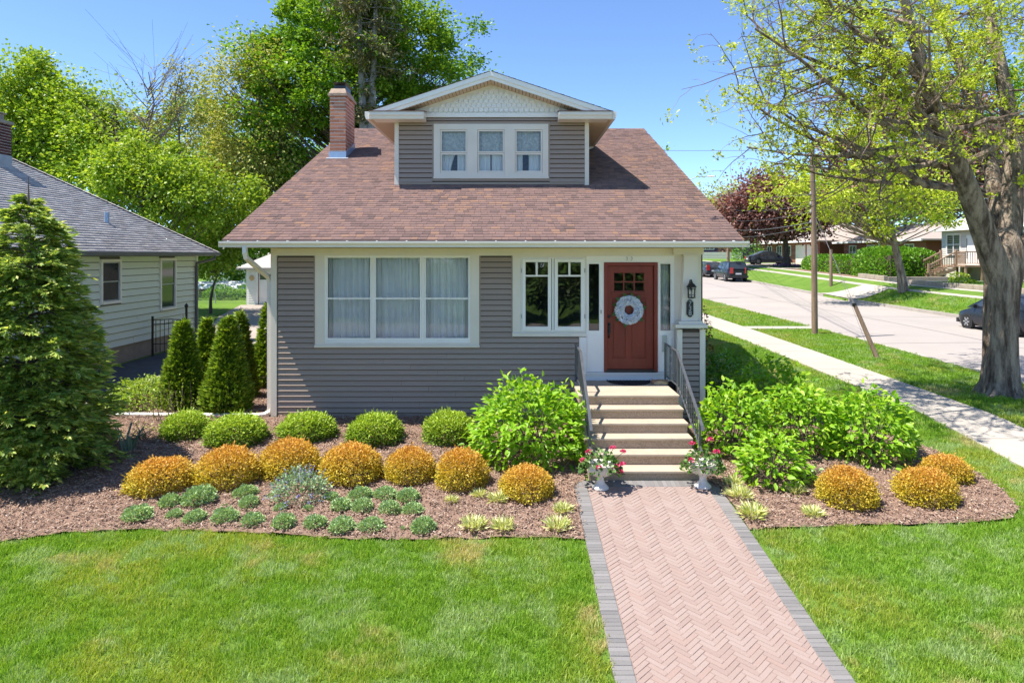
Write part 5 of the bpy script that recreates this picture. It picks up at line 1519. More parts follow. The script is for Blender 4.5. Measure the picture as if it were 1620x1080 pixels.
def tiered_evergreen(name, base, h, rad, nb, per, L, label, material, seed):
    """feathery evergreen: arching branches, each carrying flat sprays; open leader on top"""
    t = thing(name, base, label, 'evergreen'); r = np.random.default_rng(seed); B = Vector(base)
    br = MB(); PP = []; DD = []; LL = []; UU = []
    for i in range(nb):
        q = 1-(1-r.uniform(0,.99))**.70; a = r.uniform(0,6.283)
        pr = (1-q)**.47 * min(1, .84+q*1.3) * min(1, (1-q)/.20+.10)
        l = rad*pr*r.uniform(.72,1.12)*(1+.22*noise.noise(Vector((math.cos(a)*1.6, math.sin(a)*1.6, q*4+seed))))
        o = Vector((math.cos(a), math.sin(a), 0)); b = B+Vector((0,0,q*h*.97+.02-.10*l)); rise = r.uniform(.15,.5)
        pt = lambda s: b + o*l*s + Vector((0,0,l*(rise*s - .28*s*s*s)))
        br.tube([pt(0), pt(.5), pt(1)], [.004+.016*(1-q), .003+.008*(1-q), .002], 4, cap=False)
        side = o.cross(Vector((0,0,1)))
        for k in range(per):
            s = r.uniform(.30,1.03)**.8; f = r.uniform(-1,1)*(1.05-s*.6); w = .34*l*(1-.55*s)+.06
            p = pt(s) + side*f*w + Vector((0,0,-abs(f)*w*.30 + r.normal()*.02))
            PP.append(tuple(p)); d = o*(1-.35*abs(f)) + side*f*.9 + Vector((0,0,-.12+r.normal()*.22)); DD.append(tuple(d)); LL.append(L*r.uniform(.6,1.3)*(.75+.25*pr))
            UU.append((r.normal()*.25+o.x*.35, r.normal()*.25+o.y*.35, 1))
    P = np.array(PP); D = nrmz(np.array(DD)); Ls = np.array(LL); U = np.array(UU); S = nrmz(np.cross(D, U))
    Pa=[];Da=[];La=[];Ua=[]
    for k in range(5):
        f = (k-2)/2; Pa.append(P + D*(Ls*.3*(1-abs(f)))[:,None]); Da.append(D*(1-.4*abs(f)) + S*f*.75); La.append(Ls*(1-.35*abs(f))); Ua.append(U)
    Pa=np.concatenate(Pa);Da=np.concatenate(Da);La=np.concatenate(La);Ua=np.concatenate(Ua)
    leaves('foliage', Pa, Da, La, La*.30, material, t, r, up=Ua, fold=.08)
    MB().tube([B, B+Vector((0,0,h*.5)), B+Vector((.02,0,h*.86)), B+Vector((.0,0,h*1.0))], [.11,.06,.022,.006], 7).build('trunk', M['twig'], t)
    br.build('branches', M['twig'], t); return t
tiered_evergreen('tall_evergreen', (-7.62, 10.75, .0), 4.70, 1.36, 640, 30, .14, 'big feathery evergreen tree filling the corner of the bed', M['cypress'], 57)

# ---------------------------------------------------------------- broadleaf trees
def crown_tree(name, base, label, lobes, n_clumps, lpc, L, material, seed, trunk_r=.25, group=None, cl_r=.8, bark=None, fork=.35, cat='tree', wisp=.0, inner=.35, flat=.65, bare=False, trunk_top=None, parent_parts=True):
    """trunk, limbs to every leaf clump, and leaves; lobes: (cx,cy,cz,rx,ry,rz) in world metres"""
    t = thing(name, base, label, cat, group)
    r = np.random.default_rng(seed); B = Vector(base)
    vols = np.array([l[3]*l[4]*l[5] for l in lobes])**.75; vols = vols/vols.sum()
    C = []
    for l, v in zip(lobes, vols):
        k = max(3, int(n_clumps*v*.72)); d = nrmz(r.normal(size=(k,3))); q = inner + (1-inner)*r.uniform(0,1,k)**.5
        q = q*(1+.30*np.array([noise.noise(Vector(v)*2.1+Vector((seed,0,l[0]))) for v in d]) + np.where(r.uniform(0,1,k) < .12, .16, 0)); C.append(np.array(l[:3]) + d*q[:,None]*np.array(l[3:]))
    C = np.concatenate(C)
    C = C[C[:,2] > B.z + .8]
    top = np.array([lobes[0][0], lobes[0][1], max(l[2]+l[5]*.55 for l in lobes)]) if trunk_top is None else np.array(trunk_top)
    axis = lambda s: Vector((B.x+(top[0]-B.x)*s**1.6, B.y+(top[1]-B.y)*s**1.6, B.z+(top[2]-B.z)*s))
    MB().tube([axis(s)+Vector((noise.noise(Vector((s*4,seed,0)))*.15*s*6, noise.noise(Vector((s*4,seed,7)))*.15*s*6, 0)) for s in np.linspace(0,1,9)],
              [trunk_r*1.25]+[trunk_r*(1-.88*s) for s in np.linspace(.1,1,8)], 10).build('trunk', bark or M['bark_dark'], t, smooth=True)
    lim = MB(); H = top[2]-B.z
    for c in C:
        c = Vector(c); dist = math.hypot(c.x-B.x, c.y-B.y)
        s = min(.93, max(fork, ((c.z-B.z) - dist*.75)/H))
        a = axis(s); m = a.lerp(c, .55) + Vector((0,0,-.06*dist)) + Vector(r.normal(size=3))*.12*max(1,dist*.2)
        rr = trunk_r*.20*(1-.6*s)+.012
        lim.tube([a, m, c], [rr, rr*.6, rr*.22], 4, cap=False)
        if bare:
            for k in range(5):
                e = c + (c-a).normalized()*r.uniform(.5,1.6) + Vector(r.normal(size=3))*.55; lim.tube([m.lerp(c, r.uniform(.2,1)), e], [rr*.25,.006], 3, cap=False)
    lim.build('limbs', bark or M['bark_dark'], t)
    if lpc:
        lpc = int(lpc*1.7); L = L*.78
        n = len(C)*lpc; idx_ = np.repeat(np.arange(len(C)), lpc)
        g = r.normal(size=(n,3))*np.array([1,1,flat])*cl_r*.55*np.repeat(r.uniform(.35,1.35,len(C)), lpc)[:,None]
        if wisp: g[:,2] -= np.abs(r.normal(size=n))*wisp
        P = C[idx_] + g
        ctr = np.array(lobes[0][:3])
        D = nrmz(g)*.8 + r.normal(size=(n,3))*.6 + nrmz(P-ctr)*.4 + np.array([0,0,-.25])
        leaves('crown', P, D, r.uniform(.7,1.3,n)*L, r.uniform(.7,1.3,n)*L*.72, material, t, r)
    return t
def lobe(px, py, d, wpx, hpx, dy=None):
    """ellipsoid that spans wpx x hpx in the photo at depth d"""
    p = W(px, py, d); rx = wpx/F*d/2; rz_ = hpx/F*d/2
    return (p.x, p.y, p.z, rx, dy or rx*.85, rz_)
GT = 'trees behind the houses'
# big maple behind the house
crown_tree('maple_tree', (-8.6, 39, .4), 'largest deep green maple rising behind the chimney', [lobe(560,130,39,330,300), lobe(470,190,38,190,230), lobe(660,110,39,200,200), lobe(560,30,39,260,140), lobe(430,110,38.5,110,130)], 470, 118, .26, M['maple'], 61, .42, GT, .82)
# bare gray conifer with two stems in front of it
con = thing('spruce_tree', (-7.3, 35, .4), 'tall half-bare conifer with a twin grey trunk above the chimney', 'tree', GT)
M['greybark'] = surf('grey_bark', (.27,.25,.24), .95, .3, 4, .8, 8, stretch=(1,1,.25), dirt=(.15,.14,.13))
MB().tube([(-7.3,35,.2),(-7.35,35,6),(-7.6,35,10),(-7.75,35,13),(-7.9,35,18.5)], [.34,.30,.22,.17,.05], 9).build('trunk', M['greybark'], con, smooth=True)
MB().tube([(-7.3,35.1,6),(-7.25,35.1,10),(-7.1,35.1,13.5),(-6.9,35,18.8)], [.24,.22,.16,.05], 9).build('trunk', M['greybark'], con, smooth=True)
r = np.random.default_rng(5); br = MB(); PP = []; DD = []
for i in range(150):
    z = r.uniform(7.5, 20) if i > 40 else r.uniform(8, 13); a = r.uniform(0,6.28); l = r.uniform(.5,1.4) if z < 13.0 else r.uniform(1.0,2.9)*(1-(z-13)/12)
    b = Vector((-7.5+r.uniform(-.25,.25),35,z)); e = b+Vector((math.cos(a)*l, math.sin(a)*l, r.uniform(-.35,.25)))
    br.tube([b, b.lerp(e,.5)+Vector((0,0,.08)), e], [.035,.022,.008], 4, cap=False)
    if z > 12.9 or (i % 5 == 0 and z > 10):
        for s in r.uniform(.3,1.08,80): PP.append(tuple(b.lerp(e,s)+Vector(r.normal(size=3))*.17)); DD.append(r.normal(size=3)+np.array([0,0,-.3]))
br.build('branches', M['greybark'], con); leaves('foliage', np.array(PP), np.array(DD), .30, .085, M['conifer'], con, r)
# olive willow-like tree left of the maple
crown_tree('willow_tree', (-11.9, 37.5, .4), 'wispy olive yellow tree left of the big maple', [lobe(395,200,37,150,240), lobe(355,130,37,90,150), lobe(420,280,36.5,100,110), lobe(330,235,38,90,120), lobe(400,75,37.5,80,80)], 150, 75, .20, M['olive'], 62, .22, GT, .95, wisp=.6)
crown_tree('dark_tree', (-17.2, 51, .4), 'shady dark green tree with a visible black trunk below the big maple', [lobe(385,270,50,150,150), lobe(430,230,50,100,140), lobe(340,220,51,90,120), lobe(300,190,51,70,100), lobe(410,370,52,90,90)], 170, 100, .30, M['maple'], 63, .3, GT, 1.0)
crown_tree('bare_tree', (-17.6, 32.5, .4), 'bare leafless tree with thin rising branches', [lobe(235,160,32,110,150), lobe(275,150,32,80,130), lobe(200,190,33,80,80)], 60, 0, .2, M['olive'], 64, .14, GT, .9, bark=M['twig'], bare=True, fork=.25)
crown_tree('budding_tree', (-16.6, 33.5, .4), 'slim budding tree beside the bare one', [lobe(288,130,33.5,70,100), lobe(280,200,33.5,90,90)], 44, 42, .18, M['olive'], 65, .12, GT, .8, bark=M['twig'], wisp=.3)
crown_tree('lime_tree', (-27, 37, .4), 'bright green tree rising behind the neighbour roof ridge', [lobe(45,190,37,190,190), lobe(-20,210,37,140,180), lobe(110,210,36,120,160), lobe(60,135,37,110,80)], 230, 100, .25, M['bright'], 66, .3, GT, 1.0)
crown_tree('lime_tree', (-21, 35.5, .4), 'bright green tree on the far side of the neighbour house, lower one', [lobe(180,235,35.5,170,150), lobe(130,200,36,120,110), lobe(240,260,35,90,110)], 170, 100, .24, M['bright'], 67, .25, GT, .95)
crown_tree('lime_tree', (-16.2, 31, .4), 'yellow-green maple sapling above the end of the grey roof', [lobe(230,275,31,150,120), lobe(300,320,30.5,120,110), lobe(190,265,31,80,60)], 130, 100, .21, M['bright'], 68, .16, GT, .8)
crown_tree('lime_tree', (-15.9, 36, .4), 'light green leafy tree by the chain-link fence', [lobe(375,345,33,90,110), lobe(330,370,32.5,70,100), lobe(345,420,33,60,60)], 80, 90, .20, M['bright'], 69, .08, GT, .75)
crown_tree('maple_tree', (-19, 52, .5), 'dense green tree far behind the fence', [lobe(300,330,52,180,200), lobe(360,380,52,120,110)], 110, 80, .34, M['maple'], 70, .3, GT, 1.5)
crown_tree('maple_tree', (-33, 50, .5), 'dense green tree far behind the neighbour house', [lobe(120,290,50,240,200), lobe(20,250,50,160,200)], 130, 80, .34, M['maple'], 71, .3, GT, 1.5)
crown_tree('maple_tree', (-6, 56, .5), 'green tree far behind the chimney side of the roof', [lobe(680,230,56,250,240), lobe(480,280,56,190,200), lobe(590,250,57,150,200)], 150, 80, .36, M['maple'], 72, .3, GT, 1.6)

# right side
crown_tree('purple_maple', (28.6, 71, gz(28.6,71)), 'dark purple-leaved maple by the driveway across the street', [lobe(1225,330,70,130,85), lobe(1180,340,71,80,75), lobe(1265,335,69,100,70), lobe(1215,300,71,80,40), lobe(1290,335,68,50,50)], 240, 90, .42, M['redmaple'], 73, .34, None, 1.6, fork=.30)
crown_tree('distant_tree', (30, 128, gz(30,128)), 'feathery half-leafed tree at the end of the street', [lobe(1145,315,128,75,45), lobe(1120,330,128,50,50), lobe(1165,335,128,60,50)], 90, 40, .55, M['olive'], 74, .35, None, 2.4)
crown_tree('distant_tree', (40, 140, gz(40,140)), 'bright green tree behind the purple maple', [lobe(1120,360,140,70,60), lobe(1185,355,140,70,60)], 60, 70, .8, M['bright'], 75, .35, None, 2.8)
st_ = (24.2, 42.2, gz(24.2,42.2))
s_tree = crown_tree('street_tree', st_, 'forked lime-leaved street tree on the verge across the street', [lobe(1330,300,42,190,110), lobe(1265,320,41.5,90,80), lobe(1440,305,42,160,100), lobe(1380,250,43,200,110), lobe(1300,270,42,130,90), lobe(1480,325,42,90,80), lobe(1400,370,41,60,30)], 150, 60, .24, M['locust'], 76, .26, None, 1.0, bark=M['bark'], fork=.30, flat=.5)
crown_tree('purple_maple', (52, 62, gz(52,62)), 'dark purple-leaved tree behind the brick houses', [lobe(1440,235,68,230,190), lobe(1560,260,68,160,160), lobe(1370,260,68,130,110)], 170, 70, .5, M['redmaple'], 77, .4, None, 2.0)
crown_tree('maple_tree', (60, 75, gz(60,75)), 'tall green tree behind the white house across the street', [lobe(1560,190,82,200,200), lobe(1620,260,82,200,200), lobe(1490,310,82,120,130)], 170, 70, .6, M['maple'], 78, .4, None, 2.2)
crown_tree('maple_tree', (48, 92, gz(48,92)), 'green tree behind the long brick house', [lobe(1330,320,95,170,130), lobe(1420,320,95,150,130), lobe(1270,340,97,110,90)], 140, 70, .65, M['maple'], 79, .4, None, 2.4)

# ---- the big street tree on the near verge: limbs set out, finer growth recursive
def big_tree():
    b = Vector((10.98, 15.4, gz(10.98,15.4)))
    t = thing('shade_tree', b, 'big rough-barked tree with sparse yellow-green leaves on the near verge', 'tree')
    r = np.random.default_rng(77)
    tr = MB()
    def q(px, py, d): return W(px, py, d)
    # trunk with flare, ridged by uneven rings
    zs = [0,.10,.35,.8,1.4,2.0,2.6,3.0,3.35,3.6,3.8]; rs = [.58,.46,.385,.345,.325,.33,.355,.38,.36,.28,.10]; xs_ = [0,.0,.02,.03,.04,.07,.10,.13,.15,.16,.16]
    seg = 26; V = []; Fa = []
    for i, (z, rr, x) in enumerate(zip(zs, rs, xs_)):
        for k in range(seg):
            a = 2*math.pi*k/seg; f = 1 + .05*math.sin(a*7+z) + .06*noise.noise(Vector((math.cos(a)*2, math.sin(a)*2, z*.8))) + (.16*max(0,.35-z)/.35*math.sin(a*5+1))
            V.append((b.x+x+rr*f*math.cos(a), b.y+rr*f*math.sin(a), b.z+z-.05))
    for i in range(len(zs)-1):
        for k in range(seg): k2=(k+1)%seg; Fa.append((i*seg+k,i*seg+k2,(i+1)*seg+k2,(i+1)*seg+k))
    tk = put('trunk', V, Fa, M['bark'], t); tk.data.polygons.foreach_set('use_smooth',[True]*len(Fa))
    c = b + Vector((.12,0,3.1))
    mains = [   # (points, r0)
        [c+Vector((-.05,0,-.7)), q(1562,385,15.3), q(1535,310,15.1), q(1512,250,14.8), q(1480,180,14.5), q(1455,90,14.2), q(1430,0,14.0), q(1400,-90,13.8)],
        [c+Vector((.0,.05,-.6)), q(1600,350,15.6), q(1605,240,15.9), q(1590,140,16.2), q(1570,50,16.5), q(1555,-60,16.8), q(1540,-170,17)],
        [c+Vector((.08,0,-.7)), q(1612,392,15.35), q(1640,370,15.3), q(1665,280,15.2), q(1690,180,15.0), q(1700,60,14.9), q(1720,-60,14.7)],
        [c+Vector((.0,.1,-.6)), q(1580,330,16.2), q(1560,230,17.2), q(1530,130,18.0), q(1490,40,18.8), q(1450,-60,19.5)]]
    R0 = [.29,.27,.26,.23]
    lm = MB(); tw = MB(); LP = []; LD = []
    secs = []
    for pts, r0 in zip(mains, R0):
        n = len(pts); lm.tube(pts, [r0*(1-.8*i/(n-1)) for i in range(n)], 9, cap=False)
        for i in range(2, n):
            for k in range(4):
                s = r.uniform(0,1); p = pts[i-1].lerp(pts[i], s)
                if p.z > 5.4 and r.uniform() < .8: secs.append((p, i/(n-1), r0*(1-.8*i/(n-1))))
    def grow(p, d, l, rad, lev):
        if lev == 2 and p.z < 3.75: return
        k = 5; pts = [p]; dd_ = d.normalized(); rads = [rad]
        for i in range(k):
            dd_ = (dd_ + Vector(r.normal(size=3))*.20 + Vector((0,0,.03 if lev < 2 else -.04))).normalized()
            if pts[-1].z < 4.5: dd_ = Vector((dd_.x, dd_.y, max(dd_.z, .10))).normalized()
            pts.append(pts[-1] + dd_*l/k); rads.append(rad*(1-.75*(i+1)/k))
        (lm if lev == 0 else tw).tube(pts, rads, 5 if lev == 0 else (4 if lev == 1 else 3), cap=False)
        if lev < 2:
            m = 9 if lev == 0 else 5
            for j in range(m):
                s = (j+.6+r.uniform(-.3,.3))/m; s = .18+.82*s; f = s*k; i = min(k-1, int(f)); pp = pts[i].lerp(pts[i+1], f-i)
                di = (pts[i+1]-pts[i]).normalized(); side = di.cross(Vector(r.normal(size=3))).normalized()
                grow(pp, di*.65 + side*.9 + Vector((0,0,.06)), l*r.uniform(.36,.58)*(1.15-.5*s), max(.006, rad*.38*(1-.4*s)), lev+1)
        else:
            for s in (.45,.8,1.0):
                f = s*k; i = min(k-1, int(f)); pp = pts[i].lerp(pts[i+1], f-i)
                if s > .6 and r.uniform() < (.88 if s > .9 else .45):
                    for _ in range(int(r.integers(9,19))): LP.append(tuple(pp+Vector(r.normal(size=3))*.055)); LD.append(tuple(Vector(r.normal(size=3)) + dd_*.5 + Vector((0,0,.2))))
    for p, s, rr in secs:
        a = r.uniform(0,6.283); out = Vector((math.cos(a), math.sin(a)*.9, r.uniform(-.15,.45)))
        if r.uniform() < .45: out = Vector((-abs(out.x)-.5, out.y*.8, out.z*.8))
        grow(p, out, r.uniform(2.2,4.6)*(1.1-.35*s), max(.03, min(.075, rr*.42)), 0)
    # long low limbs reaching over the sidewalk towards the house
    for s0, e0, l, rad in ((q(1512,250,14.8), q(1150,90,14), 5.2, .085), (q(1530,300,15.1), q(1180,235,14.4), 5.0, .085), (q(1500,225,14.6), q(1140,170,13), 5.0, .08), (q(1468,140,14.4), q(1180,0,13.5), 4.6, .075),
                           (q(1530,300,15.1), q(1250,230,16), 4.4, .08), (q(1560,230,17.2), q(1250,150,18), 5.2, .08), (q(1530,130,18), q(1200,60,18.5), 5.6, .075), (q(1480,180,14.5), q(1300,190,12.3), 3.6,.06), (q(1455,90,14.2), q(1190,40,15), 4.8,.07), (q(1520,270,14.9), q(1125,260,15.2), 5, .075), (q(1512,250,14.8), q(1190,290,15.6), 5, .07), (q(1480,180,14.5), q(1120,120,15.5), 5, .075), (q(1512,250,14.8), q(1170,180,12.8), 5, .07), (q(1500,225,14.6), q(1230,320,13.6), 5, .065), (q(1440,40,14), q(1150,-60,14.5), 5, .07)):
        grow(s0, e0-s0, (e0-s0).length*1.0, rad, 0)
    lm.build('limbs', M['bark'], t, smooth=True); tw.build('twigs', M['twig'], t)
    n = len(LP); leaves('leaves', np.array(LP), np.array(LD), r.uniform(.06,.11,n), r.uniform(.03,.055,n), M['locust'], t, r)
    print('big tree leaves', n)
big_tree()
# ---- the far side of the front street, behind the camera: what the window glass mirrors
M['shadeleaf'] = leafmat('dusky_leaf', [(0,(.03,.055,.012)),(.6,(.075,.115,.03)),(1,(.17,.21,.06))], .25, .5)
GB_ = 'trees across the front street'
for i, (x, y, lab) in enumerate([(-13,-30,'leafy front street tree mirrored in the big window'),(-2,-27,'leafy front street tree mirrored in the porch windows'),(7,-29,'broad front street tree mirrored in the door glass'),(17,-31,'leafy front street tree at the street corner'),(-25,-33,'leafy front street tree at the end of the block')]):
    z = gz(x, y)
    crown_tree('front_street_tree', (x, y, z), lab, [(x,y,z+6,4.6,3.5,4.6),(x+2,y+1,z+4,3,3,2.6),(x-1,y+3,z+1.2,4.5,2.2,1.9),(x+4,y+3,z+1.2,4,2.2,1.7)], 110, 70, .42, M['shadeleaf'], 120+i, .3, GB_, 1.5)
# ---------------------------------------------------------------- neighbour house on the left
nb = thing('neighbour_house', (-15, 16, .35), 'pale green sided house with grey shingle hip roof beside the driveway', 'house')
NX, NYR, NYF = -11.2, 24.3, 8.0
bx('foundation', M['foundation'], nb, -19.0, NX-.03, NYF+.03, NYR-.03, -.3, .87)
w1, w2 = (18.62, 19.44, 2.18, 3.27), (21.75, 22.62, 1.76, 3.29)
mbn = MB(); 
core_n = bx('wall', M['greytrim'], nb, -19.0, NX-.02, NYF, NYR, .87, 3.46)  # dark core behind the board gaps, shade under the laps put in as colour
z = .87; e = .2
while z < 3.4:
    zt = min(z+e, 3.44); segs = [(NYF, NYR-.12)]
    for w in (w1, w2):
        if zt > w[2]-.05 and z < w[3]+.05:
            n = []
            for a, b in segs:
                if w[0]-.08 > a and w[1]+.08 < b: n += [(a, w[0]-.08), (w[1]+.08, b)]
                else: n.append((a, b))
            segs = n
    for a, b in segs:
        cuts = [a] + [c for c in np.arange(a + 1.3 + (z*7) % 2, b-.8, 3.6)] + [b]
        for p, q in zip(cuts[:-1], cuts[1:]):
            MB().hexa([(NX-.03,p+.003,z),(NX+.028,p+.003,z),(NX+.028,q-.003,z),(NX-.03,q-.003,z),(NX-.03,p+.003,zt-.022),(NX-.012,p+.003,zt-.022),(NX-.012,q-.003,zt-.022),(NX-.03,q-.003,zt-.022)]).build('siding_board', M['palesiding'], core_n)
    z += e
bx('corner_board', M['palesiding'], nb, NX-.1, NX+.02, NYR-.115, NYR+.02, .87, 3.44)
for (a, b, c, d) in (w1, w2):
    mb = MB()
    x0, x1 = NX-.02, NX+.052
    mb.box(x0,x1,a-.075,a,c-.075,d+.075).box(x0,x1,b,b+.075,c-.075,d+.075).box(x0,x1,a,b,d,d+.075).box(x0,x1+.02,a,b,c-.075,c)
    wn_ = mb.build('window', M['white'], nb)
    m = (c+d)/2
    for z0, z1, o_ in ((c,m+.02,.0),(m-.02,d,.012)):
        s = MB(); xx = NX+.006+o_
        s.box(xx-.012,xx+.008,a+.002,a+.04,z0,z1).box(xx-.012,xx+.008,b-.04,b-.002,z0,z1).box(xx-.012,xx+.008,a+.04,b-.04,z0,z0+.035).box(xx-.012,xx+.008,a+.04,b-.04,z1-.035,z1); s.build('sash', M['galv'], wn_)
        put('pane', [(xx-.004,a+.03,z0+.03),(xx-.004,b-.03,z0+.03),(xx-.004,b-.03,z1-.03),(xx-.004,a+.03,z1-.03)], [(0,1,2,3)], M['farglass'], wn_)
bx('vent', M['greytrim'], nb, NX+.1, NX+.35, 16.5, 17.3, 3.452, 3.47)
EX, EYR, sl_, zt_ = -10.7, 24.85, .645, 3.56
EXL, EYF = -19.5, 7.4
rx_ = (EX+EXL)/2; hr = (EX-EXL)/2; ridge = zt_ + sl_*hr
RY1, RY0 = EYR-hr, EYF+hr
mb = MB().add([(EX,EYF,zt_),(EX,EYR,zt_),(EXL,EYR,zt_),(EXL,EYF,zt_),(rx_,RY0,ridge),(rx_,RY1,ridge),(EX,EYF,zt_-.1),(EX,EYR,zt_-.1),(EXL,EYR,zt_-.1),(EXL,EYF,zt_-.1)],
   [(0,1,5,4),(1,2,5),(2,3,4,5),(3,0,4),(0,6,7,1),(1,7,8,2),(2,8,9,3),(3,9,6,0),(6,9,8,7)])
nroof = mb.build('roof', M['shingle_grey'], nb)
g_l = math.hypot(1, sl_)
shingle_field('shingles', nroof, M['shingle_grey'], (EX+.03, EYF, zt_-.02), (0,1,0), (-1/g_l,0,sl_/g_l), (sl_/g_l,0,1/g_l), 40, .131, lambda v: (min(v/g_l, hr*.999), max((EYR-EYF)-v/g_l, hr)), .30, 61, thick=.010)
hc = MB()
for i in range(26):
    s0, s1 = i/26, (i+1.15)/26
    a = Vector((EX,EYR,zt_)).lerp(Vector((rx_,RY1,ridge)), s0); b = Vector((EX,EYR,zt_)).lerp(Vector((rx_,RY1,ridge)), min(1,s1))
    k = Vector((.09,.09,0)); k2 = Vector((.10,-.10,0)); dn = Vector((0,0,-.035)); u1, u2 = Vector((0,0,.028)), Vector((0,0,.014))
    hc.add([a+k2+dn+u1, a+u1+Vector((0,0,.01)), a-k2+dn+u1, b+k2+dn+u2, b+u2+Vector((0,0,.01)), b-k2+dn+u2], [(0,1,4,3),(1,2,5,4)])
hc.build('hip_caps', M['shingle_grey'], nroof)['kind'] = 'stuff'
bx('soffit', M['palesiding'], nb, EXL, EX-.01, EYF+.01, EYR-.01, 3.448, zt_-.102)
MB().prism([(EX+.0,zt_-.13),(EX+.10,zt_-.10),(EX+.115,zt_-.01),(EX,zt_-.005)], 'y', EYF, EYR).build('gutter', M['greytrim'], nb)
MB().tube([(EX+.03,EYR-.35,zt_-.1),(EX+.03,EYR-.36,zt_-.22),(EX-.22,EYR-.62,zt_-.32),(NX+.06,EYR-.72,zt_-.38),(NX+.06,EYR-.74,zt_-.5),(NX+.06,EYR-.75,.55)], .05, 8).build('downspout', M['greytrim'], nb, smooth=True)
# its chimney and roof vent
ncx, ncy = -14.82, 19.45
cz0 = zt_ + sl_*(EX-ncx)
nch = bx('chimney', M['mortar'], nb, ncx-.33, ncx+.33, ncy-.3, ncy+.3, cz0-.5, 7.22)
bm_ = MB(); z = cz0+.1; row = 0
while z < 7.16:
    for f in range(2):
        a, b = (ncx-.34, ncx+.34) if f == 0 else (ncy-.31, ncy+.31)
        x = a - (.12 if row % 2 else 0)
        while x < b-.01:
            p, q = max(x,a)+.006, min(x+.24,b)-.006; x += .24
            if q-p < .02: continue
            if f == 0: bm_.box(p,q,ncy-.31,ncy-.28,z,z+.066)
            else: bm_.box(ncx+.31,ncx+.34,p,q,z,z+.066)
    z += .082; row += 1
bm_.build('bricks', M['brick_dark'], nch)['kind'] = 'stuff'
MB().box(ncx-.38,ncx+.38,ncy-.35,ncy+.35,7.22,7.30).box(ncx-.2,ncx+.2,ncy-.2,ncy+.2,7.305,7.50).box(ncx-.25,ncx+.25,ncy-.25,ncy+.25,7.505,7.54).build('chimney_cap', M['foundation'], nch)
bx('flashing', M['galv'], nch, ncx-.345, ncx+.347, ncy-.318, ncy+.318, cz0-.5, cz0+.10)
vy, vx_ = 20.3, -12.05
MB().tube([(vx_,vy,zt_+sl_*(EX-vx_)-.1),(vx_,vy,zt_+sl_*(EX-vx_)+.30)], .07, 10).build('vent_pipe', M['flash'], nroof)

# iron gate at its corner
gt_ = thing('iron_gate', (-10.6, 22.2, .4), 'dark wrought iron garden gate standing open by the pale green house', 'gate')
gy_ = 20.8
for x, h in ((-10.95,1.25),(-9.92,1.55)):
    MB().tube([(x,gy_,.35),(x,gy_,.35+h)], .035, 8).build('post', M['black_metal'], gt_)
    if x > -10.5: MB().lathe([(.0,-.06),(.045,-.03),(.06,.02),(.03,.07),(.0,.1)], x, gy_, .35+h, 10).build('finial', M['black_metal'], gt_)
for z in (.75, 1.35, 1.48): MB().tube([(-10.95,gy_,z),(-10.4,gy_,z+.03),(-9.92,gy_,z)], .014, 5).build('rail', M['black_metal'], gt_)
for k in range(7): MB().bar((-10.85+.13*k,gy_,.5),(-10.85+.13*k,gy_,1.49),.014).build('bar', M['black_metal'], gt_)

# ---------------------------------------------------------------- white garage at the end of the drive
M['paleroof'] = pieces('pale_shingle', [(0,(.44,.41,.39)),(1,(.52,.49,.46))], .9, .4, 60, gscale=7, gamt=.25)
ga = thing('white_garage', (-13.5, 44, .4), 'white detached garage with grey hip roof at the end of the driveway', 'garage')
GY, gxl, gxr, gzb = 42.0, -16.35, -10.5, gz(-14,42)-.02
gd0, gd1, gdt = -15.62, -12.9, 2.36
wall = wall_holes(MB(), gxl, gxr, gzb, 2.72, [(gd0, gd1, gzb-1, gdt)], GY, GY+.15); wall.box(gxl,gxl+.15,GY+.151,48,gzb,2.72).box(gxr-.15,gxr,GY+.151,48,gzb,2.72)
gw_ = wall.build('wall', M['white'], ga)
z = gzb+.05
while z < 2.6:
    for a, b in (((gxl+.1), gd0-.13), (gd1+.13, gxr)): lap(gw_, a, b, z, .14, GY, M['white'])
    z += .14
mb = MB().box(gd0-.12,gd0,GY-.03,GY+.1,gzb,gdt+.12).box(gd1,gd1+.12,GY-.03,GY+.1,gzb,gdt+.12).box(gd0,gd1,GY-.03,GY+.1,gdt,gdt+.12); mb.build('door_trim', M['white'], ga)
gdo = bx('garage_door', M['white'], ga, gd0+.002, gd1-.002, GY+.06, GY+.1, gzb, gdt-.002)
for j in range(4):
    for i in range(5):
        a = gd0+.06+(gd1-gd0-.1)*i/5; b = a+(gd1-gd0-.1)/5-.06; c = gzb+.06+(gdt-gzb)*j/4; d = c+(gdt-gzb)/4-.1
        if j < 3: bx('door_panel', M['white'], gdo, a, b, GY+.045, GY+.059, c, d, bevel=.01)
        else:
            frame_boxes(MB(), a, b, c, d, .03, GY+.04, GY+.059).build('window_frame', M['white'], gdo); put('pane', [(a+.03,GY+.052,c+.03),(b-.03,GY+.052,c+.03),(b-.03,GY+.052,d-.03),(a+.03,GY+.052,d-.03)], [(0,1,2,3)], M['farglass'], gdo)
a0, a1, b0, b1, zz0 = gxl-.45, gxr+.45, GY-.5, 48.5, 2.70
hw_ = (b1-b0)/2; zr_ = zz0+.5*hw_
gr = MB().add([(a0,b0,zz0),(a1,b0,zz0),(a1,b1,zz0),(a0,b1,zz0),(a0+hw_*.9,b0+hw_,zr_),(a1-hw_*.8,b0+hw_,zr_),(a0,b0,zz0-.12),(a1,b0,zz0-.12),(a1,b1,zz0-.12),(a0,b1,zz0-.12)],
   [(0,1,5,4),(1,2,5),(2,3,4,5),(3,0,4),(0,6,7,1),(1,7,8,2),(2,8,9,3),(3,9,6,0),(6,9,8,7)]).build('roof', M['paleroof'], ga)
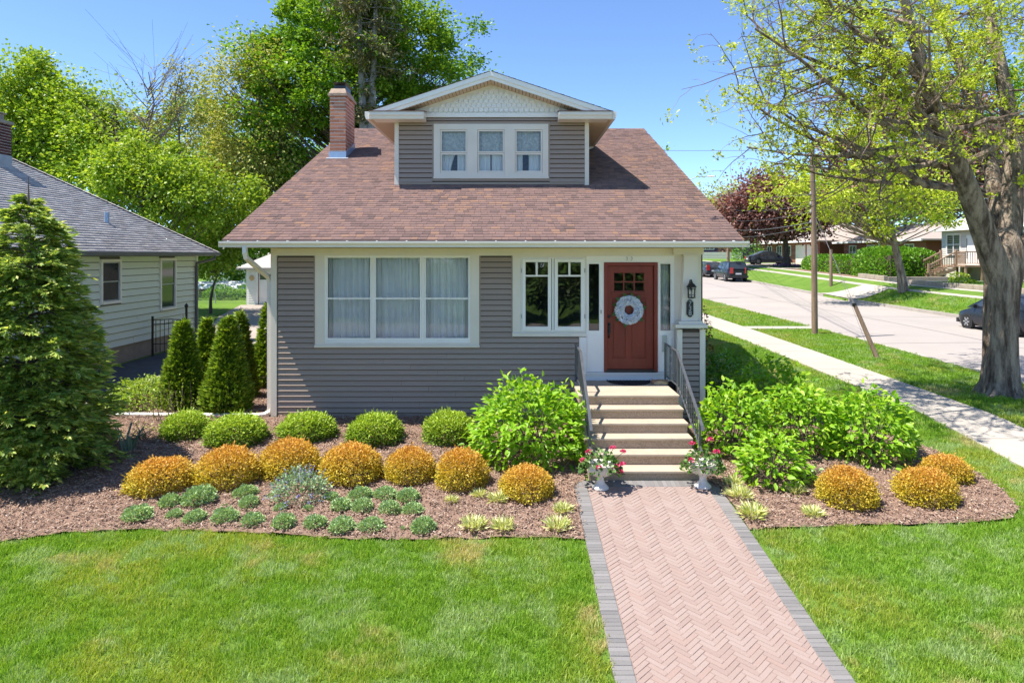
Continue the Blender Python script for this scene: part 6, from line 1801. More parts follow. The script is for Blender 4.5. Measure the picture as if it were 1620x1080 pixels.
MB().lathe([(.0,0),(.16,0),(.17,.02),(.0,.04)], 0, 0, 0, 16).xf(Matrix.Translation((-16.0, GY-.02, 2.07)) @ Matrix.Rotation(R(90),4,'X')).build('wall_plaque', M['paper_tan'], ga)

# chain-link fence and things behind it
cf = thing('chain_link_fence', (-17.5, 43.5, .4), 'grey chain-link fence with round posts across the back garden', 'fence')
for x in np.arange(-24, -16.2, 2.55):
    MB().tube([(x,43.5,.35),(x,43.5,1.66)], .035, 7).build('post', M['galv'], cf)
MB().tube([(-24,43.5,1.64),(-16.5,43.5,1.64)], .024, 6).build('top_rail', M['galv'], cf)
wm_ = MB()
for k in range(-8, 46): 
    x = -24 + k*.17
    for s in (1,-1):
        p0, p1 = (x, .42), (x + s*1.2, 1.62)
        if -24.05 < p0[0] < -16.4 and -24.05 < p1[0] < -16.4: wm_.tube([(p0[0],43.5,p0[1]),(p1[0],43.5,p1[1])], .005, 3, cap=False)
wm_.build('wire_mesh', M['galv'], cf)['kind'] = 'stuff'
M['tarp'] = surf('white_tarp', (.72,.74,.78), .6, .08, 3, .3, 9)
tp = thing('covered_boat', (-21.5, 50, .5), 'long object under a white tarpaulin behind the chain-link fence', 'covered boat')
V=[];Fa=[]; ns,nr=15,9
for i in range(ns):
    s=i/(ns-1)*2-1
    for j in range(nr):
        a=math.pi*j/(nr-1); w=1.0*(1-.5*s*s); h=.95*(1-.35*s**4)+.08*noise.noise(Vector((i*.7,j*.8,2)))
        V.append((-20.6+3.4*s, 50-w*math.cos(a), .5+.55+h*math.sin(a)*.55))
for i in range(ns-1):
    for j in range(nr-1): q=i*nr+j; Fa.append((q,q+nr,q+nr+1,q+1))
o=put('tarpaulin',V,Fa,M['tarp'],tp); o.data.polygons.foreach_set('use_smooth',[True]*len(Fa))
mb = MB()
for x in (-22.6,-18.6): mb.box(x-.1,x+.1,49.4,50.6,.45,1.06)
mb.build('trestle', M['wood'], tp)
def low_bush(name, x, y, rx, ry, h, n, L, label, material, seed, cat='bush', group=None):
    t = thing(name, (x,y,gz(x,y)), label, cat, group); r = np.random.default_rng(seed); P, d = shell(n, r, rx, ry, h/1.3, .2, .55, seed, -.3)
    P += np.array(t.location); leaves('foliage', P, d+r.normal(size=d.shape)*.6+np.array([0,0,.3]), r.uniform(.7,1.3,len(P))*L, r.uniform(.7,1.3,len(P))*L*.6, material, t, r)
    stems('stems', tuple(t.location), [tuple(p) for p in P[:16]], .02, M['core'], t, seed); return t
GB = 'dark bushes behind the chain-link fence'
for i, (x, y, rx, h, lab) in enumerate([(-22.5,46.2,1.3,1.2,'dark bush behind the fence, beside the pale green house'),(-20.0,46.8,1.2,1.0,'dark bush behind the fence, in the middle'),(-17.8,47.2,1.2,1.3,'dark bush behind the fence, next to the garage')]):
    low_bush('bush', x, y, rx, .8, h, 1500, .15, lab, M['hedge'], 80+i, group=GB)
# shed-like house far behind
fh = thing('distant_house', (-27, 72, .6), 'pale house with a dark window beyond the back gardens', 'house')
bx('wall', M['trim'], fh, -31, -23.5, 70, 78, .3, 3.6); MB().prism([(69.5,3.6),(78.5,3.6),(74,6.2)], 'x', -31.5, -23).build('roof', M['shingle_grey'], fh)
for x in (-29.6, -26.2):
    w_ = frame_boxes(MB(), x, x+1.5, 1.2, 2.7, .1, 69.93, 69.99).build('window', M['white'], fh); put('pane', [(x+.1,69.96,1.3),(x+1.4,69.96,1.3),(x+1.4,69.96,2.6),(x+.1,69.96,2.6)], [(0,1,2,3)], M['farglass'], fh)

# ---------------------------------------------------------------- across the street
def winX(parent, X, y0, y1, z0, z1, frame, rows=2, cols=1, fw=.09, glass=None):
    """window in a wall that faces -X"""
    mb = MB(); x0, x1 = X-.07, X-.01
    mb.box(x0,x1,y0-fw,y0,z0-fw,z1+fw).box(x0,x1,y1,y1+fw,z0-fw,z1+fw).box(x0,x1,y0,y1,z1,z1+fw).box(x0-.04,x1,y0,y1,z0-fw,z0)
    for i in range(1, cols): y = y0+(y1-y0)*i/cols; mb.box(x0+.005,x1,y-.03,y+.03,z0,z1)
    for j in range(1, rows): z = z0+(z1-z0)*j/rows; mb.box(x0+.006,x1,y0,y1,z-.025,z+.025)
    w = mb.build('window', frame, parent)
    for i in range(cols):
        for j in range(rows):
            a,b = y0+(y1-y0)*i/cols, y0+(y1-y0)*(i+1)/cols; c,d = z0+(z1-z0)*j/rows, z0+(z1-z0)*(j+1)/rows
            put('pane', [(X-.02,b-.01,c+.01),(X-.02,a+.01,c+.01),(X-.02,a+.01,d-.01),(X-.02,b-.01,d-.01)], [(0,1,2,3)], glass or M['farglass'], w)
    return w
def hip_roof(parent, x0, x1, y0, y1, z, slope, material, ov=.5, th=.14, along='y', name='roof'):
    x0-=ov; x1+=ov; y0-=ov; y1+=ov
    if along == 'y': h=(x1-x0)/2; A=((x0+x1)/2,y0+h,z+slope*h); B=((x0+x1)/2,y1-h,z+slope*h); fs=[(0,4,5,3),(3,5,2),(2,5,4,1),(1,4,0)]
    else: h=(y1-y0)/2; A=(x0+h,(y0+y1)/2,z+slope*h); B=(x1-h,(y0+y1)/2,z+slope*h); fs=[(0,1,5,4),(1,2,5),(2,3,4,5),(3,0,4)]
    v=[(x0,y0,z),(x1,y0,z),(x1,y1,z),(x0,y1,z),A,B,(x0,y0,z-th),(x1,y0,z-th),(x1,y1,z-th),(x0,y1,z-th)]
    fs=[f if True else f for f in fs]+[(0,6,7,1),(1,7,8,2),(2,8,9,3),(3,9,6,0),(6,9,8,7)]
    return MB().add(v,fs).build(name, material, parent)
M['farsiding'] = pieces('cream_siding', [(0,(.62,.57,.50)),(1,(.68,.63,.56))], .6, .1, 20, gamt=.06)
wh = thing('white_house', (37, 48, gz(34,48)), 'cream white house with grey roof and wooden porch steps across the street', 'house')
WX, wy0, wy1, wz = 33.5, 43.5, 53.2, gz(33.5,49)
wall_ = bx('wall', M['farsiding'], wh, WX, 42, wy0, wy1, wz-.3, 5.45)
z = wz+.1
sd_ = MB()
while z < 5.3:
    sd_.hexa([(WX-.022,wy0,z),(WX-.0005,wy0,z),(WX-.0005,wy1,z),(WX-.022,wy1,z),(WX-.003,wy0,z+.15),(WX-.0005,wy0,z+.15),(WX-.0005,wy1,z+.15),(WX-.003,wy1,z+.15)])
    sd_.hexa([(WX,wy0-.022,z),(42,wy0-.022,z),(42,wy0-.0005,z),(WX,wy0-.0005,z),(WX,wy0-.003,z+.15),(42,wy0-.003,z+.15),(42,wy0-.0005,z+.15),(WX,wy0-.0005,z+.15)]); z += .15
sd_.build('siding_boards', M['farsiding'], wall_)['kind'] = 'stuff'
hip_roof(wh, WX, 42, wy0, wy1, 5.45, .55, M['shingle_grey'])
MB().box(WX-.62,WX-.5,wy0-.5,wy1+.5,5.30,5.47).build('gutter', M['white'], wh)
dm_ = bx('dormer', M['farsiding'], wh, WX+1.2, WX+4, 46.2, 48.8, 5.9, 7.4); MB().prism([(45.9,7.38),(49.1,7.38),(47.5,8.2)], 'x', WX+.9, WX+4.6).build('roof', M['shingle_grey'], dm_); winX(dm_, WX+1.2, 46.7, 48.3, 6.2, 7.1, M['white'], 1, 2)
fl_z = 2.76
winX(wh, WX, 51.0, 52.5, 3.55, 5.0, M['white'], 2, 2); winX(wh, WX, 46.6, 48.0, 3.55, 5.0, M['white'], 2, 2); winX(wh, WX, 44.1, 45.4, 3.55, 5.0, M['white'], 2, 1)
MB().box(WX-.05,WX-.024,48.95,50.25,fl_z,4.95).build('door_trim', M['white'], wh)
bx('front_door', M['white'], wh, WX-.09, WX-.051, 49.1, 50.1, fl_z, 4.8)
for y in (48.97, 50.13): put('pane', [(WX-.055,y+.1,3.2),(WX-.055,y,3.2),(WX-.055,y,4.7),(WX-.055,y+.1,4.7)], [(0,1,2,3)], M['farglass'], wh)
# wooden porch and stairs
pc = thing('porch_stairs', (32.4, 50, wz), 'brown wooden porch stairs with railings in front of the white house', 'stairs')
bx('landing', M['deck'], pc, WX-1.5, WX-.06, 48.2, 51.0, fl_z-.12, fl_z-.0)
for y in (48.3, 50.9):
    for x in (WX-1.4, WX-.3): bx('post', M['deck'], pc, x-.06, x+.06, y-.06, y+.06, wz-.2, fl_z-.121)
nst = 7; zb_ = gz(30.6, 50.2)
for i in range(nst):
    zt = fl_z - (i+1)*(fl_z-zb_)/(nst+1); x = WX-1.5-.28*(i+1); bx('tread', M['deck'], pc, x-.02, x+.30, 49.2, 51.0, zt-.05, zt)
for y in (49.2, 50.95):
    MB().hexa([(WX-1.5-.28*nst,y-.03,zb_-.05),(WX-1.5,y-.03,fl_z-.4),(WX-1.5,y+.03,fl_z-.4),(WX-1.5-.28*nst,y+.03,zb_-.05),(WX-1.5-.28*nst,y-.03,zb_+.12),(WX-1.5,y-.03,fl_z-.13),(WX-1.5,y+.03,fl_z-.13),(WX-1.5-.28*nst,y+.03,zb_+.12)]).build('stringer', M['deck'], pc)
    xa, xb = WX-1.5-.28*nst, WX-1.5
    for x, z0, z1 in ((xa, zb_, zb_+1.05),(xb, fl_z-.1, fl_z+1.0)): bx('newel_post', M['deck'], pc, x-.07, x+.07, y-.07, y+.07, z0-.05, z1+.1)
    MB().bar((xa,y,zb_+1.0),(xb,y,fl_z+.95),.08).build('handrail', M['deck'], pc); MB().bar((xa,y,zb_+.25),(xb,y,fl_z+.12),.06).build('bottom_rail', M['deck'], pc)
    for k in range(1, 12):
        s = k/12; MB().bar((xa+(xb-xa)*s,y,zb_+.25+(fl_z+.12-zb_-.25)*s),(xa+(xb-xa)*s,y,zb_+1.0+(fl_z-.05-zb_)*s),.035).build('baluster', M['deck'], pc)
for (p, q) in (((WX-1.45,48.25),(WX-1.45,49.1)),((WX-1.45,48.25),(WX-.1,48.25))):
    MB().bar((*p,fl_z+.95),(*q,fl_z+.95),.08).build('handrail', M['deck'], pc); MB().bar((*p,fl_z+.12),(*q,fl_z+.12),.05).build('bottom_rail', M['deck'], pc)
    for k in range(9): s=k/8; MB().bar((p[0]+(q[0]-p[0])*s,p[1]+(q[1]-p[1])*s,fl_z+.1),(p[0]+(q[0]-p[0])*s,p[1]+(q[1]-p[1])*s,fl_z+.95),.035).build('baluster', M['deck'], pc)
# retaining walls along the far pavement
rw = thing('retaining_wall', (26.2, 42, 1.5), 'low weathered concrete retaining wall along the far pavement', 'wall')
for a in np.arange(33.5, 43.6, 1.25):
    z0 = min(gz(26.1,a), gz(26.1,a+1.2)); bx('wall_block', M['blockc'], rw, 26.0, 26.3, a, a+1.235, z0-.3, gz(26.2,a+.6)+.30, bevel=.02)
tr_ = drape('yard_terrace', [(26.3,33.5),(33.4,33.5),(33.4,44.0),(26.3,44.0)], 1.0, .25, M['lawn'])
rw2 = thing('retaining_wall', (26.3, 49, 1.6), 'short pale retaining wall beside the asphalt driveway', 'wall')
for a in np.arange(47.75, 50.2, 1.2): bx('wall_block', M['blockc'], rw2, 26.0, 26.28, a, a+1.185, gz(26,a)-.3, gz(26.1,a)+.38, bevel=.02)
bx('wall_block', M['blockc'], rw2, 26.285, 30.5, 47.7, 47.95, gz(28,47.7)-.3, gz(28,47.7)+.30, bevel=.02)
spray_cone('small_evergreen', (31.6, 43.4, gz(31.6,43.4)+.3), 2.9, .85, 700, .22, 'small conical yellowish evergreen in front of the white house', 'evergreen', None, M['arb'], 91, taper=.6)
low_bush('leafy_plants', 27.6, 41.6, .9, .6, .5, 500, .16, 'leafy low plants on top of the retaining wall', M['bright'], 92, 'plant')
low_bush('leafy_plants', 31.5, 48.1, .7, .4, .6, 400, .14, 'pale leafy plants beside the porch stairs', M['bright'], 93, 'plant')

# hedges
def hedge(name, x0, x1, y0, y1, h, n, label, seed, top=.25):
    cx, cy = (x0+x1)/2, (y0+y1)/2; zb = gz(cx, cy)
    t = thing(name, (cx,cy,zb), label, 'hedge', 'clipped hedges across the street'); r = np.random.default_rng(seed)
    d = nrmz(r.normal(size=(n,3))); d[:,2] = np.abs(d[:,2])
    p = 4.0; k = (np.abs(d)**p).sum(1)**(-1/p)       # rounded box
    ln = np.array([noise.noise(Vector(v)*3.1 + Vector((seed,0,0))) for v in d])
    q = (1+.06*ln)*(.82+.18*r.uniform(0,1,n)**.5)
    P = d*(k*q)[:,None]*np.array([(x1-x0)/2,(y1-y0)/2,h]) + np.array([cx,cy,zb])
    leaves('foliage', P, d+r.normal(size=d.shape)*.7+np.array([0,0,.3]), r.uniform(.14,.24,n), r.uniform(.09,.15,n), M['hedge'], t, r)
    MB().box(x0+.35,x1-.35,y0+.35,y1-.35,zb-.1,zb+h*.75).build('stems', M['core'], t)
    return t
hedge('hedge', 26.7, 28.9, 54.0, 64.0, 1.45, 7000, 'lower clipped hedge running along the far pavement', 95)
hedge('hedge', 26.6, 29.6, 48.2, 54.4, 2.25, 8000, 'tall rounded hedge behind the forked street tree', 96)
hedge('hedge', 29.3, 33.2, 52.4, 55.2, 2.1, 5000, 'hedge between the white house and the brick house', 97)
drape('mulch_strip', [(25.95,48),(26.8,48),(26.8,64.5),(25.95,64.5)], .6, .05, M['mulch'])

# brick ranch houses
def brickwall(parent, x0, x1, y0, y1, z0, z1, material=None):
    w = bx('wall', material or M['brick_red'], parent, x0, x1, y0, y1, z0, z1); return w
rb = thing('brick_house', (39, 65, gz(36,65)), 'long low red brick house with tan roof and white front door', 'house')
BX = 35.5; bz = gz(35,65)
def courses(parent, X, y0, y1, z0, z1):
    mb = MB(); z = z0
    while z < z1: mb.box(X-.012, X-.0005, y0, y1, z, z+.11); z += .13
    o = mb.build('brick_courses', M['brick_red'], parent); o['kind'] = 'stuff'
brickwall(rb, BX, 44, 58.5, 73.0, bz-.5, bz+2.7); courses(rb, BX, 58.5, 73, bz, bz+2.6)
M['tanroof'] = pieces('tan_shingle', [(0,(.30,.25,.22)),(.5,(.37,.31,.27)),(1,(.44,.37,.32))], .92, .4, 60, gscale=9, gamt=.3)
hip_roof(rb, BX, 44, 58.5, 73.0, bz+2.72, .33, M['tanroof'], ov=.8)
MB().box(BX-.95,BX-.81,57.7,73.8,bz+2.55,bz+2.74).build('gutter', M['white'], rb)
for y in (60.3, 66.8, 70.4): winX(rb, BX, y, y+1.3, bz+1.0, bz+2.25, M['white'], 2, 2)
bx('front_door', M['white'], rb, BX-.06, BX-.01, 63.4, 64.5, bz+.2, bz+2.3)
bx('porch_column', M['white'], rb, BX-.6, BX-.48, 63.0, 63.12, bz, bz+2.6); bx('porch_column', M['white'], rb, BX-.6, BX-.48, 64.9, 65.02, bz, bz+2.6)
MB().tube([(BX+2.5,66,bz+3.6),(BX+2.5,66,bz+4.3)], .08, 8).build('vent_pipe', M['black_metal'], rb)
rg = thing('brick_house', (39, 84, gz(36,84)), 'red brick house with cream garage doors behind the dark sedan', 'house')
bz2 = gz(35,82)-.05
brickwall(rg, BX-1.5, 44, 75.4, 94, bz2-.5, bz2+2.6); courses(rg, BX-1.5, 75.4, 94, bz2, bz2+2.5)
hip_roof(rg, BX-1.5, 44, 75.4, 94, bz2+2.62, .36, M['tanroof'], ov=.8)
MB().box(BX-2.45,BX-2.31,74.6,94.8,bz2+2.45,bz2+2.64).build('gutter', M['white'], rg)
for y in (75.9, 79.0): 
    g = bx('garage_door', M['trim'], rg, BX-1.56, BX-1.51, y, y+2.7, bz2, bz2+2.2)
    for k in range(1,4): bx('door_panel', M['trim'], g, BX-1.575, BX-1.561, y+.1, y+2.6, bz2+.55*k-.48, bz2+.55*k-.06)
for y, c in ((83.2,1),(86.0,2),(89.3,2)): winX(rg, BX-1.5, y, y+(.8 if c==1 else 1.5), bz2+1.0, bz2+2.1, M['white'], 1, c)
gbh = thing('brick_house', (41, 55.5, gz(38,55.5)), 'dark brick house with a broad gable behind the tall hedge', 'house')
M['brick_brown'] = pieces('brown_brick', [(0,(.10,.045,.035)),(1,(.15,.065,.05))], .85, .3, 40, gamt=.3)
gz0 = gz(38,55.5)
MB().prism([(50.4,gz0-.5),(60.6,gz0-.5),(60.6,gz0+2.9),(55.5,gz0+4.6),(50.4,gz0+2.9)], 'x', 38.5, 47).build('wall', M['brick_brown'], gbh)
for s in (-1,1):
    MB().hexa([(37.9,55.5,gz0+4.65),(47.5,55.5,gz0+4.65),(47.5,55.5+s*6,gz0+2.65),(37.9,55.5+s*6,gz0+2.65),(37.9,55.5,gz0+4.85),(47.5,55.5,gz0+4.85),(47.5,55.5+s*6,gz0+2.85),(37.9,55.5+s*6,gz0+2.85)]).build('roof', M['tanroof'], gbh)
    MB().hexa([(37.82,55.5,gz0+4.55),(37.89,55.5,gz0+4.55),(37.89,55.5+s*6,gz0+2.55),(37.82,55.5+s*6,gz0+2.55),(37.82,55.5,gz0+4.88),(37.89,55.5,gz0+4.88),(37.89,55.5+s*6,gz0+2.88),(37.82,55.5+s*6,gz0+2.88)]).build('rake_board', M['white'], gbh)
for y in (51.6, 56.6): winX(gbh, 38.5, y, y+2.4, gz0+1.5, gz0+2.6, M['white'], 1, 3)
low_bush('cone_shrub', 33.4, 60.4, .9, .9, 2.3, 1100, .2, 'rounded cone shrub beside the white front door of the brick house', M['hedge'], 101)
low_bush('cone_shrub', 30.2, 88, 1.9, 1.9, 3.6, 1500, .28, 'big rounded evergreen shrub behind the dark sedan', M['hedge'], 102)
low_bush('flower_patch', 28.6, 71, 1.5, 1.5, .28, 700, .14, 'purple flowers in a mulched ring round the purple maple', leafmat('purple_flower', [(0,(.12,.05,.14)),(1,(.34,.14,.36))], .2, .6, (1,1,1)), 103, 'flowers')

# purple house with white picket fence at the end
ph = thing('purple_house', (33, 110, gz(33,110)), 'purple house with rows of white-framed windows at the end of the street', 'house')
pz = gz(33,108); PYF = 106.0
bx('wall', M['purple'], ph, 24, 40, PYF, 116, pz-.5, pz+3.3); hip_roof(ph, 24, 40, PYF, 116, pz+3.3, .5, M['shingle_grey'], along='x')
def winY(parent, y, x0, x1, z0, z1, cols, frame):
    mb = frame_boxes(MB(), x0, x1, z0, z1, .12, y-.06, y-.01)
    for i in range(1, cols): x=x0+(x1-x0)*i/cols; mb.box(x-.05,x+.05,y-.058,y-.012,z0+.12,z1-.12)
    mb.box(x0+.12,x1-.12,y-.055,y-.015,(z0+z1)/2-.03,(z0+z1)/2+.03)
    w = mb.build('window', frame, parent)
    for i in range(cols): a=x0+.1+(x1-x0-.2)*i/cols; b=x0+.1+(x1-x0-.2)*(i+1)/cols; put('pane', [(a,y-.03,z0+.1),(b,y-.03,z0+.1),(b,y-.03,z1-.1),(a,y-.03,z1-.1)], [(0,1,2,3)], M['farglass'], w)
winY(ph, PYF, 28.6, 31.4, pz+1.3, pz+2.9, 4, M['white']); winY(ph, PYF, 34.0, 35.6, pz+1.3, pz+2.9, 2, M['white']); winY(ph, PYF, 24.6, 27.8, pz+1.3, pz+2.9, 4, M['white'])
bx('porch_post', M['bark_dark'], ph, 33.1, 33.5, PYF-.5, PYF-.1, pz-.3, pz+3.3)
pf = thing('picket_fence', (30, 101, gz(30,101)), 'white picket fence in front of the purple house', 'fence')
for i in range(54):
    x = 25.5 + i*.16; z0 = gz(x,101); MB().prism([(x-.055,z0),(x+.055,z0),(x+.055,z0+.95),(x,z0+1.06),(x-.055,z0+.95)], 'y', 100.98, 101.0).build('picket', M['white'], pf)
for z in (.3,.8): MB().box(25.4,34.1,101.005,101.05,gz(30,101)+z,gz(30,101)+z+.09).build('rail', M['white'], pf)
low_bush('small_tree', 32.0, 102.5, 1.0, 1.0, 2.6, 500, .3, 'small pinkish budding tree by the picket fence', leafmat('pink_bud', [(0,(.16,.10,.05)),(1,(.36,.22,.14))], .3, .5), 104, 'tree')
lp = thing('lamp_post', (33.6, 100, gz(33.6,100)), 'black garden lamp post with a white globe', 'lamp post')
MB().tube([(33.6,100,gz(33.6,100)),(33.6,100,gz(33.6,100)+1.9)], .06, 7).build('post', M['black_metal'], lp); MB().lathe([(.05,0),(.17,.08),(.2,.2),(.15,.33),(.02,.4)], 33.6, 100, gz(33.6,100)+1.9, 12).build('globe', M['white'], lp)

# ---------------------------------------------------------------- poles, wires, lamp
upx, upy = 11.4, 25.7
up = thing('utility_pole', (upx, upy, gz(upx,upy)), 'tall weathered wooden utility pole on the near verge', 'utility pole')
MB().tube([(upx,upy,gz(upx,upy)-.1),(upx-.03,upy,4),(upx-.10,upy,7.6)], [.115,.105,.085], 10).build('pole', M['wood'], up, smooth=True)
for z in (4.72,5.1,5.4,5.78): MB().lathe([(.03,0),(.05,.05),(.03,.12),(.01,.14)], upx-.16, upy, z-.07, 8).build('insulator', M['galv'], up)
fpx, fpy = 23.75, 75
fp = thing('utility_pole', (fpx, fpy, gz(fpx,fpy)), 'distant utility pole beside the purple maple', 'utility pole')
MB().tube([(fpx,fpy,gz(fpx,fpy)),(fpx,fpy,10.6)], [.17,.12], 8).build('pole', M['wood'], fp); bx('crossarm', M['wood'], fp, fpx-1.2, fpx+1.2, fpy-.06, fpy+.06, 9.9, 10.02)
fp2x, fp2y = 23.6, 50.5
fp2 = thing('utility_pole', (fp2x, fp2y, gz(fp2x,fp2y)), 'short dark post at the kerb across the street, behind the utility pole', 'post')
MB().tube([(fp2x,fp2y,gz(fp2x,fp2y)),(fp2x,fp2y,3.9)], [.12,.11], 8).build('pole', M['wood'], fp2)
def wire(p, q, sag, label, rad=.012, name='overhead_wire', group='overhead wires along the street'):
    rad *= .55
    pts = []
    for s in np.linspace(0,1,15): v = Vector(p).lerp(Vector(q), s); v.z -= sag*4*s*(1-s); pts.append(v)
    o = MB().tube(pts, rad, 4, cap=False).build(name, M['greytrim'], None); tag(o, label, 'wire', group); return o
for z0, z1, lab, rad in ((5.75,10.3,'topmost overhead wire between the two utility poles',.018),(5.35,8.6,'second overhead wire between the two utility poles',.016),(5.08,7.4,'third overhead wire between the two utility poles',.016),(4.70,6.4,'thick overhead cable between the two utility poles',.03),(4.55,5.6,'lowest overhead cable between the two utility poles',.022)):
    wire((upx-.1,upy,z0),(fpx,fpy,z1), .25, lab, rad)
wire((upx-.1,upy,7.4),(-40,75,17), .6, 'thin high wire crossing the sky to the house side', .02)
wire((-22,40,6.0),(-4.9,30,4.4), .3, 'service cable running low behind the roof edge', .022)
gp_ = thing('guy_stub', (10.85, 20.2, gz(10.85,20.2)), 'short leaning wooden guy stub in the verge', 'post')
gt0 = Vector((10.85,20.2,gz(10.85,20.2)-.1)); gt1 = W(1352,482,20.6)
MB().tube([gt0, gt1], [.07,.058], 8).build('post', M['wood'], gp_)
MB().tube([gt1+Vector((.0,0,-.05)), gt1+Vector((-.01,0,.05))], .066, 8).build('cap', M['black_metal'], gp_)
wire((upx,upy,4.9), tuple(gt1), .0, 'steel guy wire from the utility pole to the leaning stub', .012, 'guy_wire', None)
wire((upx+.05,upy,5.0), (11.3,21.6,gz(11.3,21.6)), .0, 'steel guy wire from the utility pole down to the grass', .009, 'guy_wire', None)
slx, sly = 11.65, 45.5
sl = thing('street_lamp', (slx, sly, gz(slx,sly)), 'street lamp whose curved arm shows past the roof edge', 'street lamp')
MB().tube([(slx,sly,gz(slx,sly)),(slx,sly,8.4)], [.11,.07], 8).build('pole', M['galv'], sl)
MB().tube([(slx,sly,8.2),(slx+.25,sly,8.5),(slx+.7,sly,8.68),(slx+1.4,sly,8.72)], .03, 7).build('arm', M['galv'], sl)
V = MB().lathe([(.0,-.02),(.09,.0),(.12,.05),(.07,.1),(0,.11)], 0,0,0,12); V.v=[(x*2.4,y,z) for x,y,z in V.v]; V.xf(Matrix.Translation((slx+1.62,sly,8.66))); V.build('lamp_head', M['white'], sl)
MB().tube([(slx+1.55,sly,8.76),(slx+1.55,sly,8.86)], .03, 6).build('sensor', M['galv'], sl)

# ---------------------------------------------------------------- parked cars
def carpaint(name, c):
    m, nt, out = mat(name); p = N(nt, 'ShaderNodeBsdfPrincipled', Roughness=.28, Metallic=.0); p.inputs['Base Color'].default_value=(*c,1); p.inputs['Coat Weight'].default_value=.12; p.inputs['Specular IOR Level'].default_value=.35; p.inputs['Coat Roughness'].default_value=.04
    f = nz(nt, coord(nt), 3, 4); nt.links.new(ramp(nt, [(.3,(.2,.2,.2)),(.8,(.38,.38,.38))], f), p.inputs['Roughness']); nt.links.new(p.outputs[0], out.inputs[0]); return m
M['carglass'] = surf('car_glass', (.03,.036,.04), .05, .2, 1, spec=.9)
M['taillight'] = surf('tail_light', (.45,.02,.02), .2, .1, 9, spec=.7)
M['headlight'] = surf('head_light', (.7,.7,.68), .15, .1, 9, spec=.8)
M['plastic'] = surf('black_plastic', (.025,.025,.027), .6, .15)
M['plate'] = surf('licence_plate', (.62,.62,.64), .4, .05)
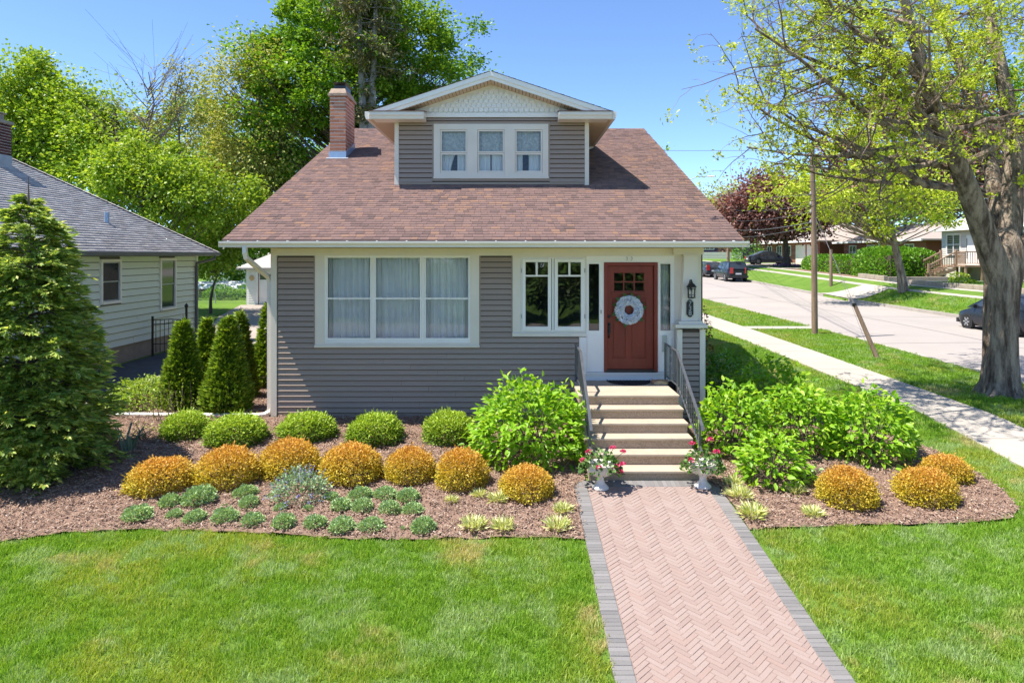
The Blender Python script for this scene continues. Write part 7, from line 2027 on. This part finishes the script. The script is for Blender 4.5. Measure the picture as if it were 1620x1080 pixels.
def make_car(name, loc, rot, label, paint, L, Wd, top, cabin, gc=.2, wr=.34, hatch=True, cat='car'):
    """side profile lofted across rounded sections. top: (s,z) shoulder line along the length (front s=0); cabin: 4 (s,z) base-front, roof-front, roof-rear, base-rear"""
    t = thing(name, loc, label, cat, 'cars parked across the street'); M4 = Matrix.Translation(loc) @ Matrix.Rotation(rot, 4, 'Z')
    fin = lambda mb, nm, mt, sm=False, par=None: mb.xf(M4).build(nm, mt, par or t, smooth=sm)
    # local: +X forward ; s runs from front (0) to rear (1)
    xs_ = lambda s: L/2 - s*L
    tops = np.interp(np.linspace(0,1,25), [a for a,_ in top], [b for _,b in top])
    V=[];Fa=[]; m=11
    wheels_s = (.18,.80)
    for i, s in enumerate(np.linspace(0,1,25)):
        e = min(s, 1-s); w = Wd/2*(1-.22*max(0,1-e/.09)**2); zt = tops[i]; zb_ = gc + .10*max(0,1-e/.06)
        for ws in wheels_s:
            pass
        sec = [(0,zb_),(w*.86,zb_),(w*.97,zb_+.10),(w,zb_+.32*(zt-zb_)+.02),(w*.985,zb_+.72*(zt-zb_)),(w*.93,zt-.03),(w*.80,zt)]
        sec = sec + [(-y,z) for y,z in sec[::-1][:-1]][:]
        for y,z in sec: V.append((xs_(s),y,z))
    k = 13
    for i in range(24):
        for j in range(k): j2=(j+1)%k; Fa.append((i*k+j,(i+1)*k+j,(i+1)*k+j2,i*k+j2))
    Fa += [tuple(range(k)), tuple(24*k+j for j in range(k))[::-1]]
    mb = MB(); mb.add(V, Fa); fin(mb, 'body', paint, True)
    (s0,z0),(s1,z1),(s2,z2),(s3,z3) = cabin
    wb_, wt_ = Wd/2*.93, Wd/2*.74
    mb = MB(); n=8; roofpts=[]
    P = [(xs_(s0),wb_,z0),(xs_(s1),wt_,z1),(xs_((s1+s2)/2),wt_*1.02,max(z1,z2)+.035),(xs_(s2),wt_,z2),(xs_(s3),wb_,z3)]
    V = [(x,y,z) for x,y,z in P] + [(x,0,z+(.03 if 0<i<4 else .0)) for i,(x,y,z) in enumerate(P)] + [(x,-y,z) for x,y,z in P]
    Fa = [(i,i+1,i+6,i+5) for i in range(4)] + [(i+5,i+6,i+11,i+10) for i in range(4)] + [(0,4,3,2,1),(10,11,12,13,14)]
    mb.add(V,Fa); fin(mb, 'cabin', paint)
    # glass: windscreen, rear window, side windows
    def quad(pts, nm, mt, off): 
        a=[Vector(p) for p in pts]; nn=(a[1]-a[0]).cross(a[2]-a[0]).normalized(); c=sum(a,Vector())/len(a)
        if nn.dot(c-Vector((0,0,z0*.7)))<0: nn=-nn
        mb=MB(); b=[p+nn*off for p in a]; d=[p-nn*.01 for p in a]; mb.add(b+d,[(0,1,2,3),(0,4,5,1),(1,5,6,2),(2,6,7,3),(3,7,4,0)]); fin(mb,nm,mt)
    lerp=lambda p,q,s: tuple(np.array(p)*(1-s)+np.array(q)*s)
    A,B,_,C_,D_ = P
    for nm,(p,q) in (('windscreen',(A,B)),('rear_window',(D_,C_))):
        l0,l1=lerp(p,q,.10),lerp(p,q,.90); quad([(l0[0],l0[1]*.90,l0[2]),(l1[0],l1[1]*.90,l1[2]),(l1[0],-l1[1]*.90,l1[2]),(l0[0],-l0[1]*.90,l0[2])],nm,M['carglass'],.008)
    for sgn in (1,-1):
        cuts=[.03,.36,.66,.97] if hatch else [.06,.48,.94]
        for a,b in zip(cuts[:-1],cuts[1:]):
            f=lambda u,v: (lambda lo,hi: tuple(np.array(lo)*(1-v)+np.array(hi)*v))(lerp(A,D_,u),lerp(B,C_,u))
            q=[f(a+.025,.12),f(b-.025,.12),f(b-.025,.86),f(a+.025,.86)]; quad([(x,y*sgn,z) for x,y,z in q],'side_window',M['carglass'],.012)
        bx_=MB().box(xs_(s0)-.62,xs_(s0)-.50,sgn*(Wd/2-.02)-.09,sgn*(Wd/2-.02)+.09,z0+.02,z0+.15); fin(bx_,'mirror',paint)
        for s in (.40,.60):
            hb=MB().box(xs_(s)-.1,xs_(s)+.1,sgn*Wd/2*.985-.02,sgn*Wd/2*.985+.02,z0-.14,z0-.10); fin(hb,'door_handle',M['rim'] if hatch else paint)
        for s,nm,mt in ((0,'headlight',M['headlight']),(1,'tail_light',M['taillight'])):
            zz=np.interp(s,[a for a,_ in top],[b for _,b in top]); 
            hb=MB().box(xs_(s)-(.14 if s==0 else .02), xs_(s)+(.012 if s==0 else .14), sgn*Wd*.30-(.13 if s==0 else .10), sgn*Wd*.30+(.13 if s==0 else .20 if sgn>0 else .10) - (.10 if s==1 and sgn<0 else 0), zz-.34 if s==0 else zz-.30, zz-.16 if s==0 else zz-.02 + (.25 if hatch else 0)); fin(hb,nm,mt)
    for ws in wheels_s:
        for sgn in (1,-1):
            M5=Matrix.Translation((xs_(ws),sgn*(Wd/2-.10),wr))@Matrix.Rotation(R(-90*sgn),4,'X')
            arch=MB().lathe([(wr*1.12,-.05),(wr*1.14,.103)],0,0,0,22).xf(M5); 
            arch.build_=None
            fin(arch,'wheel_arch',M['plastic'])
            w=MB().lathe([(wr*.62,-.10),(wr*.95,-.10),(wr,-.07),(wr,.07),(wr*.95,.108),(wr*.66,.112),(wr*.62,.09)],0,0,0,22).xf(M5); tyre=fin(w,'wheel',M['rubber'],True)
            rm=MB().lathe([(wr*.64,.085),(wr*.60,.105),(wr*.56,.07),(wr*.2,.075),(wr*.16,.10),(.01,.10)],0,0,0,22)
            for q in range(6):
                a=q*math.pi/3; rm.bar((wr*.15*math.cos(a),wr*.15*math.sin(a),.098),(wr*.6*math.cos(a),wr*.6*math.sin(a),.095),.045)
            rm.xf(M5); fin(rm,'rim',M['rim'],False,tyre)
    fin(MB().box(-L/2-.05,-L/2+.10,-Wd*.46,Wd*.46,gc+.06,gc+.26),'bumper',M['plastic']); fin(MB().box(L/2-.10,L/2+.05,-Wd*.44,Wd*.44,gc+.06,gc+.24),'bumper',M['plastic'])
    fin(MB().box(-L/2-.03,-L/2+.0,-.26,.26,gc+.36,gc+.50),'licence_plate',M['plate'])
    if hatch:
        for sgn in (1,-1): fin(MB().tube([(xs_(s1+.02),sgn*wt_*.9,z1+.07),(xs_(s2-.02),sgn*wt_*.9,z2+.07)],.02,6),'roof_rail',M['plastic'])
    return t
rz_road = lambda x, y: float(np.interp(y, PY, PZ)) - .10 - .05*abs((x-17.1)/4.7)**2
blk = carpaint('black_paint', (.012,.014,.018)); gry = carpaint('grey_paint', (.045,.05,.06)); blu = carpaint('blue_black_paint', (.014,.017,.026))
SUVT = [(0,.72),(.03,.90),(.24,1.05),(.30,1.08),(.97,1.10),(1,1.02)]
make_car('parked_suv', (20.45,64.0,rz_road(20.45,64)), R(90), 'black suv parked at the far kerb, seen from behind', blk, 4.75, 1.92, SUVT, [(.24,1.05),(.37,1.72),(.93,1.74),(1.0,1.08)], .26, .38)
make_car('parked_wagon', (20.4,71.2,rz_road(20.4,71.2)), R(90), 'grey estate car with red tail lights parked ahead of the black suv', gry, 4.75, 1.86, [(0,.60),(.03,.78),(.26,.95),(1,.98)], [(.24,.94),(.38,1.46),(.90,1.48),(1.0,.98)], .2, .34)
make_car('parked_sedan', (28.6,76.2,gz(28.6,76.2)+.05), R(0), 'dark sedan parked in the driveway of the brick house', gry, 4.7, 1.84, [(0,.58),(.03,.74),(.26,.92),(.84,1.02),(1,.90)], [(.24,.92),(.42,1.43),(.66,1.44),(.90,1.0)], .18, .34, hatch=False)
make_car('parked_hatchback', (19.9,27.2,rz_road(19.9,27.2)), R(90), 'black compact car at the far kerb, half hidden by the big tree', blu, 4.3, 1.75, [(0,.50),(.04,.72),(.25,.95),(.8,1.02),(1,.95)], [(.16,.90),(.45,1.50),(.70,1.48),(.99,1.0)], .17, .31, hatch=False)
# plants beyond the far pavement, trees closing the view
crown_tree('distant_tree', (70, 118, gz(70,118)), 'green tree closing the far end beyond the brick garage house', [lobe(1210,370,118,120,70), lobe(1290,350,118,120,100)], 70, 70, .9, M['maple'], 110, .4, None, 3)
crown_tree('distant_tree', (0, 140, gz(0,140)), 'green tree far behind the bungalow roof', [lobe(900,300,140,300,220)], 60, 70, 1.0, M['maple'], 111, .4, None, 3)
wd = thing('far_woods', (0, 230, 2), 'far belt of woods beyond the gardens', 'woods'); wd['kind'] = 'stuff'
r = np.random.default_rng(99); n = 26000
X = r.uniform(-330, 330, n); Yw = 230 + 25*r.normal(size=n); hmax = 9 + 3*np.array([noise.noise(Vector((x*.06,0,0))) for x in X]) + 2.5*np.array([noise.noise(Vector((x*.2,3,0))) for x in X])
Zw = 2 + hmax*r.uniform(0,1,n)**.8
leaves('crowns', np.stack([X,Yw,Zw],1), r.normal(size=(n,3)), r.uniform(1.2,2.4,n), r.uniform(.9,1.8,n), M['maple'], wd, r)
